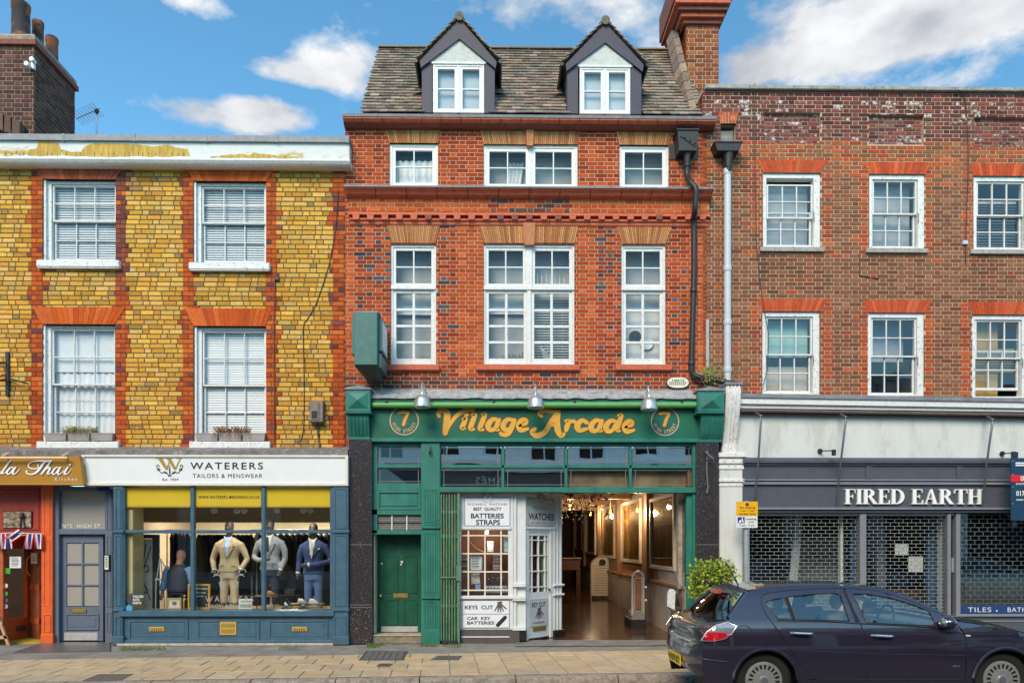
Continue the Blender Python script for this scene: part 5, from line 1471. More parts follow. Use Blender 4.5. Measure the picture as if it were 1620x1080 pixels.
 MB().prism([(GX(-60),.06),(xr0-.05,.12),(xr0-.055,.18),(GX(-60),.12)],-.50,-.465).build('bottom_rail',M_fr,A)
 write(A,'menu',-14,982,3,992,-.492,M_whiteclean,0)
part_thai()
# ================================================================== green arcade front
M_green=mat('arcade_green_paint',(.022,.165,.125),.42,.20,5,.14,wear=.55,wearcol=(.05,.20,.16),wearscale=7,wearlo=.56,stretch=(1,1,.5))
M_greenf=mat('fascia_green',(.012,.125,.07),.35,.22,2.2,.04)
M_greend=mat('door_green',(.008,.082,.048),.35,.22,4,.10,wear=.4,wearcol=(.02,.12,.08),wearscale=6,wearlo=.57)
M_gate=mat('gate_green',(.10,.22,.12),.55,.3,14,.2,wear=.6,wearcol=(.28,.30,.20),wearscale=16,wearlo=.57,stretch=(1,1,.35))
M_lime=mat('lime_green_tube',(.12,.36,.10),.4,.08,5)
M_chrome=mat('spun_aluminium',(.62,.60,.57),.28,.15,10,metal=.75,wear=.35,wearcol=(.35,.30,.24),wearscale=14)
def granite_mat():
 if 'black_granite' in MATS:return MATS['black_granite']
 m=mat('black_granite',(.035,.030,.032),.22,.5,60,0,spec=.5)
 nt=m.node_tree;N,L=nt.nodes,nt.links;b=next(n for n in N if n.type=='BSDF_PRINCIPLED');geo=next(n for n in N if n.type=='NEW_GEOMETRY')
 src=b.inputs['Base Color'].links[0].from_socket
 no=N.new('ShaderNodeTexNoise');no.inputs['Scale'].default_value=55;no.inputs['Detail'].default_value=3;L.new(geo.outputs['Position'],no.inputs['Vector'])
 mr=N.new('ShaderNodeMapRange');mr.inputs['From Min'].default_value=.64;mr.inputs['From Max'].default_value=.70;L.new(no.outputs['Fac'],mr.inputs['Value'])
 mx=N.new('ShaderNodeMix');mx.data_type='RGBA';mx.inputs['B'].default_value=(.42,.40,.40,1)
 L.new(mr.outputs[0],mx.inputs['Factor']);L.new(src,mx.inputs['A']);L.new(mx.outputs['Result'],b.inputs['Base Color'])
 return m
M_granite=granite_mat()
YA=-.35
def part_arcade():
 T=thing('shopfront','green painted arcade front with fluted consoles and long leaded transom lights','shopfront',(GX(840,YA),YA,0))
 x0,x1,z0,z1=rect(586,636,1106,694,YA);zc=(z0+z1)/2
 bx('fascia',M_greenf,T,x0,x1,YA,.0,z0,GZ(628,YA),.004)
 MB().xprism([(YA-.06,GZ(699,YA)),(0,GZ(699,YA)),(0,GZ(693,YA)),(YA-.03,GZ(693,YA)),(YA-.06,GZ(695.5,YA))][::-1],x0,x1).build('lower_moulding',M_green,T)
 mb=MB();n=60;vs=[]
 for i in range(n+1):
  x=GX(582,YA-.14)+(GX(1106,YA-.14)-GX(582,YA-.14))*i/n
  zz=GZ(630,YA-.14)+random.uniform(-.012,.012)
  vs+=[(x,YA-.14,zz),(x,YA-.14+random.uniform(-.01,.01),zz+.055),(x,.02,GZ(622,.02)+.08)]
 fs=[]
 for i in range(n):fs+=[(3*i,3*i+3,3*i+4,3*i+1),(3*i+1,3*i+4,3*i+5,3*i+2)]
 mb.add(vs,fs).build('lead_flashing',mat('pale_lead',(.34,.335,.34),.7,.3,8,.4,wear=.7,wearcol=(.14,.12,.11),wearscale=6,wearlo=.52),T,smooth='all')
 bx('cornice',M_green,T,GX(584,YA-.1),GX(1105,YA-.1),YA-.10,.0,GZ(636,YA-.1),GZ(629,YA-.1)+.02,.01)
 MB().tube([P(589,640.5,YA-.1),P(1106,640.5,YA-.1)],.055,14).build('awning_roller',M_lime,T,smooth=True)
 for px in(612,781,909,1078):q=P(px,636,YA-.1);bx('roller_bracket',M_iron,T,q.x-.02,q.x+.02,YA-.16,YA-.02,q.z-.02,q.z+.03)
 for(a,b,yt,yb,mir)in((546.5,586,613,694,1),(1104,1146,615,698,-1)):
  X0,X1,Z0,Z1=rect(a,yt+3,b,651,YA-.25)
  cb=MB().cbox(X0,X1,YA-.25,.0,Z0,Z1,.012).build('console',M_green,T)
  cx,cz=(X0+X1)/2,(Z0+Z1)/2;w,h=(X1-X0)*.40,(Z1-Z0)*.36;y=YA-.25
  MB().add([(cx-w,y,cz-h),(cx+w,y,cz-h),(cx+w,y,cz+h),(cx-w,y,cz+h),(cx,y-.07,cz)],[(0,1,4),(1,2,4),(2,3,4),(3,0,4)]).build('diamond_boss',M_green,cb)
  MB().prism([(X0-.02,Z1),(X1+.02,Z1),(X1,Z1+.03),(cx,Z1+.075),(X0,Z1+.03)],YA-.27,.0).build('console_cap',M_lead,cb)
  MB().cbox(X0-.015,X1+.015,YA-.27,0,Z0-.035,Z0,.012).build('console_mould',M_green,cb)
  q=rect(a+4,656,b-2,yb,YA-.12)
  prof=[(YA-.20,q[3]),(YA-.19,q[3]-.1),(YA-.12,q[2]+.15),(YA-.07,q[2]+.04),(YA-.07,q[2]),(0,q[2]),(0,q[3])]
  MB().xprism(prof,q[0],q[1]).build('fluted_body',M_green,cb)
  for i in range(5):
   xx=q[0]+(q[1]-q[0])*(.14+.18*i)
   MB().tube([(xx,YA-.195,q[3]-.04),(xx,YA-.19,q[3]-.1),(xx,YA-.12,q[2]+.15),(xx,YA-.085,q[2]+.08)],.019,6).build('flute',M_green,cb,smooth=True)
 for(a,b,c)in((552,588,694),(1102,1137,698)):
  X0,X1,Z0,Z1=rect(a,c,b,1020,YA-.07)
  p=MB().cbox(X0,X1,YA-.07,.1,.0,Z1,.006).build('granite_pilaster',M_granite,T)
  for py in(861,956,960):
   z=GZ(py,YA-.07);MB().box(X0-.002,X1+.002,YA-.073,YA-.05,z-.004,z+.004).build('joint_line',mat('joint_grey',(.20,.19,.20),.7,.1),p)
  MB().cbox(X0-.004,X1+.004,YA-.078,.0,.0,GZ(960,YA)-.01,.006).build('granite_base',M_granite,p)
 yb=YA+.05
 def ppost(name,px0,py0,px1,py1,y,m=M_green,par=T,dep=.12):return pbx(name,m,par,px0,py0,px1,py1,y,y+dep,.006)
 ppost('post',588,698,597,843,yb);ppost('post',666,698,696,1017,YA-.01,dep=.3);ppost('rail',597,699,666,706,yb);ppost('rail',597,734,666,740,yb);ppost('rail',597,764,666,776,yb)
 ppost('rail',588,805,667,814,yb);ppost('rail',588,838,667,845,yb)
 raised(T,597,776,666,806,yb+.02,M_green,.04,'overdoor_panel',.03)
 for(c,d)in((706,734),(740,764)):
  q=rect(597,c,666,d,yb+.04);p=MB().box(q[0],q[1],yb+.05,yb+.056,q[2],q[3]).build('pane',glass('mirror_glass',(.25,.25,.26),3.6,0,wob=.03),T)
  lead_lines(T,q,yb+.045,(.06,.94),(.12,.9))
 q=rect(596,814,667,838,yb);
 V=MB().box(q[0],q[1],yb+.06,yb+.08,q[2],q[3]).build('vent_grille',mat('dusty_vent',(.20,.19,.18),.8,.2,20),T)
 for i in range(4):x=q[0]+(q[1]-q[0])*i/3;MB().box(x-.008,x+.008,yb+.03,yb+.06,q[2],q[3]).build('bar',M_whiteclean,V)
 for i in range(3):z=q[2]+(q[3]-q[2])*i/2;MB().box(q[0],q[1],yb+.035,yb+.06,z-.006,z+.006).build('bar',M_iron,V)
 for i in range(7):z=q[2]+(q[3]-q[2])*(i+.5)/7;MB().box(q[0],q[1],yb+.05,yb+.065,z-.008,z+.004).build('louvre',mat('dusty_vent',(0,0,0)),V)
 for(c,d,n_)in((777,826,4),(845,937,4),(953,988,4)):
  raised(T,671,c-3,692,d+4,YA-.01,M_green,.018,'pilaster_moulding',.012,False)
  for i in range(n_):
   px=675.5+i*4;q=rect(px-1.2,c,px+1.2,d,YA-.02);MB().box(q[0],q[1],YA-.024,YA,q[2],q[3]).build('reed',M_green,T)
 for py in(833,944):pbx('band',M_green,T,667,py-2.5,696,py+2.5,YA-.05,YA)
 pbx('pilaster_foot',M_green,T,667,996,696,1019,YA-.04,YA)
 MB().tube([P(681,704,YA-.05),P(680,714,YA-.09),P(680,719,YA-.04)],[.008,.02,.012],6).build('hook',M_iron,T)
 yt=YA+.04
 ppost('head_rail',695,698,1101,705,yt);ppost('middle_rail',695,735,1097,740,yt);ppost('beam',695,770,1101,779,YA-.02,dep=.2)
 cols=[(697,793),(798,893),(898,995),(1000,1095)]
 for px in(695.5,795.5,895.5,997.5):ppost('mullion',px-2.3,705,px+2.3,770,yt)
 ppost('jamb',1096,698,1103,1010,yt-.02,dep=.25);ppost('jamb_edge',1086,779,1096,1010,yt+.03,dep=.15)
 M_tg=glass('transom_glass',(.55,.55,.52),8.0,0,wob=.02)
 for i,(a,b)in enumerate(cols):
  for j,(c,d)in enumerate(((705,735),(740,770))):
   q=rect(a+.5,c,b-.5,d,yt+.04)
   p=MB().box(q[0],q[1],yt+.045,yt+.051,q[2],q[3]).build('pane',M_tg if j==0 else glass('clear_transom',(.88,.86,.80),1.9,0,wob=.02)if i>1 else glass('dark_transom',(.5,.5,.48),4.5,0,wob=.02),T)
   p.rotation_euler=(R(random.uniform(-.3,.3)),0,R(random.uniform(-.5,.5)))
   lead_lines(T,q,yt+.04,(.05,.95),(.12,.88))
 for(cx,cy,r)in((639.5,665,22.5),(1052,666.5,22)):
  c=P(cx,cy,YA);rr=r/84
  ring=MB();k=48;yy=YA-.004
  vs=[];fs=[]
  for i in range(k):
   t=2*math.pi*i/k
   vs+=[(c.x+rr*math.cos(t),yy,c.z+rr*math.sin(t)),(c.x+rr*.93*math.cos(t),yy,c.z+rr*.93*math.sin(t))]
  for i in range(k):j=(i+1)%k;fs.append((2*i,2*i+1,2*j+1,2*j))
  M_pk=mat('pale_copper_paint',(.62,.38,.25),.5,.1)
  ring.add(vs,fs).build('badge_ring',M_pk,T)
  def s7(a,b,w):return(c.x+a/84,c.z-b/84,w/84)
  o7,f7=MB(),MB()
  for(mb_,ex,y_)in((o7,.8,YA-.0025),(f7,0,YA-.006)):
   ribbon(mb_,[s7(-8,-12,1.6+ex),s7(-2,-13,1.9+ex),s7(6,-12.5,1.8+ex)],y_,4);ribbon(mb_,[s7(6.5,-12,1.6+ex),s7(2,-3,2.0+ex),s7(-1,6,2.2+ex)],y_-.001,4)
  o7.build('numeral_outline',M_terra,T,k='stuff');f7.build('numeral',mat('amber_paint',(.70,.36,.035),.45,.12,8),T,k='stuff')
  txt='HIGH STREET';mb=MB()
  for i,chn in enumerate(txt):
   if chn==' ':continue
   t=R(-162+144*i/(len(txt)-1));me=text_mesh(chn,.02)
   w=max(v.co.x for v in me.vertices);hh=5.2/84
   rad=rr*.72;cx_,cz_=c.x+rad*math.cos(t),c.z+rad*math.sin(t);ca,sa=math.cos(t+math.pi/2),math.sin(t+math.pi/2)
   vv=[((v.co.x-w/2)*hh*1.1,(v.co.y-.35)*hh*1.4)for v in me.vertices]
   mb.add([(cx_+a*ca-b*sa,YA-.004,cz_+a*sa+b*ca)for a,b in vv],[tuple(p.vertices)for p in me.polygons]);bpy.data.meshes.remove(me)
  mb.build('street_lettering',mat('pale_copper_paint',(0,0,0)),T,k='stuff')
 sc=320/1620.
 A_=[[(500,125,14),(455,117,17),(417,160,23),(428,197,20),(465,195,15),(492,150,15)],[(503,122,16),(487,165,19),(482,196,17),(503,200,9)]]
 E_=[[(668,168,9),(715,152,14),(722,126,15),(690,122,18),(662,158,23),(677,202,20),(734,192,12)]]
 sh=lambda S,dx,dy:[[(a+dx,b+dy,w)for a,b,w in st]for st in S]
 strokes=[[(22,92,14),(18,62,18),(52,42,20),(88,68,25),(86,125,26),(78,185,25),(72,226,20)],[(72,228,17),(105,165,14),(160,92,16),(225,48,18),(292,38,19)],[(213,118,9),(238,108,14),(220,155,20),(206,186,16),(232,189,8)],[(238,84,13),(250,80,13)],[(285,82,8),(312,76,16),(292,135,20),(275,190,18),(303,196,9)],[(368,78,8),(392,76,16),(370,135,20),(350,192,18),(378,200,9)],*A_,[(625,128,13),(575,118,17),(537,160,22),(548,196,19),(587,192,14),(610,150,14)],[(625,124,17),(605,185,19),(570,236,19),(522,236,15),(516,222,10)],*E_,[(845,92,13),(826,70,16),(862,48,18),(930,54,15),(985,52,12)],[(977,60,20),(966,130,25),(975,205,25),(1000,246,19),(1024,234,13)],[(962,66,12),(918,140,19),(870,218,21),(805,248,22),(768,218,18),(790,195,16)],[(905,163,10),(935,164,10),(965,163,10)],[(1035,130,9),(1062,128,15),(1048,175,21),(1040,205,15)],[(1058,152,9),(1088,132,15),(1110,137,14)],[(1206,144,16),(1168,126,17),(1130,165,24),(1147,204,20),(1206,193,12)],*sh(A_,824,9),*sh(A_[:1],942,12),[(1455,88,8),(1483,84,16),(1463,150,19),(1448,200,17),(1470,210,9)],*sh(E_,848,12)]
 def kk(a,b,w):p=P(690+a*sc,640+b*sc,YA);return(p.x,p.z,w*sc/84)
 om,fm=MB(),MB()
 for i,st in enumerate(strokes):
  ribbon(om,[kk(a,b,w+5.5)for a,b,w in st],YA-.002-i*.00008,6);ribbon(fm,[kk(a,b,w)for a,b,w in st],YA-.006-i*.00025,6)
 om.build('lettering_outline',mat('russet_outline',(.16,.035,.015),.5,.1),T,k='stuff');fm.build('script_lettering',mat('amber_paint',(0,0,0)),T,k='stuff')
 return T
def lead_lines(T,q,y,fx,fz):
 M_l=mat('lead_came',(.16,.15,.15),.5,.2)
 mb=MB()
 for f in fx:x=q[0]+(q[1]-q[0])*f;mb.box(x-.006,x+.006,y-.004,y+.004,q[2],q[3])
 for f in fz:z=q[2]+(q[3]-q[2])*f;mb.box(q[0],q[1],y-.003,y+.003,z-.006,z+.006)
 mb.build('lead_came',M_l,T,k='stuff')
ARC=part_arcade()
def part_green_door():
 y=YA+.40
 T=thing('entrance_door','dark green six panel door with brass letter box beside the folding gate','door',(GX(630,y),y,.12))
 q=rect(597,845,666,1004,y);zb=.16
 d0,d1,e1=q[0]+.04,q[1]-.0,q[3]
 bx('frame',mat('cream_reveal',(.62,.55,.38),.5,.1),T,GX(588,YA+.1),GX(593,YA+.1),YA+.1,y+.05,zb,e1)
 bx('door_post',M_greend,T,q[0]-.06,d0,y-.03,y+.1,zb,e1);bx('door_head',M_greend,T,q[0]-.06,d1+.03,y-.02,y+.1,e1-.02,e1+.08)
 D=MB().cbox(d0,d1,y,y+.05,zb,e1-.02,.004).build('door',M_greend,T)
 for(a,b,c,d)in((607,850,630,868),(638,850,660,868),(607,878,630,938),(638,878,660,938),(607,947,630,988),(638,947,660,988)):
  raised(D,a,b,c,d,y,M_greend,.03,'panel',.014)
 letterbox(D,622,938,646,945.5,y-.004)
 qq=rect(603,990,661,1002,y);bx('kick_plate',M_steelp,D,qq[0],qq[1],y-.01,y+.01,zb+.01,qq[3],.002)
 write(D,'7',632.5,887,637,894,y-.002,M_whiteclean,.02,name='door_number',shear=.15)
 MB().ball(tuple(P(602.5,942,y-.04)),.035,12,8).build('door_knob',M_brass,D,smooth=True)
 MB().lathe([(.02,0),(.02,.02)],tuple(P(604,891,y-.015)),'y',10).build('lock',M_steelp,D)
 MB().ball(tuple(P(634.5,880.5,y-.005)),.012,8,6).build('door_viewer',M_brass,D)
 S=thing('door_step','worn stone step with pale tiles below the green door','step',(GX(630,YA),YA,0))
 s0,s1=GX(588,YA),GX(667,YA)
 bx('riser',mat('mossy_step',(.22,.19,.14),.9,.35,8,.5,wear=.6,wearcol=(.09,.11,.04),wearscale=5),S,s0,s1,YA-.0,y+.1,-.01,.135,.015)
 for i in range(3):bx('step_tile',mat('step_tile',(.42,.35,.26),.8,.2,8),S,s0+(s1-s0)*i/3+.004,s0+(s1-s0)*(i+1)/3-.004,YA-.015,y+.05,.135,.155,.006)
 MB().box(GX(588,YA)-.02,GX(590,YA),YA+.1,y+.3,0,e1).build('recess_wall',M_greend,T)
part_green_door()
def part_gate():
 y=YA+.0
 T=thing('folding_gate','green concertina security gate folded open beside the watch kiosk','gate',(GX(712,y),y,0))
 z0,z1=.05,GZ(780,y)
 n=13
 for i in range(n):
  px=698+i*(724-698)/(n-1);x=GX(px,y);yy=y+(.05 if i%2 else-.02)
  MB().cbox(x-.011,x+.011,yy,yy+.03,z0,z1-.02,.004).build('bar',M_gate,T)
 for k,z in enumerate((GZ(812,y),GZ(850,y),GZ(960,y))):
  for i in range(n-1):
   a=GX(698+i*26/(n-1),y);b=GX(698+(i+1)*26/(n-1),y)
   MB().tube([(a,y+.005,z+(.06 if i%2 else-.06)),(b,y+.005,z-(.06 if i%2 else-.06))],.007,5).build('lattice_strap',M_gate,T)
 bx('leading_post',mat('gate_post',(.10,.20,.14),.5,.2,12),T,GX(724,y),GX(727.5,y),y-.03,y+.06,.0,z1,.006)
 q=P(700,913,y-.04);MB().tube([P(697,913,y-.04),P(730,913,y-.04)],.014,6).build('drop_bar',M_gate,T)
 bx('lock_case',mat('gate_post',(0,0,0)),T,GX(722,y),GX(730,y),y-.06,y,GZ(918,y),GZ(894,y),.006)
 bx('floor_guide',M_iron,T,GX(699,y),GX(724,y),y-.06,y+.06,.005,.055)
 bx('top_guide',mat('black_rail',(.02,.02,.02),.5),T,GX(697,y),GX(890,y),y-.03,y+.05,z1,z1+.03)
part_gate()
# ================================================================== watch kiosk
M_kiosk=mat('kiosk_white_paint',(.66,.68,.68),.4,.07,10,.05,wear=.35,wearcol=(.42,.42,.40),wearscale=12,wearlo=.62,stretch=(1,1,.4))
M_sign=mat('sign_panel_white',(.74,.76,.82),.4,.03)
M_signg=mat('sign_panel_grey',(.50,.51,.50),.4,.05)
def keys(T,c,s,y,flip=1):
 """a fan of keys printed on a panel"""
 M_k=mat('key_print',(.10,.085,.07),.5,.5,40);mb=MB();e=0
 for a in(-120,-100,-82,-64,-40):
  t=R(a);e+=1
  ribbon(mb,[(c[0]+.25*s*math.cos(t),c[1]+.25*s*math.sin(t),.10*s),(c[0]+1.05*s*math.cos(t),c[1]+1.05*s*math.sin(t),.06*s)],y-.002-e*.0006,2,False)
 ribbon(mb,[(c[0]-.15*s,c[1],.12*s),(c[0]+.2*s,c[1]+.05*s,.14*s)],y-.006,2,False)
 mb.build('key_picture',M_k,T,k='stuff')
def clockmark(T,cx,cz,r,y):
 mb=MB();k=24
 pts=[(cx+r*math.cos(R(180*i/k)),cz+r*math.sin(R(180*i/k)),r*.045)for i in range(k+1)]
 ribbon(mb,pts,y-.002,1)
 for i in range(12):
  t=2*math.pi*i/12;ribbon(mb,[(cx+r*.74*math.cos(t),cz+r*.74*math.sin(t),r*.05),(cx+r*.84*math.cos(t),cz+r*.84*math.sin(t),r*.05)],y-.003,1,False)
 ribbon(mb,[(cx-r*.3,cz+r*.3,r*.05),(cx,cz,r*.05)],y-.0035,1,False);ribbon(mb,[(cx,cz,r*.05),(cx+r*.35,cz+r*.45,r*.05)],y-.004,1,False)
 mb.build('clock_emblem',M_ink,T,k='stuff')
YK=YA+.12
def part_kiosk():
 T=thing('watch_kiosk','small white kiosk with many paned window and slanting door inside the arcade mouth','kiosk',(GX(770,YK),YK,0))
 zt=GZ(779,YK)
 def w(nm,a,b,c,d,y0=YK,y1=None,m=M_kiosk,par=T,bev=.006):return pbx(nm,m,par,a,b,c,d,y0,(y1 if y1 is not None else YK+.12),bev)
 w('upper_board',727,780,812,838)
 w('sign_ledge',727,832,809,837,YK-.03)
 w('window_sill',727,942,832,947,YK-.05)
 w('post',804,838,812,946.5);w('stile',727,838,729,942)
 w('lower_board',727,947,812,996)
 pbx('plinth',mat('grey_brown_plinth',(.085,.072,.07),.5,.2,8),T,728,995,822,1017,YK-.02,YK+.12);pbx('plinth_bead',M_kiosk,T,730,1006,806,1008,YK-.03,YK)
 x0,x1,z0,z1=rect(729,838,804,942,YK+.02)
 xs=[0,.16,.51,.85,1.0];zs=[0,.13,.345,.59,.79,.9999][::-1]
 zc=[z0,z0+(z1-z0)*.085,z0+(z1-z0)*.365,z0+(z1-z0)*.64,z0+(z1-z0)*.915,z1]
 xc=[x0+(x1-x0)*f for f in xs]
 mb=MB()
 for x in xc[1:-1]:mb.cbox(x-.014,x+.014,YK+.0,YK+.05,z0,z1,.005)
 for z in zc[1:-1]:mb.cbox(x0,x1,YK+.003,YK+.045,z-.013,z+.013,.005)
 mb.build('glazing_bar',mat('cream_bar',(.72,.66,.55),.5,.06),T)
 for i in range(4):
  for j in range(5):MB().box(xc[i],xc[i+1],YK+.025,YK+.030,zc[j],zc[j+1]).build('pane',M_shopglass,T)
 for px in(815,821,827.5):
  q=P(px,785,YK);MB().lathe([(.035,GZ(996,YK)),(.035,zt)],(q.x,YK+.03+(.05 if px>818 else 0)+(.06 if px>825 else 0),0),'z',10).build('column_shaft',M_kiosk,T,smooth=True)
 w('column_core',812,780,832,996,YK+.05,YK+.3)
 for py in(925,947,994):w('column_ring',811,py-3,832,py+3,YK-.04,YK+.2)
 pbx('column_foot',M_black,T,820,995,833,1013,YK+.0,YK+.3)
 S=thing('shop_sign','white enamel board reading best quality batteries straps above the kiosk window','sign',(GX(771,YK),YK,GZ(832,YK)))
 q=rect(735,787,807,831.5,YK-.012);bx('panel',M_sign,S,q[0],q[1],YK-.014,YK,q[2],q[3],.003)
 fr=MB();frame4(fr,q[0],q[1],q[2],q[3],.008,.008,.008,.008,YK-.019,YK-.010);fr.build('border',M_ink,S)
 ys=YK-.015
 p=P(771.5,788,ys);MB().lathe([(.105,0),(.105,.008)],(p.x,ys-.002,p.z),'y',24).build('clock_disc',M_sign,S);clockmark(S,p.x,p.z,.10,ys-.004)
 write(S,'MICHAELS  WATCHES',740,795.5,802.5,798.7,ys,M_ink,.0,1.25);write(S,'BEST  QUALITY',749,802,793.5,808,ys,M_ink,.02);write(S,'BATTERIES',745,811.5,797,819.5,ys,M_ink,.025);write(S,'STRAPS',753,821.5,791,830,ys,M_ink,.025)
 S=thing('shop_sign','white board reading keys cut and car key batteries below the kiosk window','sign',(GX(770,YK),YK,GZ(993,YK)))
 q=rect(731.5,949,806,992.5,YK-.012);bx('panel',M_sign,S,q[0],q[1],YK-.014,YK,q[2],q[3],.003)
 fr=MB();frame4(fr,q[0],q[1],q[2],q[3],.006,.006,.006,.006,YK-.018,YK-.010);z=GZ(970.5,YK);fr.box(q[0],q[1],YK-.018,YK-.01,z-.003,z+.003);fr.build('border',M_ink,S)
 write(S,'KEYS  CUT',735.5,957,780,963,ys,M_ink,.02);write(S,'CAR  KEY',739,975,776,980,ys,M_ink,.02);write(S,'BATTERIES',739,982,782,987,ys,M_ink,.02)
 c=P(790,953,ys);keys(S,(c.x,c.z),.16,ys)
 a,b=P(787.5,988,ys),P(799,976,ys);mb=MB();ribbon(mb,[(a.x,a.z,.035),(b.x,b.z,.035)],ys-.003,2,False);mb.build('fob_picture',M_ink,S,k='stuff')
 bk=MB();X0,X1=GX(700,.6),GX(822,.0);bk.box(X0,X1,.75,.8,0,zt);bk.box(X0,X0+.05,YK+.1,.75,0,zt);bk.box(X0,X1,YK+.12,.75,zt-.02,zt)
 bk.build('inner_wall',mat('dark_red_shop',(.20,.075,.04),.7,.3,3),T,k='stuff')
 shelf=bx('shelf',mat('dark_shelf',(.06,.035,.025),.6),T,X0,GX(806,YK),YK+.15,YK+.45,GZ(941,YK),GZ(938,YK))
 return T
KIOSK=part_kiosk()
def part_kiosk_goods():
 yg=YK+.22
 def g(name,label,cat,px0,py0,px1,py1,m,y=yg,dep=.06):
  q=rect(px0,py0,px1,py1,y);o=thing(name,label,cat,(q[0],y,q[2]))
  MB().cbox(q[0],q[1],y,y+dep,q[2],q[3],.008).build('body',m,o);return o,q
 zs=GZ(938,YK)
 o,q=g('shelf_unit','low stepped display stand with watches inside the kiosk window','display',768,926,803,938,mat('display_grey',(.30,.28,.27),.5,.6,30))
 for i in range(7):
  c=P(770+i*5,928,yg-.03);MB().lathe([(.022,0),(.022,.012)],(c.x,yg-.02,c.z),'y',12).build('watch',mat('watch_face',(.6,.6,.62),.3,.3,50),o)
 o,q=g('leaflet_board','white framed price list hung inside the kiosk window','notice',743,877.5,763,902,mat('list_paper',(.62,.66,.72),.6,.1),YK+.08,.01)
 fr=MB();frame4(fr,q[0],q[1],q[2],q[3],.02,.02,.02,.02,YK+.07,YK+.09);fr.build('frame',mat('silver_frame',(.42,.41,.40),.4,.2),o)
 for i in range(7):MB().box(q[0]+.04,q[1]-.04-random.uniform(0,.04),YK+.076,YK+.08,q[3]-.06-i*.03,q[3]-.05-i*.03).build('print_line',M_ink,o)
 g('wall_heater','white rounded box on the inner wall seen through the kiosk panes','box',771,856,781,873,M_whiteclean,YK+.5,.06)
 g('poster','pale blue poster behind the end panes of the kiosk window','poster',797,848,804,873,mat('pale_blue_poster',(.35,.50,.58),.5,.4,9),YK+.1,.01)
 o,q=g('strap_card','card of watch straps standing in the kiosk window','display',779.5,877,793,902,mat('strap_card',(.20,.12,.13),.6,.8,40),YK+.15,.02)
 for i in range(3):
  for j in range(6):x=q[0]+(q[1]-q[0])*(.2+.3*i);z=q[2]+(q[3]-q[2])*(.1+.15*j);MB().box(x-.015,x+.015,YK+.14,YK+.15,z,z+.02).build('strap',mat('strap_%d'%(j%3),((.45,.3,.25),(.5,.48,.46),(.12,.08,.07))[j%3],.6),o)
 o,q=g('crumpled_poster','creased grey flyer in the lower kiosk pane','notice',746,907,760,924,mat('flyer',(.45,.43,.40),.7,.5,25),YK+.12,.01);o.rotation_euler=(0,R(-6),0)
 g('blue_packet','small light blue packet on the kiosk display shelf','packet',752,924,760,932,mat('pale_blue_packet',(.16,.32,.60),.5,.2),YK+.1,.03)
 for i,(a,h)in enumerate(((772,10),(779,12),(787,11),(794,12))):
  c=P(a+1,926,yg+.05);o=thing('bottle',['small dark bottle, first of four on the kiosk stand','small dark bottle, second of four on the kiosk stand','small dark bottle, third of four on the kiosk stand','small dark bottle, last of four on the kiosk stand'][i],'bottle',(c.x,c.y,c.z),group='bottles in the kiosk window')
  MB().lathe([(.03,0),(.03,h/84*.6),(.012,h/84*.8),(.012,h/84)],(c.x,c.y,c.z),'z',10).build('flask',mat('dark_bottle',(.05,.045,.05),.2),o,smooth=30)
  MB().lathe([(.014,0),(.014,.02)],(c.x,c.y,c.z+h/84),'z',8).build('cap',M_steelp,o)
 o=thing('boxed_goods','stack of grey watch boxes at the gate end of the kiosk window','boxes',tuple(P(735,905,yg)))
 for i in range(7):q=rect(729.5,879+i*3.6,739+random.uniform(-1,1),882+i*3.6,yg);bx('watch_box',mat('box_%d'%(i%3),((.25,.22,.22),(.4,.38,.37),(.12,.10,.10))[i%3],.6,.2),o,q[0],q[1],yg,yg+.1,q[2],q[3])
 cab=MB().tube([P(740,852,YK+.2),P(752,866,YK+.2),P(766,873,YK+.2)],.008,5).build('cable',mat('cable_cream',(.55,.5,.4),.5));tag(cab,'pale cable sagging inside the kiosk window','cable')
part_kiosk_goods()
A0=Vector((GX(831,YK+.10),YK+.10,0));A1=Vector((GX(889,.62),.62,0))
AD=(A1-A0);AL=AD.length;AD.normalize();AANG=math.atan2(AD.y,AD.x);AN=Vector((AD.y,-AD.x,0))
def ax(px,py,off=0.0):
 """photo pixel -> (distance along the slanting wall, height)"""
 d=ray(px,py);o=Vector((0,-CAMD,EYE));p0=A0+AN*off
 t=(p0-o).dot(AN)/d.dot(AN);q=o+d*t
 return(q-p0).dot(AD),q.z
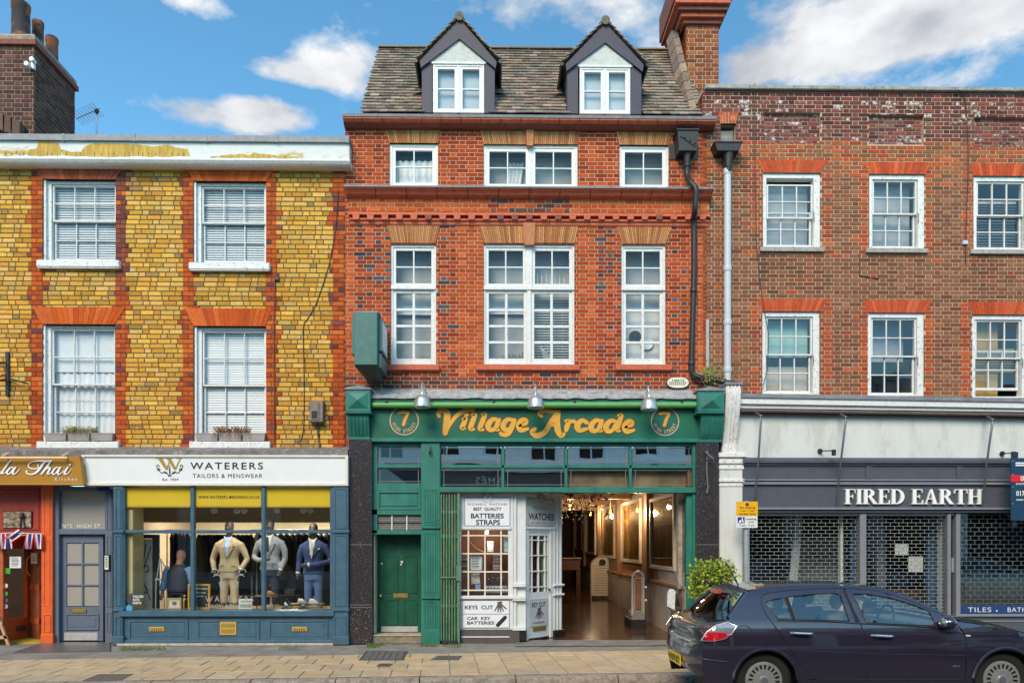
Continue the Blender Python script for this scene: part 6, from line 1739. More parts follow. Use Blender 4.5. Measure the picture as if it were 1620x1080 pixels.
def part_kiosk_door():
 T=thing('kiosk_door_bay','slanting white half glazed kiosk door between fluted columns','door',tuple(A0),rot=AANG,local=True)
 def b(nm,a,py0,c,py1,y0,y1,m=M_kiosk,par=T,bev=.005,z0=None):
  u0,zt=ax(a,py0,-y0 if False else 0);u1,_=ax(c,py0);zb=ax((a+c)/2,py1)[1]if z0 is None else z0;zt=ax((a+c)/2,py0)[1]
  return MB().cbox(u0,u1,y0,y1,zb,zt,bev).build(nm,m,par)
 top=ax(855,781)[1]
 b('overdoor_board',832,781,878,834,.0,.06);b('overdoor_ledge',832,833,879,837,-.03,.06)
 b('jamb',832,837,836,1004,-.01,.08,z0=.02);b('jamb',870,837,875,999,-.01,.08,z0=.02);b('door_head',836,837,870,841,-.005,.07)
 u0,u1=ax(836,900)[0],ax(870,900)[0];z1=ax(853,841)[1];z0=.05
 g0,g1=ax(838.5,900)[0],ax(867,900)[0];gz1,gz0=ax(853,847)[1],ax(853,936)[1]
 D=wall_mesh(u0,u1,z0,z1,[(g0,g1,gz0,gz1)],.01,.055).build('door',M_kiosk,T)
 xs=[g0+(g1-g0)*f for f in(0,.14,.5,.86,1)];zs=[gz0+(gz1-gz0)*f for f in(0,.09,.37,.65,.92,1)]
 mb=MB()
 for x in xs[1:-1]:mb.cbox(x-.012,x+.012,.005,.05,gz0,gz1,.004)
 for z in zs[1:-1]:mb.cbox(g0,g1,.008,.048,z-.012,z+.012,.004)
 mb.build('glazing_bar',M_kiosk,D)
 for i in range(4):
  for j in range(5):MB().box(xs[i],xs[i+1],.03,.035,zs[j],zs[j+1]).build('pane',M_shopglass,D)
 MB().box(g0-.1,g1+.1,.35,.36,gz0-.1,gz1+.1).build('inner_screen',mat('kiosk_dark',(.10,.06,.04),.8,.6,6),T)
 s0,s1=ax(838,960)[0],ax(866,960)[0];sz1,sz0=ax(853,946)[1],ax(853,990)[1]
 sp=MB().cbox(s0,s1,-.004,.01,sz0,sz1,.003).build('key_cut_panel',mat('dull_panel',(.48,.52,.54),.4,.08),D)
 fr=MB();frame4(fr,s0+.02,s1-.02,sz0+.02,sz1-.02,.006,.006,.006,.006,-.007,-.002);fr.build('panel_border',mat('panel_line',(.25,.25,.25),.5),sp)
 write(sp,'KEY CUT',0,0,0,0,-.005,M_ink,.015,fit=(s0+.06,s1-.06,sz1-.16,sz1-.07))
 keys(sp,((s0+s1)/2,sz1-.20),.17,-.006)
 write(sp,'AVAILABLE HERE',0,0,0,0,-.005,M_ink,.01,fit=(s0+.09,s1-.09,sz0+.06,sz0+.09))
 lz=ax(853,994)[1]
 MB().cbox(u0+.12,u1-.12,-.01,.02,lz-.03,lz+.05,.006).build('letter_box',M_brass,D)
 MB().ball((u1-.05,-.03,.95),.025,10,6).build('door_knob',M_iron,D,smooth=True)
 uc0,uc1=ax(875,900)[0],ax(889,900)[0]
 for f in(.15,.5,.85):MB().lathe([(.05,.15),(.05,top)],(uc0+(uc1-uc0)*f,.03,0),'z',10).build('column_shaft',M_kiosk,T,smooth=True)
 MB().cbox(uc0,uc1,.03,.3,.15,top,.005).build('column_core',M_kiosk,T)
 for py in(925,940):z=ax(882,py)[1];MB().cbox(uc0-.02,uc1+.03,-.05,.2,z-.02,z+.02,.01).build('column_ring',M_kiosk,T)
 MB().cbox(uc0-.03,uc1+.04,-.05,.25,top,top+.05,.01).build('column_cap',M_kiosk,T)
 MB().cbox(uc0-.02,uc1+.03,-.05,.25,.0,.15,.01).build('column_foot',M_black,T)
 S=thing('shop_sign','grey board reading watches above the slanting kiosk door','sign',tuple(A0),rot=AANG,local=True)
 q0,q1=ax(833.5,810)[0],ax(877,810)[0];qz1,qz0=ax(855,788)[1],ax(855,832)[1]
 MB().cbox(q0,q1,-.014,.0,qz0,qz1,.003).build('panel',M_signg,S)
 fr=MB();frame4(fr,q0+.01,q1-.01,qz0+.01,qz1-.01,.006,.006,.006,.006,-.018,-.01);fr.build('border',M_ink,S)
 cx=(q0+q1)/2;MB().lathe([(.10,0),(.10,.006)],(cx,-.018,qz1-.01),'y',24).build('clock_disc',M_signg,S);clockmark(S,cx,qz1-.01,.095,-.020)
 h=qz1-qz0;w_=q1-q0
 write(S,'MICHAELS',0,0,0,0,-.015,mat('grey_ink',(.12,.12,.12),.5),-.008,1.2,fit=(q0+w_*.2,q1-w_*.18,qz0+h*.60,qz0+h*.70))
 write(S,'WATCHES',0,0,0,0,-.015,M_ink,.02,fit=(q0+w_*.04,q1-w_*.04,qz0+h*.22,qz0+h*.46))
 write(S,'Sale • Repair • Straps • Keys',0,0,0,0,-.015,M_ink,.01,fit=(q0+w_*.14,q1-w_*.14,qz0+h*.09,qz0+h*.14))
part_kiosk_door()
# ================================================================== the arcade passage
def part_passage():
 XR=GX(1087,YA+.1);T=thing('arcade_passage','dim shop passage with panelled wall, framed shop windows and polished brown floor','passage',(XR,0,0))
 rampz=lambda y:.015*max(0,y)
 M_pol=mat('polished_brown_floor',(.060,.030,.015),.13,.4,3,.06,wear=.5,wearcol=(.13,.075,.03),wearscale=2)
 F=MB().add([(GX(700,2),YA+.35,.006),(XR,YA+.35,.006),(XR,20,.31),(GX(700,2),20,.31)],[(0,1,2,3)])
 fl=F.build('passage_floor',M_pol,T)
 M_dado=mat('scuffed_dado',(.36,.31,.27),.7,.2,3,.1);M_oak=mat('brown_panelling',(.30,.16,.07),.5,.25,6,.1,stretch=(1,1,.3));M_old=mat('worn_plaster',(.36,.30,.25),.8,.35,9,.4,wear=.7,wearcol=(.12,.08,.06),wearscale=6)
 zc=GZ(772,0)
 MB().box(XR,XR+.1,YA+.1,20,0,3.6).build('side_wall',M_oak,T)
 def wq(name,m,px0,py0,px1,py1,off,par=T,z0=None,z1=None):
  """piece on the side wall: px0 = farther end"""
  a,b=PX(px0,(py0+py1)/2,XR-off),PX(px1,(py0+py1)/2,XR-off)
  za=PX(px1,py0,XR-off).z if z1 is None else z1;zb=PX(px1,py1,XR-off).z if z0 is None else z0
  return MB().box(XR-off,XR,min(a.y,b.y),max(a.y,b.y),zb,za).build(name,m,par)
 zd=PX(1080,930,XR).z
 MB().box(XR-.03,XR,YA+.12,20,0.0,zd).build('dado',M_dado,T);MB().box(XR-.06,XR,YA+.12,20,zd,zd+.05).build('dado_rail',M_oak,T)
 MB().box(XR-.035,XR,YA+.2,2.0,zd+.05,zd+.30).build('worn_band',M_old,T)
 M_fr=mat('pale_gilt_frame',(.48,.40,.30),.5,.15,9);M_mg=glass('arcade_glass',(.85,.80,.72),1.7,.0,wob=.02)
 M_amb=mat('amber_interior',(.50,.28,.06),.8,.35,1.6)
 for k,(a,b,c,d)in enumerate(((1028,778,1066,903),(982,787,1012,891),(950,797,971,883),(926,806,941,877),(909,812,920,870))):
  pa,pb=PX(a,840,XR-.05),PX(b and c,840,XR-.05)
  y0,y1=min(pa.y,pb.y),max(pa.y,pb.y);z1=PX(c,b,XR-.05).z;z0=PX(c,d,XR-.05).z
  if k:z1,z0=z1,z0
  fm=MB();t=.07
  fm.box(XR-.06,XR,y0,y0+t,z0,z1);fm.box(XR-.06,XR,y1-t,y1,z0,z1);fm.box(XR-.06,XR,y0+t,y1-t,z1-t,z1);fm.box(XR-.06,XR,y0+t,y1-t,z0,z0+t)
  W=fm.build('shop_window',M_fr,T)
  MB().box(XR-.02,XR-.015,y0+t,y1-t,z0+t,z1-t).build('pane',M_mg,W)
  MB().box(XR-.012,XR-.008,y0+t,y1-t,z0+t,z1-t).build('display_back',mat('display_back_%d'%k,((.06,.04,.02),(.40,.27,.09),(.55,.40,.15),(.5,.43,.17),(.4,.22,.09))[k],.5,.8,2.2),W)  # amber glow of the lit displays is put into these back colours
  bars=MB()
  if k<3:
   for f in(.35,.68):yy=y0+(y1-y0)*f;bars.box(XR-.013,XR-.009,yy-.02,yy+.02,z0+t,z0+(z1-z0)*.62)
   bars.box(XR-.013,XR-.009,y0+t,y1-t,z0+(z1-z0)*.60,z0+(z1-z0)*.63)
   bars.build('reflection_bar',mat('pale_reflection_wood',(.40,.30,.18),.5),W,k='stuff')  # flat bars coloured as the pale reflections in the panes
  yy=y1+.12
  MB().box(XR-.10,XR,yy,yy+.22,zd,3.3).build('pilaster',M_oak,T)
 MB().box(XR-.10,XR,YA+.34,YA+.50,zd,3.3).build('pilaster',M_old,T)
 for j in range(9):
  z=zd+.05+j*.235
  if z+.22<zc:MB().box(XR-.03,XR,YA+.16,YA+.33,z,z+.222).build('glazed_tile',mat('green_glazed_tile',(.01,.075,.045),.15,.3,9),T)
 xk=A1.x-.25
 MB().box(GX(640,3),XR,YA+.2,20,3.25,3.35).build('ceiling',mat('dark_brown_ceiling',(.05,.032,.02),.8,.3),T)
 MB().box(GX(640,3),XR,19,19.1,0,3.4).build('far_wall',mat('far_brown',(.10,.05,.03),.8,.3),T)
 MB().box(xk-.1,xk,.72,19,0,3.3).build('kiosk_side_wall',mat('dark_brown_wall',(.075,.045,.03),.7,.4,3),T)
 for y in(2.6,5.2,8.0,11.5):MB().box(xk,XR,y,y+.18,3.0,3.25).build('ceiling_beam',M_oak,T)
 MB().box(GX(690),XR+.1,YA+.2,YA+.28,zc+.0,3.6).build('transom_back',mat('dusky_back',(.34,.27,.19),.9,.5,2),T)
 R_=MB().add([(GX(812,-.2),YA-.42,.002),(GX(1090,YA),YA-.30,.002),(XR,YA+.40,.0085),(GX(820,YA),YA+.40,.0085)],[(0,1,2,3)]).build('entrance_ramp',mat('scuffed_concrete',(.20,.185,.165),.85,.3,4,.3,wear=.6,wearcol=(.12,.11,.10),wearscale=2.4,wearlo=.5));kind(R_,'structure','scuffed grey concrete apron at the arcade mouth')
 glow=emit('warm_globe',(1.0,.60,.14),2.6)
 pts=[(902,799,7.0,'glowing yellow globe lamp deep in the passage over the dark shelves'),(934,814,10.5,'farthest glowing globe lamp in the passage'),(1008,808,3.4,'glowing globe lamp before the second framed shop window'),(1062,799,1.3,'glowing globe lamp nearest the street in the passage'),(966,811,6.0,'glowing globe lamp before the third framed shop window')]
 for px,py,y,lb in pts:
  c=P(px,py,y);r=.042 if px in(902,1062)else .034
  L=thing('globe_lamp',lb,'lamp',(c.x,y,c.z),group='globe lamps in the passage')
  MB().ball((c.x,y,c.z),r,14,10).build('bulb',glow,L,smooth='all');MB().lathe([(.02,0),(.025,.05),(.006,.06),(.006,max(.1,3.25-c.z-r))],(c.x,y,c.z+r),'z',8).build('flex',M_brass,L)
  ld=bpy.data.lights.new('lamp_light','POINT');ld.energy=50;ld.color=(1,.74,.48);ld.shadow_soft_size=.06
  lo=bpy.data.objects.new('lamp_light',ld);COL.objects.link(lo);lo.parent=L;lo.location=(0,-.14,-.06)
 G=MB();rnd=random.Random(3)
 M_leafd=mat('dusky_leaf',(.028,.026,.012),.6,.5,6)
 for i in range(800):
  y=rnd.uniform(2.2,9);c=Vector((rnd.uniform(xk+.05,XR-.9),y,3.2-abs(rnd.gauss(0,.28))));a,b=rnd.uniform(0,6.28),rnd.uniform(-.8,.8);l=rnd.uniform(.06,.16)
  d=Vector((math.cos(a)*math.cos(b),math.sin(a)*math.cos(b),math.sin(b)));s=d.cross(Vector((0,0,1))).normalized()*l*.28
  G.add([c,c+d*l*.5+s,c+d*l,c+d*l*.5-s],[(0,1,2,3)])
 o=G.build('hanging_foliage',M_leafd);kind(o,'stuff','dark leafy garland hanging under the passage ceiling');o['category']='garland'
 FL=MB()
 for i in range(60):
  y=rnd.uniform(2.4,9);c=(rnd.uniform(xk+.05,XR-1.2),y,rnd.uniform(2.35,3.1));FL.ball(c,.007,5,4)
 o=FL.build('fairy_lights',emit('fairy_glow',(1,.72,.42),1.2));kind(o,'stuff','tiny fairy lights strung through the garland');o['category']='lights'
 SH=thing('shelf_rack','dark wooden rack of small goods deep in the passage','shelves',(GX(905,8),8,0))
 for j in range(6):MB().box(xk,xk+.45,6.5,9,.4+j*.38,.44+j*.38).build('shelf',M_oak,SH)
 for i in range(26):
  j=rnd.randrange(6);y=rnd.uniform(6.6,8.8);h=rnd.uniform(.08,.26)
  MB().cbox(xk+.1,xk+.1+rnd.uniform(.06,.3),y,y+.1,.44+j*.38,.44+j*.38+h,.01).build('goods',mat('goods_%d'%(i%5),((.35,.25,.12),(.12,.2,.14),(.4,.36,.3),(.3,.06,.05),(.1,.1,.2))[i%5],.5),SH)
part_passage()
# ================================================================== boards and stands in the passage mouth
def aboard(label,px0,py0,px1,py1,base,m,hole=True,lines=True):
 y=GY(base,.08,(px0+px1)/2);q=rect(px0,py0,px1,py1,y)
 T=thing('pavement_board',label,'sign board',((q[0]+q[1])/2,y,q[2]),group='arched boards in the passage')
 w=(q[1]-q[0])/2;cx=(q[0]+q[1])/2;zt=q[3];zs=zt-w*.8;zb=q[2]+.14
 pts=[(q[0],zb),(q[1],zb)]+[(cx+w*math.cos(R(t)),zs+w*.8*math.sin(R(t)))for t in range(0,181,12)]
 MB().prism(pts,y,y+.03).build('panel',m,T)
 fr=MB();loop=[(q[0],y,q[2])]+[(q[0],y,zs)]+[(cx+w*math.cos(R(t)),y,zs+w*.8*math.sin(R(t)))for t in range(180,-1,-12)]+[(q[1],y,q[2])]
 fr.tube(loop,.02,6).build('frame',mat('board_frame',(.42,.36,.30),.5,.1),T,smooth=True)
 MB().tube([(q[0]+.03,y+.1,zs),(q[0]+.03,y+.4,q[2])],.015,6).build('rear_leg',M_oak_(),T);MB().tube([(q[1]-.03,y+.1,zs),(q[1]-.03,y+.4,q[2])],.015,6).build('rear_leg',M_oak_(),T)
 bx('cross_rail',mat('board_frame',(0,0,0)),T,q[0],q[1],y-.012,y+.01,zs-.01,zs+.01)
 if hole:
  MB().lathe([(w*.30,0),(w*.30,.006)],(cx,y-.005,zs+w*.3),'y',16).build('emblem',M_black,T);MB().box(cx-w*.3,cx-w*.15,y-.006,y,zs+w*.02,zs+w*.3).build('emblem_stem',M_black,T)
 if lines:
  for i in range(11):z=zs-.08-i*(zs-zb-.1)/11;MB().box(q[0]+w*.3,q[1]-w*.25-random.uniform(0,w*.3),y-.003,y,z-.008,z+.004).build('print_line',mat('brown_print',(.20,.12,.08),.6),T)
def M_oak_():return mat('dark_leg',(.05,.035,.03),.5)
aboard('large arched white menu board standing in the middle of the passage',935,880,971,949,950,mat('board_cream',(.70,.62,.53),.5,.08))
aboard('smaller arched brown board behind the white menu board',914,884,935,929,929,mat('board_brown',(.26,.13,.085),.5,.15))
def part_stands():
 y=GY(993,.03,1010);q=rect(997,904,1023,993,y);T=thing('swing_sign','narrow grey swing sign on a black weighted base in the passage mouth','sign',((q[0]+q[1])/2,y,q[2]))
 cx=(q[0]+q[1])/2-.01;w=.115;zt=q[3]
 M_sg=mat('grey_plastic_frame',(.42,.38,.33),.4,.1)
 loop=[(cx-w,y,.30)]+[(cx-w,y,zt-w)]+[(cx+w*math.cos(R(t)),y,zt-w+w*math.sin(R(t)))for t in range(165,0,-15)]+[(cx+w,y,zt-w),(cx+w,y,.30)]
 MB().tube(loop,.03,8).build('frame',M_sg,T,smooth=True)
 MB().cbox(cx-.075,cx+.075,y-.03,y+.03,.42,zt-.15,.02).build('panel',mat('rust_panel',(.22,.10,.05),.5,.15),T)
 fr=MB();frame4(fr,cx-.085,cx+.085,.40,zt-.13,.018,.018,.018,.018,y-.045,y-.02);fr.build('panel_rim',M_sg,T)
 MB().prism([(cx-.14,.22),(cx+.14,.22),(cx+.12,.34),(cx+.05,.42),(cx-.05,.42),(cx-.12,.34)],y-.06,y+.5).build('base_hood',mat('base_grey',(.20,.19,.18),.4),T)
 MB().prism([(cx-.17,.02),(cx+.16,.02),(cx+.15,.22),(cx-.16,.22)],y-.12,y+.7).build('base',M_black,T)
 for dz in(.9,.62):MB().lathe([(.025,0),(.025,.05)],(cx+w+.02,y-.02,dz),'x',8).build('clip',M_steelp,T)
 y=GY(1013,.0,1066);q=rect(1056,929,1077,1014,y);T=thing('ash_bin','brown post mounted ash bin with pitched hood at the passage wall','bin',((q[0]+q[1])/2,y,0))
 cx=GX(1064,y);z0,z1=GZ(958,y),GZ(929,y)
 MB().lathe([(.06,0),(.06,.03),(.035,.04),(.035,z0)],(cx,y,0),'z',10).build('post',mat('brown_post',(.10,.065,.05),.5,.2),T,smooth=30)
 M_bn=mat('brown_bin',(.085,.05,.035),.5,.2)
 MB().prism([(cx-.04,z0-.06),(cx+.17,z0-.06),(cx+.17,z0+.16),(cx+.09,z0+.27),(cx+.0,z0+.16)],y-.02,y+.2).build('hood',M_bn,T)
 MB().prism([(cx+.03,z0-.0),(cx+.14,z0-.0),(cx+.09,z0+.18)],y-.026,y).build('opening',M_black,T)
 w=.085;c2=cx-.03;pts=[(c2-w,z0),(c2+w*.7,z0-.08),(c2+w*.8,z0+.2)]+[(c2+w*math.cos(R(t))*.9,z0+.22+w*1.2*math.sin(R(t)))for t in range(20,181,20)]
 MB().prism(pts,y-.05,y-.03).build('notice_face',mat('pale_notice',(.62,.66,.66),.4,.2,20),T)
 y=7.2;q=rect(894,880,906,912,y);T=thing('cafe_table','reddish wooden table at the end of the passage behind the boards','table',((q[0]+q[1])/2,y,.1))
 M_t=mat('red_wood',(.10,.035,.02),.4,.2);zt=GZ(882,y)
 bx('table_top',M_t,T,q[0]-.2,q[1]+.25,y-.1,y+.6,zt-.04,zt,.01);bx('apron',M_t,T,q[0]-.15,q[1]+.2,y-.05,y+.5,zt-.35,zt-.04,.01)
 for dx in(q[0]-.15,q[1]+.16):
  for dy in(y-.04,y+.5):bx('leg',M_t,T,dx,dx+.05,dy,dy+.05,.08,zt-.3)
 g=MB();rnd=random.Random(5)
 for(a,b,py,n)in((580,600,1021,150),(664,692,1020,130),(190,262,1026,200),(440,470,1024,40),(700,730,1021,60),(596,612,1018,60)):
  for i in range(n):
   px=rnd.uniform(a,b);y=GY(py+rnd.uniform(-2.5,2.5),0,px);x=GX(px,y);h=rnd.uniform(.02,.075);d=Vector((rnd.uniform(-.03,.03),rnd.uniform(-.03,.03),h));s=Vector((rnd.uniform(.003,.008),rnd.uniform(-.004,.004),0))
   p=Vector((x,y,-.01));g.add([p-s,p+s,p+d],[(0,1,2)])
 o=g.build('grass',mat('weed_grass',(.085,.15,.03),.8,.4,30));kind(o,'stuff','small green weeds growing along the wall foot');o['category']='grass'
part_stands()
# ================================================================== grey shuttered shop
M_fe=mat('slate_grey_paint',(.075,.082,.105),.45,.08,6,.05)
M_fel=mat('slate_grey_trim',(.20,.21,.24),.4,.08,6)
M_plaster=mat('stained_white_plaster',(.62,.64,.61),.85,.08,3,.2,wear=.45,wearcol=(.42,.43,.38),wearscale=2.2,wearlo=.54,stretch=(1,1,.35))
M_shut=mat('galvanised_shutter',(.40,.41,.42),.5,.2,20,metal=.2)
YF=-.3
def serif_letter(ch):
 """capital letters in a unit box, as polygons (x,z) ; counters are cut as strips"""
 s,t,w=.23,.065,.17
 P_=[]
 def stem(x,z0=0,z1=1):P_.append([(x,z0+.02),(x+s,z0+.02),(x+s,z1-.02),(x,z1-.02)])
 def ser(x0,x1,z,up):P_.append([(x0,z),(x1,z),(x1-.03,z+.055*up),(x0+.03,z+.055*up)]if up>0 else[(x0+.03,z-.055),(x1-.03,z-.055),(x1,z),(x0,z)])
 def bowl(x,z0,z1,r):
  n=12;cz=(z0+z1)/2;h=(z1-z0)/2
  for i in range(n):
   a,b=R(-90+180*i/n),R(-90+180*(i+1)/n)
   o=lambda q:(x+r*math.cos(q),cz+h*math.sin(q));k=lambda q:(x-.02+(r-s*.95)*math.cos(q),cz+(h-t)*math.sin(q))
   P_.append([k(a),o(a),o(b),k(b)])
 if ch=='I':stem(.09);ser(0,.41,0,1);ser(0,.41,1,-1);W=.41
 elif ch=='F':stem(.09);ser(0,.43,0,1);P_.append([(0,1),(0,.95),(.70,.95),(.72,1)]);P_.append([(.66,.96),(.70,.74),(.735,.74),(.72,.96)]);P_.append([(.3,.53),(.3,.475),(.55,.475),(.55,.53)]);P_.append([(.52,.38),(.56,.38),(.56,.63),(.52,.63)]);W=.74
 elif ch=='E':stem(.09);P_.append([(0,1),(0,.95),(.70,.95),(.72,1)]);P_.append([(.66,.96),(.70,.76),(.735,.76),(.72,.96)]);P_.append([(.3,.53),(.3,.475),(.55,.475),(.55,.53)]);P_.append([(.52,.38),(.56,.38),(.56,.63),(.52,.63)]);P_.append([(0,0),(.76,0),(.76,.055),(0,.055)]);P_.append([(.70,.04),(.765,.04),(.80,.28),(.765,.28)]);W=.80
 elif ch=='D':stem(.09);P_.append([(0,1),(0,.945),(.42,.945),(.42,1)]);P_.append([(0,0),(.42,0),(.42,.055),(0,.055)]);bowl(.40,0,1,.52);W=.92
 elif ch=='R':stem(.09);ser(0,.43,0,1);P_.append([(0,1),(0,.945),(.42,.945),(.42,1)]);P_.append([(.3,.53),(.3,.475),(.45,.475),(.45,.53)]);bowl(.40,.475,1,.37);P_.append([(.36,.49),(.58,.5),(.95,.03),(.70,.0)]);P_.append([(.68,.0),(1.0,.0),(1.0,.05),(.74,.06)]);W=1.0
 elif ch=='A':P_.append([(.12,.03),(.17,.03),(.50,.93),(.45,1)]);P_.append([(.62,.02),(.88,.02),(.56,1),(.44,1)]);P_.append([(.27,.32),(.62,.32),(.62,.38),(.27,.38)]);ser(0,.30,0,1);ser(.54,.98,0,1);W=.98
 elif ch=='T':stem(.32);ser(.20,.68,0,1);P_.append([(.02,.945),(.86,.945),(.86,1),(.02,1)]);P_.append([(.0,.72),(.035,.72),(.08,.95),(.02,.99)]);P_.append([(.80,.95),(.845,.72),(.88,.72),(.86,.99)]);W=.88
 elif ch=='H':stem(.09);stem(.67);ser(0,.41,0,1);ser(0,.41,1,-1);ser(.58,.99,0,1);ser(.58,.99,1,-1);P_.append([(.3,.535),(.3,.475),(.7,.475),(.7,.535)]);W=.99
 return P_,W
def part_grey_shop():
 T=thing('shopfront','slate grey shopfront with closed brick pattern roller grilles under a white plaster band','shopfront',(GX(1400,YF),YF,0))
 xr=GX(1740,YF)
 def slope(name,m,a,b,y0,y1,yc0,yc1,py_l0,py_l1,py_r0,py_r1):
  X0,X1=GX(a,y0),GX(b,y0);zl1,zl0=P(a,py_l0,y0).z,P(a,py_l1,y0).z;zr1,zr0=P(b,py_r0,y0).z,P(b,py_r1,y0).z
  v=[(X0,y0,zl0),(X1,y0,zr0),(X1,y0,zr1),(X0,y0,zl1),(X0,y1,zl0),(X1,y1,zr0),(X1,y1,zr1),(X0,y1,zl1)]
  return MB().add(v,[(0,1,2,3),(1,5,6,2),(3,2,6,7),(0,4,5,1),(0,3,7,4)]).build(name,m,T)
 slope('lead_flashing',M_lead,1167,1740,YF-.2,.03,0,0,622,628,631.5,637.5)
 slope('cornice',M_white,1167,1740,YF-.17,.0,0,0,628,638,637.5,647);slope('cornice_bed',M_white,1168,1740,YF-.12,.0,0,0,638,645,647,653)
 slope('awning_box',mat('brown_awning_box',(.12,.085,.075),.6,.2,8),1168,1740,YF-.08,.0,0,0,645.5,655,653.5,663)
 MB().tube([P(1172,649,YF-.13),P(1740,658,YF-.13)],.03,8).build('awning_roller',mat('brown_awning_box',(0,0,0)),T,smooth=True)
 bx('plaster_band',M_plaster,T,GX(1160,YF),xr,YF,.0,GZ(724,YF,1380),GZ(650,YF,1380),.003)
 q=rect(1174,722,1740,806,YF-.03);q2=rect(1174,723,1260,806,YF-.03)
 zt,zb=GZ(725,YF,1400),GZ(806.5,YF,1400)
 bx('fascia',M_fe,T,q[0],q[1],YF-.04,.0,zb,zt,.004)
 def rail(py0,py1,yo,m=M_fe):z1,z0=GZ(py0,YF-yo,1400),GZ(py1,YF-yo,1400);return MB().xprism([(YF-yo,z0),(YF,z0),(YF,z1),(YF-yo*.6,z1),(YF-yo,z1-(z1-z0)*.4)][::-1],q[0],q[1]).build('fascia_moulding',m,T)
 rail(724,732,.12);rail(732.5,735.5,.075,M_fel);rail(757.5,760,.07,M_fel);rail(762,766,.09,M_fel);rail(802,805.5,.10,M_fel);rail(806,810,.06)
 for px in(1372,1515):c=P(px,746,YF);MB().prism([(c.x-.055,c.z-.16),(c.x+.055,c.z-.16),(c.x+.055,c.z+.1),(c.x+.03,c.z+.16),(c.x-.03,c.z+.16),(c.x-.055,c.z+.1)],YF-.06,YF).build('fascia_tab',M_fe,T)
 txt='FIRED EARTH';tot=0;ws=[]
 for chn in txt:ws.append(.42 if chn==' ' else serif_letter(chn)[1]);
 gap=.035;total=sum(ws)+gap*(len(txt)-1)
 L0,L1,z0,z1=rect(1335.5,773.5,1553.5,797,YF-.06);k=(L1-L0)/total;x=L0
 for chn,w in zip(txt,ws):
  if chn!=' ':
   mb=MB()
   for i,poly in enumerate(serif_letter(chn)[0]):mb.prism([(x+a*k,z0+b*(z1-z0))for a,b in poly],YF-.085-i*.0004,YF-.045)
   mb.build('letter',M_whiteclean,T)
  x+=(w+gap)*k
 y=YF-.02
 def post(nm,a,b,c,d,y0=y,y1=YF+.15,m=M_fel):return pbx(nm,m,T,a,b,c,d,y0,y1,.008)
 zg=0
 for a,b in((1176,1186),(1361,1371),(1499.5,1505),(1513,1520)):
  X0,X1,_,Z1=rect(a,808,b,1000,y);bx('post',M_fel if a!=1176 else M_greypipe,T,X0,X1,y,YF+.15,0,Z1,.008)
 X0,X1,Z0,Z1=rect(1185,809,1362,815,y+.03);bx('shutter_box',M_fel,T,X0,GX(1512,y),y+.03,YF+.2,Z0,Z1)
 bx('dark_reveal',M_black,T,GX(1505,YF+.1),GX(1513,YF+.1),YF+.1,YF+.2,0,GZ(808,YF))
 bx('letter_plate',mat('dull_teal_plate',(.25,.29,.30),.5),T,*rect(1506,882,1511.5,905,YF+.06)[:2],YF+.06,YF+.1,*rect(1506,882,1511.5,905,YF+.06)[2:])
 def grille(a,b,c,d,rows,linkpx):
  X0,X1,Zb,Zt=rect(a,c,b,d,YF+.03);Zb=.02;YG=YF+.10
  G=MB().tube([(X0,YG,Zt),(X1,YG,Zt)],.008,5).build('roller_grille',M_shut,T)
  pitch=(GZ(c,YF)-GZ(d,YF))/rows;z=Zt;r=0
  lk=MB();w=linkpx/84
  while z>.05:
   MB().tube([(X0,YG,z),(X1,YG,z)],.0046,6).build('rod',M_shut,G)
   x=X0+(w/2 if r%2 else 0)
   while x<X1:
    lk.box(x-.0042,x+.0042,YG-.004,YG+.004,z-pitch,z);x+=w
   z-=pitch;r+=1
  lk.build('links',M_shut,G,k='stuff')
 grille(1186,1361,815,930,20,13.5);grille(1371,1500,815,945,23,13.5)
 gy=YF+.02
 for a,b in((1186,1361),(1371,1500)):X0,X1,_,Z1=rect(a,812,b,990,gy);MB().box(X0,X1,gy,gy+.006,.3 if a==1186 else .05,Z1).build('pane',M_shopglass,T)
 X0,X1,Z0,Z1=rect(1520,812,1740,957,YF+.03);MB().box(X0,X1,YF+.05,YF+.056,Z0-.2,Z1).build('pane',glass('bay_glass',(.80,.82,.82),2.3,0,wob=.003),T)
 for r in range(22):
  z=Z1-.02-r*.079
  if z>Z0:MB().tube([(X0,YF+.12,z),(X1,YF+.12,z)],.006,5).build('rod',M_shut,T)
 lk=MB()
 for r in range(22):
  z=Z1-.02-r*.079;x=X0+(.08 if r%2 else 0)
  while x<GX(1640,YF)and z>Z0:lk.box(x-.007,x+.007,YF+.114,YF+.126,z-.079,z);x+=.16
 lk.build('links',M_shut,T,k='stuff')
 q=rect(1520,957,1740,970.5,YF+.02);bx('name_band',mat('royal_blue_band',(.018,.045,.15),.4,.1),T,q[0],q[1],YF+.025,YF+.045,q[2],q[3],.002)
 ser=mat('pale_blue_letter',(.62,.68,.75),.5)
 write(T,'TILES',1531,960,1568,967.5,YF+.023,ser,.0,1.1);write(T,'•',1575.5,964,1578,967,YF+.023,ser);write(T,'BATHROOMS',1594,960,1668,967.5,YF+.023,ser,.0,1.1)
 q=rect(1513,971,1740,975,YF-.05);bx('sill',M_fel,T,q[0],q[1],YF-.05,YF+.1,q[2],q[3],.01)
 bx('stall_riser',M_fe,T,q[0],q[1],YF,YF+.1,0,q[2]);q=rect(1516,981,1740,983,YF-.02);bx('riser_bead',M_fel,T,q[0],q[1],YF-.015,YF,q[2],q[3])
 bx('riser_low',M_fe,T,GX(1186,YF),GX(1361,YF),YF+.05,YF+.14,0,.32)
 rm=MB();A,B=GX(1170),GX(1735);Zc=GZ(808,0)
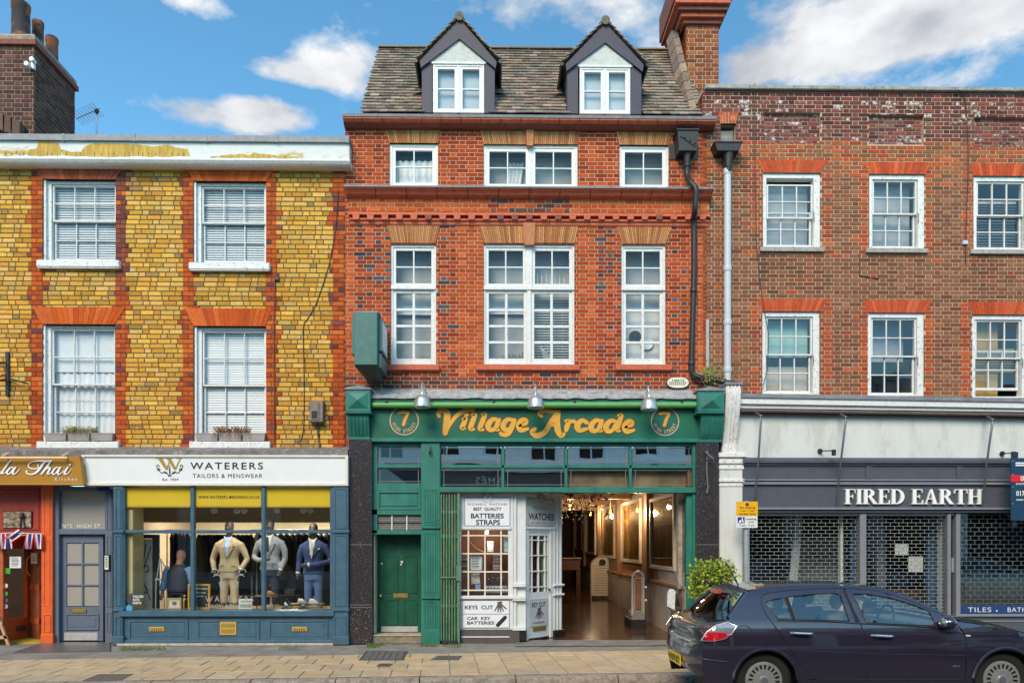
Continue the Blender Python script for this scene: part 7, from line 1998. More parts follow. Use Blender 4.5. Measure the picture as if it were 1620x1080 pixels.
 rm.box(A,B,3.6,3.7,0,Zc);rm.box(A,A+.08,YF+.2,3.6,0,Zc);rm.box(B-.08,B,YF+.2,3.6,0,Zc);rm.box(A,B,YF+.2,3.6,Zc,Zc+.1)
 rm.build('interior',mat('dim_grey_room',(.10,.10,.105),.9,.3,1),T,k='stuff')
 MB().box(A,B,YF+.2,3.6,-.02,.01).build('shop_floor',mat('shop_floor_grey',(.16,.15,.14),.5,.2),T)
 M_blue=mat('showroom_blue',(.06,.11,.24),.6,.1)
 for(px,y_,w,h,m,nm)in((1353,.1,.13,2.4,M_blue,'blue_pillar'),(1480,.3,.3,2.4,M_blue,'blue_pillar'),(1395,.6,.16,2.2,mat('inner_slate',(.12,.13,.17),.6),'inner_partition'),(1332,.02,.05,2.5,M_whiteclean,'white_pole'),(1490,.0,.04,2.5,M_whiteclean,'white_pole')):
  x=GX(px,y_);bx(nm,m,T,x-w/2,x+w/2,y_,y_+.1,0,h)
 x=GX(1300,1.2);bx('display_panel',mat('showroom_grey',(.26,.26,.25),.7,.15),T,x-.5,x+.5,1.2,1.3,.9,2.0)
 x=GX(1250,.5);MB().prism([(x-.12,.1),(x+.06,.1),(x+.26,2.45),(x+.12,2.45)],.5,.54).build('leaning_board',mat('pale_board',(.42,.46,.47),.7),T)
 x=GX(1440,.2);bx('window_notice',mat('paper_white',(0,0,0)),T,x-.06,x+.22,.15,.155,GZ(905,.15),GZ(880,.15));bx('window_notice',mat('paper_white',(0,0,0)),T,x-.32,x-.06,.15,.155,GZ(878,.15),GZ(860,.15))
 x=GX(1440,.9);bx('counter',mat('rusty_counter',(.16,.07,.045),.6,.3),T,x-.5,x+.6,.9,1.4,0,.9)
 x=GX(1570,1.0);bx('display_plinth',mat('pale_plinth',(.22,.22,.21),.7,.2,3),T,x-.9,x+1.4,.8,1.6,0,1.1)
 x=GX(1250,.8);bx('display_plinth',mat('brown_plinth',(.20,.16,.12),.7,.2,3),T,x-.7,x+.9,.7,1.4,0,1.05)
 X0,X1,Z0,Z1=rect(1138,719,1175,1010,YF-.04)
 pl=MB().cbox(X0,X1,YF-.04,.02,.0,Z1,.008).build('pilaster',M_plaster,T)
 for py0,py1,e in((716,723,.05),(726,733,.03),(736,742,.02),(757,762,.03),(765,769,.015)):
  q=rect(1138,py0,1175,py1,YF-.05);bx('pilaster_band',M_whitepeel,pl,q[0]-e*.5,q[1]+e,YF-.04-e,.0,q[2],q[3],.006)
 q=rect(1146,612,1167,716,YF-.1);C=MB()
 prof=[(.0,q[3]),(YF-.26,q[3]),(YF-.28,q[3]-.15),(YF-.24,q[3]-.4),(YF-.14,q[3]-.75),(YF-.05,q[2]+.18),(YF-.06,q[2]),(.0,q[2])]
 CN=MB().xprism(prof,q[0]-.02,q[1]).build('scroll_console',M_whitepeel,T)
 for f in(.12,.38,.62,.88):
  x=q[0]-.02+(q[1]-q[0]+.02)*f;MB().tube([(x,yy-.005,zz)for yy,zz in prof[1:7]],.017,6).build('rib',M_whitepeel,CN,smooth=True)
 bx('console_cap',M_lead,CN,q[0]-.04,q[1]+.03,YF-.3,.0,q[3],q[3]+.05)
part_grey_shop()
# ================================================================== fixtures on the facades
def part_fixtures():
 for i,(px,py)in enumerate(((668,634),(847.5,635),(1027,638))):
  y=YA-.42;c=P(px,py,y);T=thing('sign_lamp',['spun metal dome lamp over the painted script near the badge','spun metal dome lamp over the middle of the arcade sign','spun metal dome lamp over the arcade sign nearest the drainpipe'][i],'lamp',(c.x,y,c.z),group='dome lamps over the arcade sign')
  r=12.5/87
  MB().lathe([(r*1.0,-.12),(r*1.06,-.105),(r*1.04,-.075),(r*1.0,-.04),(r*.95,.005),(r*.82,.05),(r*.62,.085),(r*.36,.108),(r*.2,.118),(r*.16,.16),(.0,.17)],(c.x,y,c.z),'z',24).build('dome',M_chrome,T,smooth=35)
  MB().lathe([(r*.9,-.085),(.0,-.08)],(c.x,y,c.z),'z',20).build('lens',mat('frosted_lens',(.55,.55,.52),.4),T)
  MB().tube(spline([(c.x,y,c.z+.17),(c.x-.01,y+.02,c.z+.27),(c.x+.01,y+.15,c.z+.32),(c.x+.05,-.02,c.z+.1)],5),.016,8).build('swan_neck',M_chrome,T,smooth=True)
  MB().lathe([(.05,0),(.05,.03)],(c.x+.05,YA-.16,c.z+.07),'y',12).build('wall_rose',M_chrome,T)
  MB().tube(spline([(c.x+.1,YA-.15,c.z+.12),(c.x+.14,YA-.2,c.z+.04),(c.x+.05,YA-.22,c.z+.02),(c.x+.0,y,c.z+.16)],5),.008,5).build('flex',M_iron,T)
 yf,yb=-.95,-.12
 x0,x1=GX(560,yf),GX(597,yf);z1,z0=GZ(495,yf),GZ(578,yf)
 T=thing('clock_case','green projecting clock case with glazed face on the red brick wall','clock',((x0+x1)/2,yb,z0))
 M_ck=mat('teal_green_metal',(.045,.155,.135),.45,.12,6,.05,wear=.2,wearcol=(.16,.26,.24),wearscale=12)
 bx('case',M_ck,T,x0,x1,yf,yb,z0,z1,.012);bx('case_rim',M_ck,T,x0-.05,x0,yf+.06,yb,z0+.2,z1-.03,.008)
 bx('cap',M_lead,T,x0-.01,x1+.02,yf+.02,yb,z1,z1+.03)
 zc=z0+.28
 fc=MB().box(x1,x1+.06,yf+.12,yb-.02,zc,z1-.05).build('face_frame',M_ck,T)
 MB().box(x1+.055,x1+.066,yf+.17,yb-.06,zc+.04,z1-.10).build('clock_face',mat('opal_face',(.66,.70,.66),.25,.06),fc)
 for f in(.33,.66):
  yy=yf+.17+(yb-yf-.23)*f;MB().box(x1+.064,x1+.072,yy-.008,yy+.008,zc+.04,z1-.10).build('face_bar',M_whiteclean,fc)
 zz=(zc+z1)/2;MB().box(x1+.064,x1+.074,yf+.17,yb-.06,zz-.01,zz+.01).build('face_bar',M_whiteclean,fc)
 MB().add([(x0,yf,z0),(x1,yf,z0),(x1,yb,z0),(x0,yb,z0),(x0+.16,yf+.25,z0-.14),(x1-.05,yf+.25,z0-.14),(x1-.05,yb,z0-.14),(x0+.16,yb,z0-.14)],[(0,4,5,1),(1,5,6,2),(4,7,6,5),(0,3,7,4),(0,1,2,3)]).build('base',mat('dark_bronze_base',(.06,.06,.045),.5,.2),T)
 bx('lower_box',M_ck,T,x1,x1+.05,yf+.1,yb,z0-.02,zc-.05)
 MB().tube([((x0+x1)/2+.1,-.05,z0-.1),((x0+x1)/2+.1,-.02,z0-.4)],.008,5).build('conduit',M_iron,T)
 T=thing('drainpipe','black cast iron hopper and downpipe with swan neck on the red brick corner','drainpipe',(GX(1090),-.1,0))
 x0,x1,z0,z1=rect(1072,207,1105,238,-.30)
 H=MB().prism([(x0+.03,z0),(x1-.03,z0),(x1,z1),(x0,z1)],-.30,.0).build('hopper',M_iron,T);bx('hopper_rim',M_iron,T,x0-.02,x1+.02,-.32,.0,z1,z1+.04,.01);bx('back_plate',M_iron,T,x0-.08,x1+.07,-.02,.0,z0-.02,z1-.10,.004)
 MB().tube([(x0+.05,-.305,z1-.1),(x1-.05,-.305,z0+.06)],.008,5).build('crest_bar',M_iron,T)
 for f in(.25,.5,.75):MB().ball((x0+(x1-x0)*f+.04,-.305,z1-.08-f*.2),.018,6,5).build('star',M_iron,T)
 pts=spline([P(1087,240,-.18),P(1087,262,-.16),P(1087,278,-.16),P(1092,288,-.3),P(1100,297,-.36),P(1101,308,-.36),P(1099,335,-.30),P(1098,350,-.12),P(1098,420,-.10),P(1096,500,-.10),P(1094,578,-.10),P(1096,590,-.10),P(1104,596,-.12),P(1125,600,-.16),P(1150,605,-.22),P(1168,608,-.24)],5)
 MB().tube([Vector(p)for p in pts],.052,10).build('downpipe',M_iron,T,smooth=True)
 MB().lathe([(.09,0),(.07,-.1),(.055,-.25)][::-1],(P(1087,238,-.18).x,-.18,P(1087,238,-.18).z),'z',12).build('outlet',M_iron,T,smooth=30)
 for px,py,yy in((1087,262,-.16),(1098,345,-.15),(1097,460,-.10),(1094,575,-.10)):
  c=P(px,py,yy);MB().lathe([(.066,-.03),(.07,0),(.066,.03)],tuple(c),'z',12).build('collar',M_iron,T)
 T=thing('drainpipe','light grey plastic downpipe below a black hopper on the brown brick','drainpipe',(GX(1150),-.1,0))
 x0,x1,z0,z1=rect(1131,226,1174,238,-.26)
 MB().prism([(x0+.05,z0),(x1-.05,z0),(x1,z1),(x0,z1)],-.26,.0).build('hopper',M_iron,T);bx('hopper_rim',M_iron,T,x0-.01,x1+.01,-.275,.0,z1,z1+.03,.008)
 c=P(1152,238,-.14);MB().lathe([(.06,-.42),(.065,-.33),(.075,-.30),(.07,-.26),(.115,0)],tuple(c),'z',14).build('funnel',M_iron,T,smooth=30)
 a,b=P(1151,268,-.12),P(1151,605,-.12);MB().tube([a,b],.066,14).build('downpipe',M_greypipe,T,smooth=True)
 for py in(272,425,510,585):c=P(1151,py,-.12);MB().lathe([(.074,-.05),(.078,-.03),(.078,.03),(.074,.05)],tuple(c),'z',14).build('socket',M_greypipe,T,smooth=30)
 g=MB();rnd=random.Random(11)
 for i in range(170):
  c=P(1126+rnd.gauss(0,9),592+rnd.gauss(0,9),-.2+rnd.uniform(-.1,.1));a=rnd.uniform(0,6.28);l=rnd.uniform(.03,.06);d=Vector((math.cos(a),rnd.uniform(-.5,.5),math.sin(a))).normalized();s=d.cross(Vector((0,1,0))).normalized()*l*.35
  g.add([c,c+d*l*.5+s,c+d*l,c+d*l*.5-s],[(0,1,2,3)])
 T=thing('wall_plant','scraggly green weed rooted in the drainpipe joint above the console','plant',tuple(P(1126,603,-.1)))
 g.build('leaves',mat('weed_leaf',(.20,.23,.06),.7,.5,20),T,k='stuff');MB().tube([P(1128,606,-.15),P(1122,595,-.2),P(1128,580,-.2)],[.012,.008,.003],5).build('stem',mat('weed_stem',(.16,.11,.06),.8),T)
 y=-.05;c=P(1072.5,605,y);T=thing('alarm_plate','oval cream enamel plate with black lettering on the brick above the console','sign',(c.x,y,c.z))
 n=28;e=lambda k:[(c.x+.20*k*math.copysign(abs(math.cos(2*math.pi*i/n))**.75,math.cos(2*math.pi*i/n)),c.z+.098*k*math.copysign(abs(math.sin(2*math.pi*i/n))**.9,math.sin(2*math.pi*i/n)))for i in range(n)]
 MB().prism(e(1.06),-.045,.0).build('backing',mat('olive_back',(.10,.09,.04),.5),T);MB().prism(e(1.0),-.06,-.04).build('face',mat('cream_enamel',(.78,.76,.58),.3,.05),T)
 write(T,'HERTS',1063.5,599.8,1082.5,603.2,-.061,M_ink,.02,1.2)
 for k_,(py,w)in enumerate(((605,28),(608,26))):
  for s in range(9):a=1058.8+s*w/9+.3*k_;q=rect(a,py-1,a+w/9-1.1,py+.8,-.061);MB().box(q[0],q[1],-.0625,-.06,q[2],q[3]).build('small_print',M_ink,T)
 q=rect(489,634,511,667,-.15);T=thing('meter_box','rusty grey metal junction box on the yellow brick wall','junction box',(q[0],-.15,q[2]))
 M_mb=mat('weathered_box',(.20,.17,.145),.6,.3,12,.2,wear=.5,wearcol=(.10,.06,.04),wearscale=9)
 bx('case',M_mb,T,q[0],q[1],-.15,.0,q[2],q[3],.01);bx('lid',M_mb,T,q[0]+.02,q[1]-.07,-.165,-.15,q[2]+.03,q[3]-.03,.008);bx('glass',M_black,T,q[0]+.05,q[1]-.1,-.17,-.16,q[2]+.06,q[2]+.2)
 MB().tube([P(503,667,-.05),P(503,690,-.04),P(505,711,-.1)],.014,6).build('conduit',M_iron,T)
 o=MB().tube([Vector(p)for p in spline([P(535,300,-.02),P(531,360,-.02),P(520,420,-.022),P(500,480,-.02),P(486,505,-.02),P(480,520,-.02),P(481,600,-.02),P(480,680,-.02),P(470,700,-.05)],5)],.008,5).build('wall_cable',M_iron);tag(o,'thin black cable running diagonally down the yellow brick wall','cable')
 o=MB().tube([P(435,440,-.02),P(433,520,-.02),P(434,620,-.02),P(433,700,-.05)],.012,6).build('wall_cable',mat('brown_cable',(.13,.06,.03),.6));tag(o,'straight brown cable down the red surround beside the lower blind window','cable')
 q=rect(434,437,441,443,-.05);o=bx('junction_box',M_iron,None,q[0],q[1],-.05,.0,q[2],q[3]);tag(o,'tiny black junction box at the head of the brown cable','junction box')
 o=MB().tube([P(1194,132,-.02),P(1194,250,-.02),P(1197,390,-.02),P(1204,460,-.02),P(1216,530,-.05),P(1214,585,-.05),P(1207,610,-.05)],.008,5).build('wall_cable',M_iron);tag(o,'thin cable hanging down the brown brick beside the near windows','cable')
 o=MB().tube([Vector(p)for p in spline([P(1516,142,-.09),P(1528,165,-.02),P(1532,260,-.02),P(1528,380,-.02),P(1528,418,-.02)],5)],.008,5).build('wall_cable',M_iron);tag(o,'thin cable down the brown brick beside the far windows','cable')
 q=rect(1524,380,1532,386,-.05);o=bx('junction_box',M_greypipe,None,q[0],q[1],-.05,.0,q[2],q[3]);tag(o,'small pale cable box between the far windows of the brown building','junction box')
 o=MB().tube([P(1360,400,-.02),P(1360,436,-.02),P(1372,438,-.02),P(1390,441,-.02)],.008,5).build('wall_cable',M_iron);tag(o,'short kinked cable below the middle window of the brown building','cable')
 q=rect(1117,505,1122,582,-.04);o=bx('cable_cover',mat('grey_trunking',(.40,.39,.37),.6,.15),None,q[0],q[1],-.045,-.01,q[2],q[3]);tag(o,'narrow grey trunking on the wall joint between red and brown brick','conduit')
 T=thing('sign_bracket','black wrought iron hanging sign bracket on the yellow brick wall','bracket',(GX(10),-.05,GZ(625)))
 q=rect(8,556,13.5,625,-.05);bx('back_bar',M_iron,T,q[0],q[1],-.05,.0,q[2],q[3]);MB().tube([P(13,598,-.06),P(45,607,-.3)],.016,6).build('stay',M_iron,T);MB().tube([P(8,573,-.06),P(-20,578,-.5)],.016,6).build('arm',M_iron,T);MB().tube([P(8,600,-.06),P(-20,604,-.5)],.016,6).build('arm',M_iron,T)
 MB().tube(spline([P(0,596,-.2),P(6,592,-.15),P(10,598,-.12),P(4,603,-.2)],5),.012,5).build('scroll',M_iron,T)
 T=thing('gate_hook','rusty iron wall hook and chain on the dark granite pilaster','hook',tuple(P(1120,780,YA-.1)))
 M_r=mat('grey_iron',(.22,.20,.20),.5,.3,20,metal=.4)
 MB().tube([P(1116,714,YA-.1),P(1124,722,YA-.25),P(1129,725,YA-.3)],.014,6).build('arm',M_r,T);MB().tube([P(1119,712,YA-.09),P(1118,745,YA-.1),P(1120,770,YA-.1),P(1118,780,YA-.12)],.012,6).build('chain',M_r,T);MB().tube([P(1117,727,YA-.1),P(1128,724,YA-.28)],.01,6).build('stay',M_r,T)
 for i,(px,xb)in enumerate(((1204,1203),(1338,1333),(1570,1564))):
  T=thing('awning_arm',['thin grey awning arm nearest the white console','thin grey awning arm above the shop name start','thin grey awning arm at the end of the shop name'][i],'awning arm',tuple(P(px,800,YF-.2)),group='awning arms on the grey shop')
  M_aa=mat('grey_steel_arm',(.15,.145,.155),.4,.1,metal=.5)
  MB().tube([P(px-10,652+(px-1200)*.016,YF-.1),P(px,657+(px-1200)*.016,YF-.42),P(px,663+(px-1200)*.016,YF-.45),P(xb-4,740,YF-.30),P(xb-9,790,YF-.15),P(xb-10,797,YF-.1)],[.018,.02,.02,.018,.014,.01],8).build('arm',M_aa,T,smooth=True);MB().ball(tuple(P(px,658+(px-1200)*.016,YF-.44)),.03,8,6).build('elbow',M_aa,T,smooth=True)
 for i,(px,py)in enumerate(((1297,713),(1585,717))):
  T=thing('spot_lamp',['small dark swing arm spot lamp on the plaster band near the grey fascia start','small dark swing arm spot lamp on the plaster beside the agent board'][i],'lamp',tuple(P(px,py,YF)),group='spot lamps on the plaster band')
  c=P(px,py,YF-.02);MB().lathe([(.04,-.03),(.045,0)],tuple(c),'y',14).build('base',M_iron,T);MB().tube([c,P(px+18,py-.5,YF-.3)],.012,6).build('arm',M_iron,T)
  c2=P(px+22,py+2,YF-.32);MB().lathe([(.035,-.06),(.04,.04),(.02,.05)],tuple(c2),'z',12).build('head',M_iron,T,smooth=30)
 T=thing('agent_board','dark blue letting agent board with a red band projecting from the grey shop','sign',tuple(P(1610,800,YF-.5)))
 y=YF-.5;q=rect(1600,724,1660,823,y);bx('board',mat('agent_navy',(.012,.045,.095),.4,.08),T,q[0],q[1],y,y+.03,q[2],q[3],.002)
 q=rect(1599,751,1661,762,y-.006);bx('red_band',mat('agent_red',(.62,.015,.03),.4,.05),T,q[0],q[1],y-.012,y,q[2],q[3],.001)
 write(T,'UNDER OFFER',1614.5,752.5,1657,760,y-.013,M_whiteclean,.03);write(T,'01727',1607.5,776,1630,784,y-.002,M_whiteclean,.02);write(T,'SHOP TO LET',1607,763.5,1640,766.5,y-.002,M_whiteclean,.01)
 for py in(731,734.5):q=rect(1606.5,py,1640,py+2.2,y);MB().box(q[0],q[1],y-.004,y,q[2],q[3]).build('agent_name',M_whiteclean,T)
 write(T,'www.',1607.5,789,1620,791.5,y-.002,M_whiteclean,.01)
 for py in(729,750,770,796):c=P(1602,py,y);MB().ball((c.x,y-.003,c.z),.010,6,5).build('screw',M_steelp,T)
 bx('post',M_iron,T,GX(1601,y+.05),GX(1607,y+.05),y+.03,y+.08,GZ(833,y),GZ(712,y))
 lab={0:('grey plastic window trough, first from the bracket, below the net curtain window','grey plastic window trough with greenish dry grass below the net curtain window','grey plastic window trough nearest the red surround below the net curtain window'),1:('grey plastic window trough at the near end below the slatted blind window','grey plastic window trough with dead brown stalks below the slatted blind window','grey plastic window trough beside the cable below the slatted blind window')}
 M_tr=mat('grey_trough',(.33,.30,.29),.6,.12,8)
 for w,(a,b)in enumerate(((69,179),(308,420))):
  for k in range(3):
   p0,p1=a+(b-a)*k/3+.8,a+(b-a)*(k+1)/3-.8;q=rect(p0,685,p1,698,-.09);zb=GZ(698,-.09)
   T=thing('window_trough',lab[w][k],'planter',((q[0]+q[1])/2,-.05,zb),group='grey troughs on the window sills')
   MB().add([(q[0]+.02,-.085,zb),(q[1]-.02,-.085,zb),(q[1]-.02,.02,zb),(q[0]+.02,.02,zb),(q[0],-.095,q[3]),(q[1],-.095,q[3]),(q[1],.03,q[3]),(q[0],.03,q[3])],[(0,1,5,4),(1,2,6,5),(2,3,7,6),(3,0,4,7),(4,5,6,7),(3,2,1,0)]).build('trough',M_tr,T)
   bx('rim',M_tr,T,q[0]-.004,q[1]+.004,-.10,.035,q[3]-.015,q[3]+.006)
   if k==1:
    pm=MB();rnd=random.Random(20+w)
    for i in range(190):
     s=Vector((rnd.uniform(q[0]-.05,q[1]+.12),rnd.uniform(-.08,.02),q[3]+.004));dn=rnd.random()<(.25 if w==0 else .55)
     e=s+Vector((rnd.uniform(-.09,.09),rnd.uniform(-.10,-.02),rnd.uniform(.03,.13)));f=e+Vector((rnd.uniform(-.06,.06),rnd.uniform(-.06,-.0),-rnd.uniform(.04,.22)if dn else rnd.uniform(-.03,.03)))
     pm.tube([s,e,f],[.004,.004,.0015],3,cap=False)
    Pn=thing('dry_plant',('tuft of straggling green and straw grass in the trough by the net curtain','dead brown drooping stalks in the trough by the slatted blind')[w],'plant',((q[0]+q[1])/2,-.05,q[3]));pm.build('stalks',mat(('straw_grass','dead_stalk')[w],((.30,.27,.08),(.30,.13,.055))[w],.8,.5,30),Pn,k='stuff')
 y=-.75;c=P(1181,836,y);T=thing('parking_sign','yellow and white no waiting and loading only sign on a grey post','sign',(GX(1180,y),y,0))
 x0,x1=GX(1175.5,y),GX(1185,y);MB().lathe([(.048,0),(.048,GZ(792,y))],((x0+x1)/2,y,0),'z',14).build('post',mat('galvanised_post',(.40,.43,.44),.4,.1,metal=.4),T,smooth=30)
 ys=y-.08;q=rect(1165.5,793,1199,816,ys);bx('yellow_plate',mat('sign_yellow',(.80,.42,.0),.35,.06,5),T,q[0],q[1],ys,ys+.015,q[2],q[3],.002);q=rect(1164.5,816,1198.5,834.5,ys);bx('white_plate',mat('sign_white2',(.70,.72,.74),.35,.05),T,q[0],q[1],ys,ys+.015,q[2],q[3],.002)
 c=P(1182,797.5,ys);MB().lathe([(.03,0),(.03,.004)],(c.x,ys-.004,c.z),'y',14).build('no_waiting_roundel',mat('roundel_navy',(.05,.02,.06),.4),T)
 write(T,'No waiting',1170,800.8,1194.5,804.6,ys-.001,M_ink,.01);write(T,'7 pm - 7 am',1171,806,1193.5,809.4,ys-.001,M_ink,.01);write(T,'except taxis',1169,811,1195.5,814.6,ys-.001,M_ink,.01)
 q=rect(1167,817.5,1178,827,ys);MB().box(q[0],q[1],ys-.003,ys,q[2],q[3]).build('loading_symbol',mat('sign_blue',(.015,.03,.26),.4),T)
 mb=MB();zz=lambda a,b:(P(a,b,ys).x,P(a,b,ys).z);mb.prism([zz(1173,819),zz(1174.5,818.5),zz(1176.5,826),zz(1174.5,826)],ys-.006,ys-.003);mb.prism([zz(1168,826),zz(1172,826),zz(1173.4,822.5),zz(1170.5,822)],ys-.005,ys-.003);mb.build('figure_print',M_whiteclean,T,k='stuff')
 write(T,'Loading',1180,819,1196.5,822.6,ys-.001,M_ink,.01);write(T,'only',1184,823.5,1193,827,ys-.001,M_ink,.01);write(T,'7 am - 7 pm',1170,829,1194,832.6,ys-.001,M_ink,.01)
 y=-1.15;c=P(1127,925,y);z0=.0;T=thing('potted_bush','bright yellow green leafy bush in a dark pot beside the granite pilaster','bush',(c.x,y,0))
 MB().lathe([(.24,.01),(.30,.5),(.33,.52),(.33,.56),(.28,.56)],(c.x,y,0),'z',20).build('pot',mat('dark_pot',(.03,.028,.03),.5),T,smooth=30)
 tr=MB()
 rnd=random.Random(9)
 for i in range(9):a=rnd.uniform(0,6.28);tr.tube([(c.x,y,.5),(c.x+.1*math.cos(a),y+.1*math.sin(a),.75),(c.x+.3*math.cos(a),y+.3*math.sin(a),.9+rnd.uniform(0,.3))],[.018,.012,.005],5)
 tr.build('branches',mat('bush_twig',(.10,.07,.04),.9),T)
 lf=MB();cz=GZ(922,y);rx,rz=.375,.37
 for i in range(3600):
  a=rnd.uniform(0,6.28);b=math.asin(rnd.uniform(-1,1));rr=rnd.uniform(.4,1.0)**.5*(1+.16*math.sin(a*5+b*4)+.10*math.sin(a*11+b*9))+(.22*rnd.random()if rnd.random()<.06 else 0)
  ca=math.copysign(abs(math.cos(a))**.7,math.cos(a));p=Vector((c.x+rx*rr*math.cos(b)*ca,y+rx*rr*math.cos(b)*math.sin(a),cz+rz*rr*math.copysign(abs(math.sin(b))**.7,math.sin(b))))
  d=Vector((rnd.gauss(0,1),rnd.gauss(0,1),rnd.gauss(.5,1))).normalized();l=rnd.uniform(.035,.085);s=d.cross(Vector((rnd.gauss(0,1),rnd.gauss(0,1),rnd.gauss(0,1)))).normalized()*l*.32
  k=rnd.uniform(.45,1.45);col=(.30*k,.38*k,.04*k,1)if rnd.random()<.75 else(.09*k,.17*k,.03,1)
  lf.add([p,p+d*l*.5+s,p+d*l,p+d*l*.5-s],[(0,1,2,3)],col)
 lf.build('foliage',mat('bush_leaf',(1,1,1),.5,.1,9,attr=True),T,k='stuff')
part_fixtures()
# ================================================================== figures in the tailor's window
def organic(name,mb,m,parent,voxel=.016,it=4,c=None):
 """overlapping limbs fused into one continuous skin"""
 me=bpy.data.meshes.new(name);me.from_pydata(mb.v,[],mb.f)
 ob=bpy.data.objects.new(name,me);COL.objects.link(ob)
 r=ob.modifiers.new('r','REMESH');r.mode='VOXEL';r.voxel_size=voxel
 s=ob.modifiers.new('s','SMOOTH');s.factor=.5;s.iterations=it
 dg=bpy.context.evaluated_depsgraph_get();me2=bpy.data.meshes.new_from_object(ob.evaluated_get(dg))
 bpy.data.objects.remove(ob);bpy.data.meshes.remove(me)
 me2.name=name;me2.materials.clear();me2.materials.append(m);me2.polygons.foreach_set('use_smooth',[True]*len(me2.polygons))
 return put(name,me2,(0,0,0),parent)
def loft(mb,rings,n=20):
 """rings: (cx, cy, z, rx, ry)"""
 vs=[]
 for cx,cy,z,rx,ry in rings:
  for k in range(n):
   w=2*math.pi*k/n;vs.append((cx+rx*math.copysign(abs(math.cos(w))**.85,math.cos(w)),cy+ry*math.sin(w),z))
 fs=[]
 for i in range(len(rings)-1):
  for k in range(n):
   k2=(k+1)%n;fs.append((i*n+k,i*n+k2,(i+1)*n+k2,(i+1)*n+k))
 fs+=[tuple(range(n))[::-1],tuple((len(rings)-1)*n+k for k in range(n))]
 mb.add(vs,fs)
def hand(mb,p,d,s=1.0,side=1,curl=.5):
 """palm, four unequal bent fingers and a thumb from its side"""
 p=Vector(p);d=Vector(d).normalized();a=d.cross(Vector((0,1,0)))
 a=(a if a.length>.1 else Vector((1,0,0))).normalized()*side;nrm=d.cross(a).normalized()
 mb.tube([p-d*.02*s,p+d*.03*s,p+d*.075*s],[.026*s,.036*s,.036*s],8)
 for i,l in enumerate((.062,.072,.068,.052)):
  o=p+d*.07*s+a*(-.027+.018*i)*s;k1=o+d*l*.45*s;k2=k1+(d*(1-curl)+nrm*curl).normalized()*l*.35*s;k3=k2+(d*(.5-curl)+nrm*curl).normalized()*l*.3*s
  mb.tube([o,k1,k2,k3],[.010*s,.0095*s,.009*s,.007*s],6)
 o=p+d*.02*s-a*.03*s;mb.tube([o,o+(d*.6-a).normalized()*.035*s,o+(d*.9-a*.7).normalized()*.065*s],[.014*s,.011*s,.008*s],6)
M_skind=mat('dark_mannequin_skin',(.10,.065,.065),.45,.1)
M_shirtb=mat('pale_blue_shirt',(.42,.54,.74),.8,.1,40);M_shirtw=mat('white_shirt',(.74,.72,.68),.8,.04)
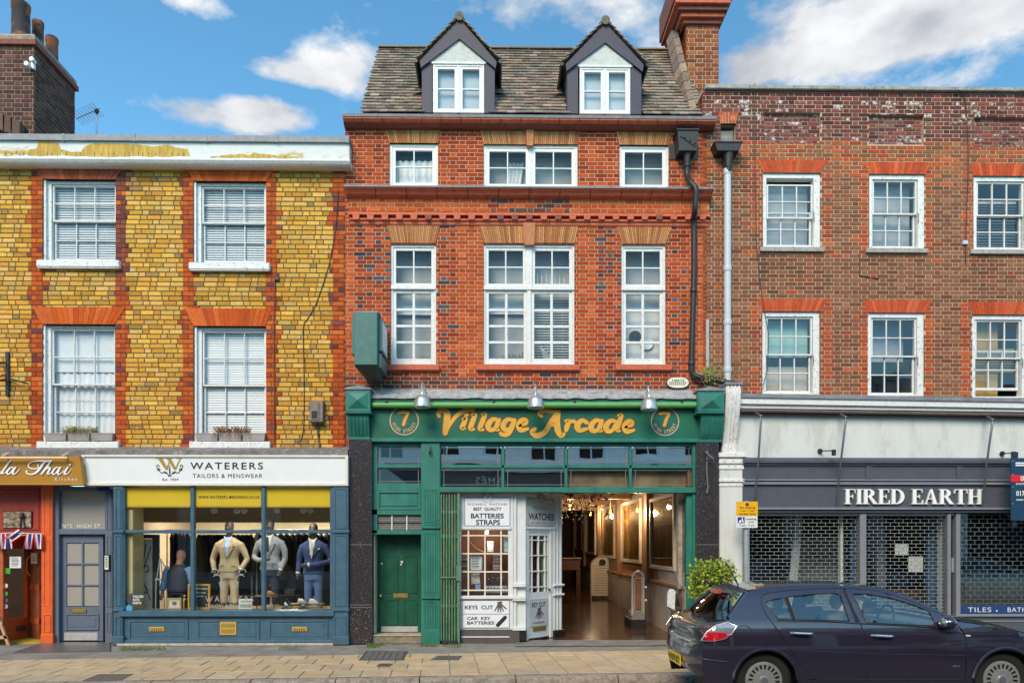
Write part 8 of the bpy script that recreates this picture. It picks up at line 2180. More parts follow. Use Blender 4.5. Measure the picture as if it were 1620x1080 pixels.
def mannequin(label,px,Y,py_sh,suit,trousers,shirt,tie,square,arms,lean=0.0,head_px=None,trouser_bottom=.0,headm=None):
 c=P(px,py_sh,Y);zs=c.z;T=thing('mannequin',label,'mannequin',(c.x,Y,0),local=True,group='suited mannequins in the tailor window')
 b=zs-.60
 M_s=mat('cloth_%s'%'_'.join(label.split()[3:6]),suit,.85,.10,14,.25,bscale=160);M_t=mat('trouser_%s'%'_'.join(label.split()[3:6]),trousers,.85,.10,14,.25,bscale=160)
 mb=MB();loft(mb,[(0,0,b-.03,.205,.145),(0,0,b+.10,.192,.142),(0,0,b+.25,.168,.130),(0,0,b+.38,.195,.138),(0,0,b+.48,.222,.135),(0,0,b+.56,.225,.105),(0,.01,b+.61,.14,.085),(0,.01,b+.645,.075,.07)])
 for pts in arms:mb.tube([Vector((x,y,b+z))for x,y,z in pts],[.070,.064,.056,.049,.045][:len(pts)],10)
 organic('jacket',mb,M_s,T,.018,3)
 mb=MB();loft(mb,[(0,0,b+.1,.17,.12),(0,0,b-.05,.185,.13),(0,0,b-.14,.18,.13)])
 for s in(-1,1):mb.tube([(s*.08,0,b-.08),(s*.095,-.01,b-.3),(s*.10,0,b-.62+trouser_bottom)],[.098,.082,.072],12)
 organic('trousers',mb,M_t,T,.02,2)
 f=lambda z:-.152+.06*max(0,(z-.50))/.12
 V=MB().add([(-.07,f(.62),b+.635),(.07,f(.62),b+.635),(.055,-.150,b+.46),(0,-.160,b+.27),(-.055,-.150,b+.46)],[(0,4,3,2,1)]);V.build('shirt_front',shirt,T)
 dark=mat('lapel_%s'%'_'.join(label.split()[3:6]),tuple(q*.82 for q in suit),.85,.1)
 for s in(-1,1):
  L=MB().add([(s*.06,f(.62)-.004,b+.645),(s*.125,-.142,b+.50),(s*.115,-.150,b+.44),(s*.005,-.168,b+.25),(s*.04,-.160,b+.46)],[(0,1,2,3,4)if s>0 else(4,3,2,1,0)]);L.build('lapel',dark,T)
  cl=MB().add([(s*.01,f(.62)-.012,b+.62),(s*.075,f(.62)+.02,b+.675),(s*.07,f(.62)-.008,b+.62),(s*.035,f(.6)-.02,b+.57)],[(0,3,2,1)if s>0 else(1,2,3,0)]);cl.build('collar',shirt,T)
 if tie:
  MB().add([(-.018,-.168,b+.615),(.018,-.168,b+.615),(.03,-.176,b+.36),(.0,-.176,b+.31),(-.03,-.176,b+.36)],[(0,4,3,2,1)]).build('tie',tie,T)
 MB().add([(.10,-.160,b+.44),(.155,-.150,b+.455),(.14,-.150,b+.485),(.12,-.158,b+.465)],[(0,1,2,3)]).build('pocket_square',square,T)
 MB().lathe([(.011,0),(.011,.006)],(0,-.176,b+.25),'y',8).build('button',M_ink,T)
 for s in(-1,1):bx('pocket_flap',dark,T,min(s*.07,s*.15),max(s*.07,s*.15),-.156,-.14,b+.10,b+.125)
 mb=MB();mb.tube([(0,.01,b+.60),(0,.0,b+.72)],[.06,.055],12);loft(mb,[(0,-.01,b+.70,.045,.055),(0,-.015,b+.75,.068,.085),(0,-.01,b+.82,.080,.10),(0,.0,b+.89,.078,.098),(0,.0,b+.94,.05,.065),(0,.0,b+.955,.015,.02)])
 mb.tube([(0,-.10,b+.83),(0,-.118,b+.80)],[.012,.016],6)
 for pts in arms:
  e,w=Vector(pts[-2]),Vector(pts[-1]);d=(w-e).normalized();hand(mb,Vector((w.x,w.y,b+w.z))+d*.03,d,1.0,1 if w.x>0 else-1)
  cf=MB().tube([Vector((w.x,w.y,b+w.z))-d*.0,Vector((w.x,w.y,b+w.z))+d*.035],[.042,.04],10);cf.build('cuff',M_shirtw,T)
 organic('head_and_hands',mb,headm or M_skind,T,.009,2)
 MB().lathe([(.16,0),(.16,.02),(.02,.03),(.02,max(.1,b-.45-TAILOR[3]))],(0,.05,TAILOR[3]),'z',16).build('stand',M_steelp,T)
 return T
mannequin('mannequin in a beige suit with open pale blue shirt',363,.28,853,(.60,.46,.28),(.58,.46,.30),M_shirtb,None,mat('red_square',(.30,.03,.06),.8),[[(-.20,0,.52),(-.27,.02,.38),(-.33,.03,.22),(-.27,-.06,.04)],[(.20,0,.52),(.27,.02,.38),(.33,.03,.22),(.25,-.07,.05)]])
mannequin('mannequin in a light grey jacket and black tie holding out a hand',427.5,.42,850,(.34,.36,.39),(.03,.035,.07),M_shirtw,M_ink,M_ink,[[(-.20,0,.52),(-.28,.03,.36),(-.33,.05,.22),(-.16,-.22,.17),(-.06,-.26,.18)],[(.20,0,.52),(.27,.02,.36),(.28,.03,.20),(.22,-.05,-.0)]])
mannequin('mannequin in a blue suit with white tie and folded arm',496,.30,856,(.055,.085,.22),(.09,.16,.33),M_shirtw,mat('ivory_tie',(.70,.66,.58),.6),mat('white_square',(.75,.68,.66),.7),[[(-.20,0,.52),(-.26,.02,.36),(-.28,.03,.20),(-.29,-.02,.02)],[(.20,0,.52),(.29,.03,.36),(.32,.02,.22),(.14,-.20,.17),(-.02,-.24,.16)]])
def person(label,px,Y,z_top,face,parts):
 c=P(px,900,Y);T=thing('person',label,'person',(c.x,Y,.02),rot=face,local=True);h=z_top/1.75
 return T,h
def part_people():
 T,h=person('bald man in a navy waistcoat and blue shirt seen from behind, inside the tailor shop',281,.55,1.70,0,None)
 S=lambda x,y,z:(x*h,y*h,z*h)
 skin=mat('pink_skin',(.52,.26,.18),.6,.12,20)
 mb=MB()
 loft(mb,[(S(0,0,0)[0]+.02,.09,1.50*h,.055,.06),(.02,.10,1.56*h,.072,.09),(.02,.11,1.65*h,.082,.10),(.02,.11,1.72*h,.06,.075),(.02,.11,1.745*h,.02,.02)])
 mb.tube([S(0,.04,1.40),(.015,.08,1.54*h)],[.07,.062],10)
 for s in(-1,1):mb.ball((.02+s*.083,.11,1.625*h),(.014,.025,.034),8,6)
 mb.tube([(.02,.20,1.63*h),(.02,.225,1.60*h)],[.014,.018],6)
 loft(mb,[(0,0,.9*h,.16,.11),(0,.01,1.1*h,.16,.11),(0,.03,1.35*h,.18,.11),(0,.04,1.42*h,.08,.07)])
 for s in(-1,1):
  mb.tube([S(s*.10,0,.92),S(s*.11,0,.5),S(s*.11,.02,.08)],[.09,.065,.045],8);mb.tube([S(s*.11,.06,.05),S(s*.12,-.16+.3,.03)],[.045,.035],8)
  pts=[S(s*.19,.03,1.36),S(s*.27,.04,1.12),S(s*(.30 if s<0 else .24),-.02 if s<0 else .14,.88)]
  mb.tube(pts,[.055,.045,.034],8);d=(Vector(pts[2])-Vector(pts[1])).normalized();hand(mb,Vector(pts[2])+d*.02,d,1.0,s)
 B=organic('body',mb,skin,T,.012,2)
 mb=MB();loft(mb,[(0,0,.90*h,.205,.155),(0,0,1.0*h,.20,.15),(0,.02,1.18*h,.205,.15),(0,.03,1.32*h,.215,.135),(0,.04,1.40*h,.15,.11),(0,.05,1.45*h,.085,.08)])
 organic('waistcoat',mb,mat('navy_quilt',(.028,.032,.065),.6,.2,12,.2),T,.016,2)
 mb=MB()
 for s in(-1,1):mb.tube([S(s*.17,.03,1.38),S(s*.235,.035,1.26),S(s*.275,.04,1.10),S(s*(.30 if s<0 else .245),-.01 if s<0 else .12,.93)],[.085,.082,.07,.058],10)
 organic('shirt_sleeves',mb,mat('sky_blue_shirt',(.20,.34,.62),.8,.12,20),T,.014,2)
 mb=MB();loft(mb,[(0,0,.98*h,.18,.13),(0,0,.85*h,.185,.135)])
 for s in(-1,1):mb.tube([S(s*.09,0,.90),S(s*.11,0,.5),S(s*.11,.02,.07)],[.105,.085,.07],10)
 organic('trousers',mb,mat('dark_trousers',(.03,.03,.035),.8),T,.018,2)
 T,h=person('man in dark clothes bending over goods behind the blue suited mannequin',458,1.6,1.72,R(-70),None)
 S=lambda x,y,z:(x*h,y*h,z*h)
 skin2=mat('ruddy_skin',(.46,.19,.10),.6,.12,20)
 mb=MB();loft(mb,[(0,-.20,1.46*h,.055,.065),(0,-.22,1.52*h,.072,.09),(0,-.22,1.60*h,.078,.098),(0,-.20,1.67*h,.05,.07)]);mb.tube([(0,-.31,1.56*h),(0,-.335,1.53*h)],[.014,.018],6)
 mb.tube([S(0,-.10,1.36),(0,-.17,1.5*h)],[.07,.06],10);loft(mb,[(0,0,.92*h,.16,.11),(0,-.05,1.15*h,.16,.11),(0,-.1,1.36*h,.16,.1)])
 for s in(-1,1):
  mb.tube([S(s*.10,0,.95),S(s*.11,-.02,.5),S(s*.11,.02,.06)],[.09,.065,.045],8);mb.tube([S(s*.11,.04,.05),S(s*.12,-.14,.03)],[.045,.035],8)
  pts=[S(s*.18,-.1,1.34),S(s*.24,-.16,1.1),S(s*.16,-.38,.98)];mb.tube(pts,[.055,.045,.034],8);d=(Vector(pts[2])-Vector(pts[1])).normalized();hand(mb,Vector(pts[2])+d*.02,d,1.0,s)
 organic('body',mb,skin2,T,.012,2)
 mb=MB();loft(mb,[(0,0,.90*h,.20,.15),(0,-.03,1.08*h,.20,.15),(0,-.08,1.3*h,.215,.14),(0,-.11,1.40*h,.12,.1)])
 for s in(-1,1):mb.tube([S(s*.17,-.1,1.34),S(s*.24,-.16,1.1),S(s*.18,-.33,1.0)],[.085,.07,.055],10)
 organic('jumper',mb,mat('black_jumper',(.018,.018,.022),.85),T,.016,2)
 mb=MB();loft(mb,[(0,0,1.0*h,.175,.13),(0,0,.88*h,.18,.135)])
 for s in(-1,1):mb.tube([S(s*.09,0,.92),S(s*.11,-.02,.5),S(s*.11,.02,.06)],[.105,.085,.07],10)
 organic('trousers',mb,mat('grey_trousers',(.16,.16,.15),.85,.3,10),T,.018,2)
 mb=MB();loft(mb,[(0,-.17,1.57*h,.082,.10),(0,-.18,1.63*h,.085,.105),(0,-.19,1.69*h,.06,.08),(0,-.19,1.71*h,.02,.03)]);organic('hair',mb,mat('brown_hair',(.05,.03,.02),.7),T,.012,2)
part_people()
def part_tailor_goods():
 zd=TAILOR[3]
 shared=None
 jc=[(.03,.03,.035),(.045,.045,.055),(.02,.02,.025),(.06,.055,.055),(.035,.035,.06),(.07,.06,.05)]
 M_g=mat('hung_jacket',(1,1,1),.85,.25,12,.3,attr=True)
 def rail(px0,px1,Y,z,n,label,grp,fz,cols=jc):
  nonlocal shared
  RL=thing('clothes_rail',label,'rail',(GX((px0+px1)/2,Y),Y,0));a,b=GX(px0,Y),GX(px1,Y)
  MB().tube([(a-.1,Y,z),(b+.1,Y,z)],.014,8).build('bar',M_steelp,RL)
  for xx in(a-.08,b+.08):MB().tube([(xx,Y,.02),(xx,Y,z)],.014,8).build('upright',M_steelp,RL);MB().tube([(xx,Y-.25,.03),(xx,Y+.25,.03)],.014,8).build('foot',M_steelp,RL)
  for i in range(n):
   x=a+(b-a)*(i+.5)/n
   G=thing('hanging_jacket',grp[0],'jacket',(x,Y,z-1.0),group=grp[1])
   if shared is None:
    mb=MB();loft(mb,[(0,-.02,.06,.06,.24),(0,0,.4,.055,.22),(0,0,.72,.05,.23),(0,0,.86,.045,.20),(0,0,.93,.03,.07)],14)
    for s in(-1,1):mb.tube([(.0,s*.20,.84),(.02,s*.25,.5),(.03,s*.24,.16)],[.05,.05,.042],8)
    mb.c=[(1,1,1,1)]*len(mb.v)
    mb.v=[(v[0]+x,v[1]+Y,v[2]+z-1.0)for v in mb.v]
    o=mb.build('jacket',M_g,G,smooth='all',color=(*jit(random.choice(cols),.3),1));shared=(o.data,ORG[o.name]-Vector((x,Y,z-1.0)))
   else:o=put('jacket',shared[0],Vector((x,Y,z-1.0))+shared[1],G,color=(*jit(random.choice(cols),.3),1))
   o.rotation_euler=(0,0,R(random.uniform(20,45)))
   MB().tube([(x,Y,z),(x,Y,z-.06)],.004,5).build('hook',M_steelp,G)
 rail(312,400,1.7,GZ(840,1.7),13,'steel rail of dark suits behind the beige suited mannequin',('dark suit jacket on the rail behind the beige mannequin','dark suits on the near rail'),1)
 rail(404,530,2.3,GZ(838,2.3),14,'steel rail of dark coats behind the grey and blue mannequins',('dark coat on the rail behind the grey and blue mannequins','dark coats on the far rail'),1)
 rail(270,300,2.6,GZ(838,2.6),5,'short rail of brown coats behind the bald man',('brown coat on the short rail behind the bald man','brown coats on the short rail'),1,[(.08,.06,.045),(.05,.04,.035)])
 Y=.75;x0,x1,z0,z1=rect(211,852,241,965,Y)
 D=thing('inner_door','open inner glass door etched with a scrolled monogram behind the first pane','door',(x0,Y,.02))
 fr=MB();frame4(fr,x0-.05,x1+.12,.03,GZ(845,Y),.05,.14,.08,.3,Y+.02,Y+.06);fr.build('frame',mat('navy_door_frame',(.02,.04,.07),.4),D)
 MB().box(x0,x1,Y,Y+.01,.33,z1).build('etched_pane',mat('frosted_pane',(.36,.39,.37),.4,.1),D)
 sc=MB();cx,cz=(x0+x1)/2,(z0+z1)/2;e=0
 for pts in([(-.1,.55),(-.08,-.5)],[(.06,.6),(.0,.1),(.16,.55)],[(.0,-.1),(.15,-.5)],[(-.15,.1),(-.05,.2),(-.02,.0),(-.15,-.05)],[(.0,.12),(.08,.18),(.12,.08),(.05,.05)],[(-.15,-.3),(-.1,-.22),(-.05,-.3),(-.1,-.36),(-.14,-.3)],[(.0,-.3),(.04,-.22),(.09,-.3),(.05,-.36),(.0,-.3)]):
  e+=1;ribbon(sc,[(cx+a,cz+b,.010)for a,b in pts],Y-.003-e*.0004,5)
 sc.build('scroll_etching',M_iron,D,k='stuff')
 Y=.7;E=thing('display_easel','thin white display easel beside the bald man','easel',(GX(252,Y),Y,0))
 for a,b in(((253,883),(247,920)),((253,883),(272,912)),((254,883),(258,918))):MB().tube([P(*a,Y),P(*b,Y)],.012,6).build('leg',M_whiteclean,E)
 bx('ledge',M_whiteclean,E,GX(246,Y),GX(262,Y),Y-.03,Y+.03,GZ(917,Y),GZ(914.5,Y));MB().tube([P(247,918,Y),P(246,985,Y)],.012,6).build('leg',M_whiteclean,E);MB().tube([P(258,918,Y),P(262,985,Y)],.012,6).build('leg',M_whiteclean,E)
 Y=YS+.22;q=rect(265,945.5,287,967,Y);F=thing('picture_frame','small gold picture frame standing on the window board','picture',(q[0],Y,zd))
 fr=MB();frame4(fr,q[0],q[1],zd,q[3],.03,.03,.03,.03,Y-.01,Y+.02);fr.build('frame',mat('gold_frame',(.55,.38,.14),.4,.2),F);MB().box(q[0]+.03,q[1]-.03,Y,Y+.01,zd+.03,q[3]-.03).build('mount',mat('paper_cream',(.66,.62,.55),.8),F);bx('badge',mat('dark_badge',(.15,.15,.17),.5,.6,40),F,q[0]+.09,q[1]-.09,Y-.003,Y,zd+.07,q[3]-.06)
 g=MB();c=P(291,945,Y);g.tube([(c.x,Y,zd),(c.x,Y,zd+.14),(c.x+.01,Y,zd+.2)],[.02,.012,.018],6);g.ball((c.x+.01,Y,zd+.24),.02,8,6);g.tube([(c.x-.02,Y,zd+.15),(c.x+.04,Y,zd+.18)],.008,5);tag(g.build('figurine',mat('gold_frame',(0,0,0)),smooth='all'),'little gold figurine beside the picture frame','figurine')
 q=rect(299,923,334,966,Y);F=thing('chalkboard','small orange framed chalkboard offering alterations, on the window board','sign',(q[0],Y,zd))
 fr=MB();frame4(fr,q[0],q[1],zd,q[3],.035,.035,.035,.035,Y-.06,Y-.03);fr.build('frame',mat('orange_pine',(.62,.30,.02),.5,.1),F);MB().box(q[0]+.03,q[1]-.03,Y-.05,Y-.035,zd+.03,q[3]-.03).build('slate',mat('slate_black',(.03,.035,.035),.7,.2),F)
 write(F,'Alteration',309,928.5,328,932,Y-.051,M_whiteclean,0,shear=.2);write(F,'Service',310,935,325,938,Y-.051,M_whiteclean,0,shear=.2);write(F,'available',310,941,322,943.5,Y-.051,M_whiteclean,0,shear=.2)
 q=rect(379,946.5,400,963.5,Y);F=thing('price_card','white offer card propped on the display floor','card',(q[0],Y,zd));MB().box(q[0],q[1],Y-.05,Y-.045,zd,q[3]).build('card',M_whiteclean,F);write(F,'199.00',381,955,398,960.5,Y-.051,mat('grey_ink',(0,0,0)),.03);write(F,'SUITS FROM',382,949,397,952,Y-.051,mat('grey_ink',(0,0,0)),.01)
 for i,px in enumerate((453,480)):
  c=P(px,962,Y+.1);r=.085;T=thing('glass_dome',['small glass dome on the display floor before the grey mannequin','small square glass case on the display floor before the blue mannequin'][i],'display',(c.x,Y+.1,zd))
  if i==0:MB().lathe([(r,0),(r,.03),(r*.95,.08),(r*.6,.14),(.02,.165),(.015,.19),(.0,.2)],(c.x,Y+.1,zd),'z',18).build('dome',glass('dome_glass',(.75,.78,.78),2.0),T,smooth=30)
  else:MB().cbox(c.x-r,c.x+r,Y+.02,Y+.18,zd,zd+.14,.01).build('case',glass('dome_glass',(.75,.78,.78),2.0),T)
  MB().lathe([(r*1.1,0),(r*1.1,.012)],(c.x,Y+.1,zd),'z',18).build('base',M_iron,T);MB().ball((c.x,Y+.1,zd+.05),(.04,.04,.03),8,6).build('watch',M_steelp,T)
 for i,(p0,p1,pz,lb)in enumerate(((405,437,941,'thin brown display table with a shoe beside the mullion'),(460,512,953.5,'low brown display table bearing white shoes before the blue mannequin'))):
  Yt=Y+.18;q=rect(p0,pz,p1,pz+2.2,Yt);T=thing('display_table',lb,'table',((q[0]+q[1])/2,Yt,zd));bx('top',mat('brown_shelf_wood',(.20,.13,.08),.5),T,q[0],q[1],Yt-.08,Yt+.12,q[2],q[3])
  for xx in(q[0]+.03,q[1]-.03):bx('leg',M_iron,T,xx-.008,xx+.008,Yt-.05,Yt-.03,zd,q[2])
  for k in range(1 if i==0 else 2):
   cx=GX((p0+p1)/2+(8 if i==0 else-8+18*k),Yt);S=thing('shoe',(('single tan leather shoe on the thin display table',''),('white trainer on the low table under the blue trousers','second pale trainer at the end of the low table'))[i][k],'shoe',(cx,Yt,q[3]))
   mb=MB();loft(mb,[(cx,Yt,q[3],.085,.035),(cx,Yt,q[3]+.03,.085,.036),(cx-.02,Yt,q[3]+.055,.06,.032),(cx-.035,Yt,q[3]+.085,.038,.03)],16);mb.build('upper',mat(('tan_leather','white_leather')[i],((.34,.15,.06),(.62,.58,.52))[i],.45,.1),S,smooth='all');bx('sole',M_cream if i else M_ink,S,cx-.088,cx+.088,Yt-.036,Yt+.036,q[3]-.0,q[3]+.012)
 zc=TAILOR[4]
 lab=['twin headed spot lamp over the pane with the web address, nearest the mullion','twin headed spot lamp at the end of the web address pane','twin headed spot lamp at the head of the last pane','twin headed spot lamp at the far end of the last pane']
 for i,px in enumerate((334,381,433,486)):
  Y=.25;c=P(px,807,Y);T=thing('spot_lamp',lab[i],'lamp',(c.x,Y,c.z),group='spot lamps in the tailor window')
  bx('mount',M_whiteclean,T,c.x-.05,c.x+.05,Y-.03,Y+.03,c.z+.05,c.z+.09);MB().tube([(c.x,Y,c.z+.05),(c.x,Y,c.z+1.0 if False else c.z+.35)],.01,6).build('stem',M_whiteclean,T)
  for s in(-1,1):
   if i%2==0 and s<0:continue
   MB().lathe([(.03,.05),(.055,.0),(.06,-.05),(.055,-.055)],(c.x+s*.07,Y,c.z),'y',14).build('head',M_whiteclean,T,smooth=30)
  ld=bpy.data.lights.new('spot_light','SPOT');ld.energy=16;ld.color=(1,.93,.82);ld.spot_size=R(95);ld.spot_blend=.8;ld.shadow_soft_size=.05
  lo=bpy.data.objects.new('spot_light',ld);COL.objects.link(lo);lo.parent=T;lo.location=(0,-.25,.02);lo.rotation_euler=(R(18),0,0)
 for i,(px,py,Y,lb)in enumerate(((463,806,3.0,'lit strip lamp on the shop ceiling above the grey mannequin'),(513,811,3.6,'lit strip lamp on the shop ceiling above the blue mannequin'),(340,800,3.4,'lit strip lamp at the back of the tailor shop ceiling'))):
  c=P(px,py,Y);zz=zc+.0
  T=thing('strip_lamp',lb,'lamp',(c.x,Y,c.z),group='strip lamps in the tailor shop');bx('housing',M_whiteclean,T,c.x-.35,c.x+.35,Y-.06,Y+.06,c.z+.03,c.z+.06);MB().tube([(c.x-.33,Y,c.z+.01),(c.x+.33,Y,c.z+.01)],.018,8).build('tube',emit('warm_tube',(1,.90,.72),12),T,smooth=True)
  ld=bpy.data.lights.new('strip_light','AREA');ld.shape='RECTANGLE';ld.size=.7;ld.size_y=.1;ld.energy=60;ld.color=(1,.90,.74)
  lo=bpy.data.objects.new('strip_light',ld);COL.objects.link(lo);lo.parent=T;lo.location=(0,0,-.02)
 for nm,lb,c,e,cl in(('indoor_lamp','added warm lamp brightening the inside of the kiosk behind the panes',(GX(770,.3),.25,GZ(842,.3)),9,(1,.84,.66)),('indoor_lamp','small warm lamp inside the restaurant porch',(GX(30,1.0),1.0,2.35),30,(1,.72,.45))):  # the kiosk lamp is added to brighten its dark inside
  T=thing(nm,lb,'lamp',c);MB().ball(c,.035,10,8).build('bulb',emit('warm_bulb',(1,.7,.4),10),T,smooth='all');MB().tube([(c[0],c[1],c[2]+.03),(c[0],c[1],c[2]+.3)],.005,5).build('flex',M_ink,T)
  ld=bpy.data.lights.new('bulb_light','POINT');ld.energy=e;ld.color=cl;ld.shadow_soft_size=.04;lo=bpy.data.objects.new('bulb_light',ld);COL.objects.link(lo);lo.parent=T;lo.location=(0,-.05,-.06)
part_tailor_goods()
# ================================================================== the parked car
def part_car():
 YN=-5.84;HALF=.875;YC=YN+HALF
 T=thing('parked_car','dark navy five door hatchback parked at the kerb before the grey shop','car',(GX(1400,YN),YC,-.11))
 M_paint=mat('navy_car_paint',(.024,.0165,.033),.30,.08,30,metal=.0,coat=1.0,spec=.35)
 next(n for n in M_paint.node_tree.nodes if n.type=='BSDF_PRINCIPLED').inputs['Coat IOR'].default_value=1.8
 M_trim=mat('black_trim',(.012,.012,.013),.5,.1);M_rub=mat('tyre_rubber',(.018,.018,.018),.85,.2,40,.3);M_hub=mat('silver_hubcap',(.46,.45,.43),.35,.1,20,metal=.6,wear=.3,wearcol=(.2,.18,.16),wearscale=14)
 M_cg=glass('car_glass',(.78,.88,.84),2.3,0.0);M_chr=mat('satin_chrome',(.62,.62,.62),.25,.05,metal=.9)
 prof=[(-.2,.12),(-.05,.10),(.1,.05),(.28,.018),(.48,.0),(.68,.004),(.82,.018),(.90,.04),(.96,.075),(1.10,.165),(1.25,.265),(1.34,.35),(1.6,.5)]
 def inset(z):
  for(a,b),(c,d)in zip(prof,prof[1:]):
   if z<=c:t=max(0,min(1,(z-a)/(c-a)));t2=t;return b+(d-b)*t2
  return prof[-1][1]
 XRr=None
 def taper(x):
  e=0
  if x<X0+.55:e+=.11*((X0+.55-x)/.55)**2
  if x>X1-.7:e+=.20*((x-X1+.7)/.7)**2
  return e
 X0=GX(1088,YN);X1=GX(1712,YN)
 def S(px,py):
  y=YN
  for _ in range(4):p=P(px,py,y);y=YN+inset(p.z)+taper(p.x)
  return(p.x,p.z)
 def surf(x,z,off=0.0,side=0):
  y=YN+inset(z)+taper(x)-off
  return(x,y if side==0 else 2*YC-y,z)
 def inside(pt,poly):
  x,y=pt;r=False;n=len(poly);j=n-1
  for i in range(n):
   a,b=poly[i];c,d=poly[j]
   if(b>y)!=(d>y)and x<(c-a)*(y-b)/(d-b)+a:r=not r
   j=i
  return r
 def panel(name,poly,m,parent,holes=(),off=0.0,side=0,step=.05,pre=False):
  """a piece of the side skin cut to an outline"""
  P2=[p if pre else S(*p)for p in poly];H2=[[S(*p)for p in h]for h in holes]
  vs=[];es=[]
  for L in[P2]+H2:
   D=[]
   for i in range(len(L)):
    a,b=L[i],L[(i+1)%len(L)];l=math.hypot(b[0]-a[0],b[1]-a[1]);k=max(1,int(l/step))
    D+=[(a[0]+(b[0]-a[0])*t/k,a[1]+(b[1]-a[1])*t/k)for t in range(k)]
   s=len(vs);vs+=[Vector(p)for p in D];es+=[(s+i,s+(i+1)%len(D))for i in range(len(D))]
  x0,x1=min(p[0]for p in P2),max(p[0]for p in P2);z0,z1=min(p[1]for p in P2),max(p[1]for p in P2)
  ok=lambda q:inside(q,P2)and not any(inside(q,h)for h in H2)
  x=x0+step*.5
  while x<x1:
   z=z0+step*.5
   while z<z1:
    if all(ok((x+dx,z+dz))for dx in(-step*.4,step*.4)for dz in(-step*.4,step*.4)):vs.append(Vector((x,z)))
    z+=step
   x+=step
  ov,oe,of,*_=delaunay_2d_cdt(vs,es,[],0,1e-6)
  fs=[tuple(f)for f in of if ok((sum(ov[i].x for i in f)/len(f),sum(ov[i].y for i in f)/len(f)))]
  ff=[]
  for f in fs:
   a,b,c=(ov[i]for i in f[:3]);ar=(b.x-a.x)*(c.y-a.y)-(c.x-a.x)*(b.y-a.y)
   f=f if ar>0 else f[::-1];ff.append(f if side==0 else f[::-1])
  return MB().add([surf(v.x,v.y,off,side)for v in ov],ff).build(name,m,parent,smooth='all')
 wr,wf=(1211,1077),(1589.5,1075.5)
 cr,cf=S(*wr),S(*wf);AR=.362
 def arc(c,a0,a1,n=14,r=AR):return[(c[0]+r*math.cos(R(a0+(a1-a0)*i/n)),c[1]+r*math.sin(R(a0+(a1-a0)*i/n)))for i in range(n+1)]
 q_glass=[(1211,951.5),(1224,947.5),(1241,944.5),(1254,978.3),(1231,978),(1217,963)]
 r_glass=[(1245.5,943.5),(1280,939.5),(1322,937.5),(1329,940.5),(1344,981.8),(1258.5,978.8)]
 f_glass=[(1348.5,938.5),(1372,939),(1410,945.5),(1445,956),(1470,966),(1480,989),(1425,987),(1370.5,984)]
 zs=S(1300,1074)[1];zlow=.05
 C2=lambda L:[S(*p)for p in L]
 rd_rear=[(1203.5,948),(1209,966),(1222,985),(1240,1008),(1258,1036),(1290,1073)]
 rd_top=[(1206,941.5),(1216,938),(1260,931.5),(1300,930),(1334,931)]
 bp=[(1334.6,931),(1347,957),(1361,985.5),(1370.5,1010),(1372,1040),(1372,1073.5)]
 fd_front=[(1505,979.5),(1517,990),(1526,1003),(1530,1028),(1526.5,1074)]
 fd_top=[(1337,931),(1360,931.2),(1385,933.8),(1420,942),(1450,953.5),(1480,968)]
 roof_edge=[(1184,934.5),(1204,930),(1240,926.8),(1290,925.3),(1335,925.5),(1362,926.8),(1390,930),(1422,938),(1452,949.5),(1482,963.5),(1510,977)]
 rear_edge=[(1153,979.5),(1182,938)]
 for side in(0,1):
  sfx={}
  poly=C2([(1111,1058),(1111,1040),(1112,1028),(1113,1017),(1115,1008),(1121,994),(1136,985),(1153,979.5),(1167,959),(1182,938),(1186,934)]+roof_edge[1:5]+[(1334,930.2)]+rd_top[::-1][1:]+[(1203.5,948)]+rd_rear[1:])
  poly=[(p[0],p[1])for p in poly]
  a1=arc(cr,8,172);end=[(a1[0][0],zlow+.1)]
  poly+=[(cr[0]+AR*math.cos(R(8))+.12,zs),(cr[0]+AR*math.cos(R(8))+.12,zlow),(a1[0][0]+.0,zlow)]+a1+[(a1[-1][0],.16),(S(1118,1070)[0],.16)]
  Q=panel('rear_quarter',poly,M_paint,T,side=side,pre=True)
  pd=C2(rd_top+bp[1:])+[(S(1372,1073)[0],zs)]+[S(1291,1073.5)]+C2(rd_rear[::-1][1:])
  off=.0035
  RD=panel('rear_door',[(p[0]*1.0,p[1])for p in pd],M_paint,T,holes=(q_glass,r_glass),side=side,pre=True)
  panel('quarter_pane',q_glass,M_cg,RD,off=-.008,side=side);panel('window_pane',r_glass,M_cg,RD,off=-.008,side=side)
  pf=C2(fd_top)+C2([(1495,974.5)]+fd_front)+[S(1373,1074)]+C2(bp[::-1][:-1])
  FD=panel('front_door',pf,M_paint,T,holes=(f_glass,),side=side,pre=True)
  panel('window_pane',f_glass,M_cg,FD,off=-.008,side=side)
  a2=arc(cf,8,172);xe=GX(1712,YN)
  pw=C2([(1508,980.5),(1525,984),(1560,989),(1600,996),(1640,1006),(1675,1020),(1700,1040),(1710,1060)])+[(xe,.3),(xe-.05,.12),(a2[0][0],.12)]+a2+[(a2[-1][0],zlow),(a2[-1][0]-.12,zlow),(a2[-1][0]-.12,zs)]+C2(fd_front[::-1])
  panel('front_wing',pw,M_paint,T,side=side,pre=True)
  xs0,xs1=cr[0]+AR*.99+.0,cf[0]-AR*.99
  panel('sill',[(xs0+.10,zlow),(xs1-.10,zlow),(xs1-.10,zs-.004),(xs0+.10,zs-.004)],M_paint,T,off=.004,side=side,pre=True)
  panel('roof_rail',C2(roof_edge[4:])+C2([(1508,979),(1495,973.5)]+fd_top[::-1][0:]+[(1334,930.2)]),M_paint,T,side=side,pre=True,step=.03)
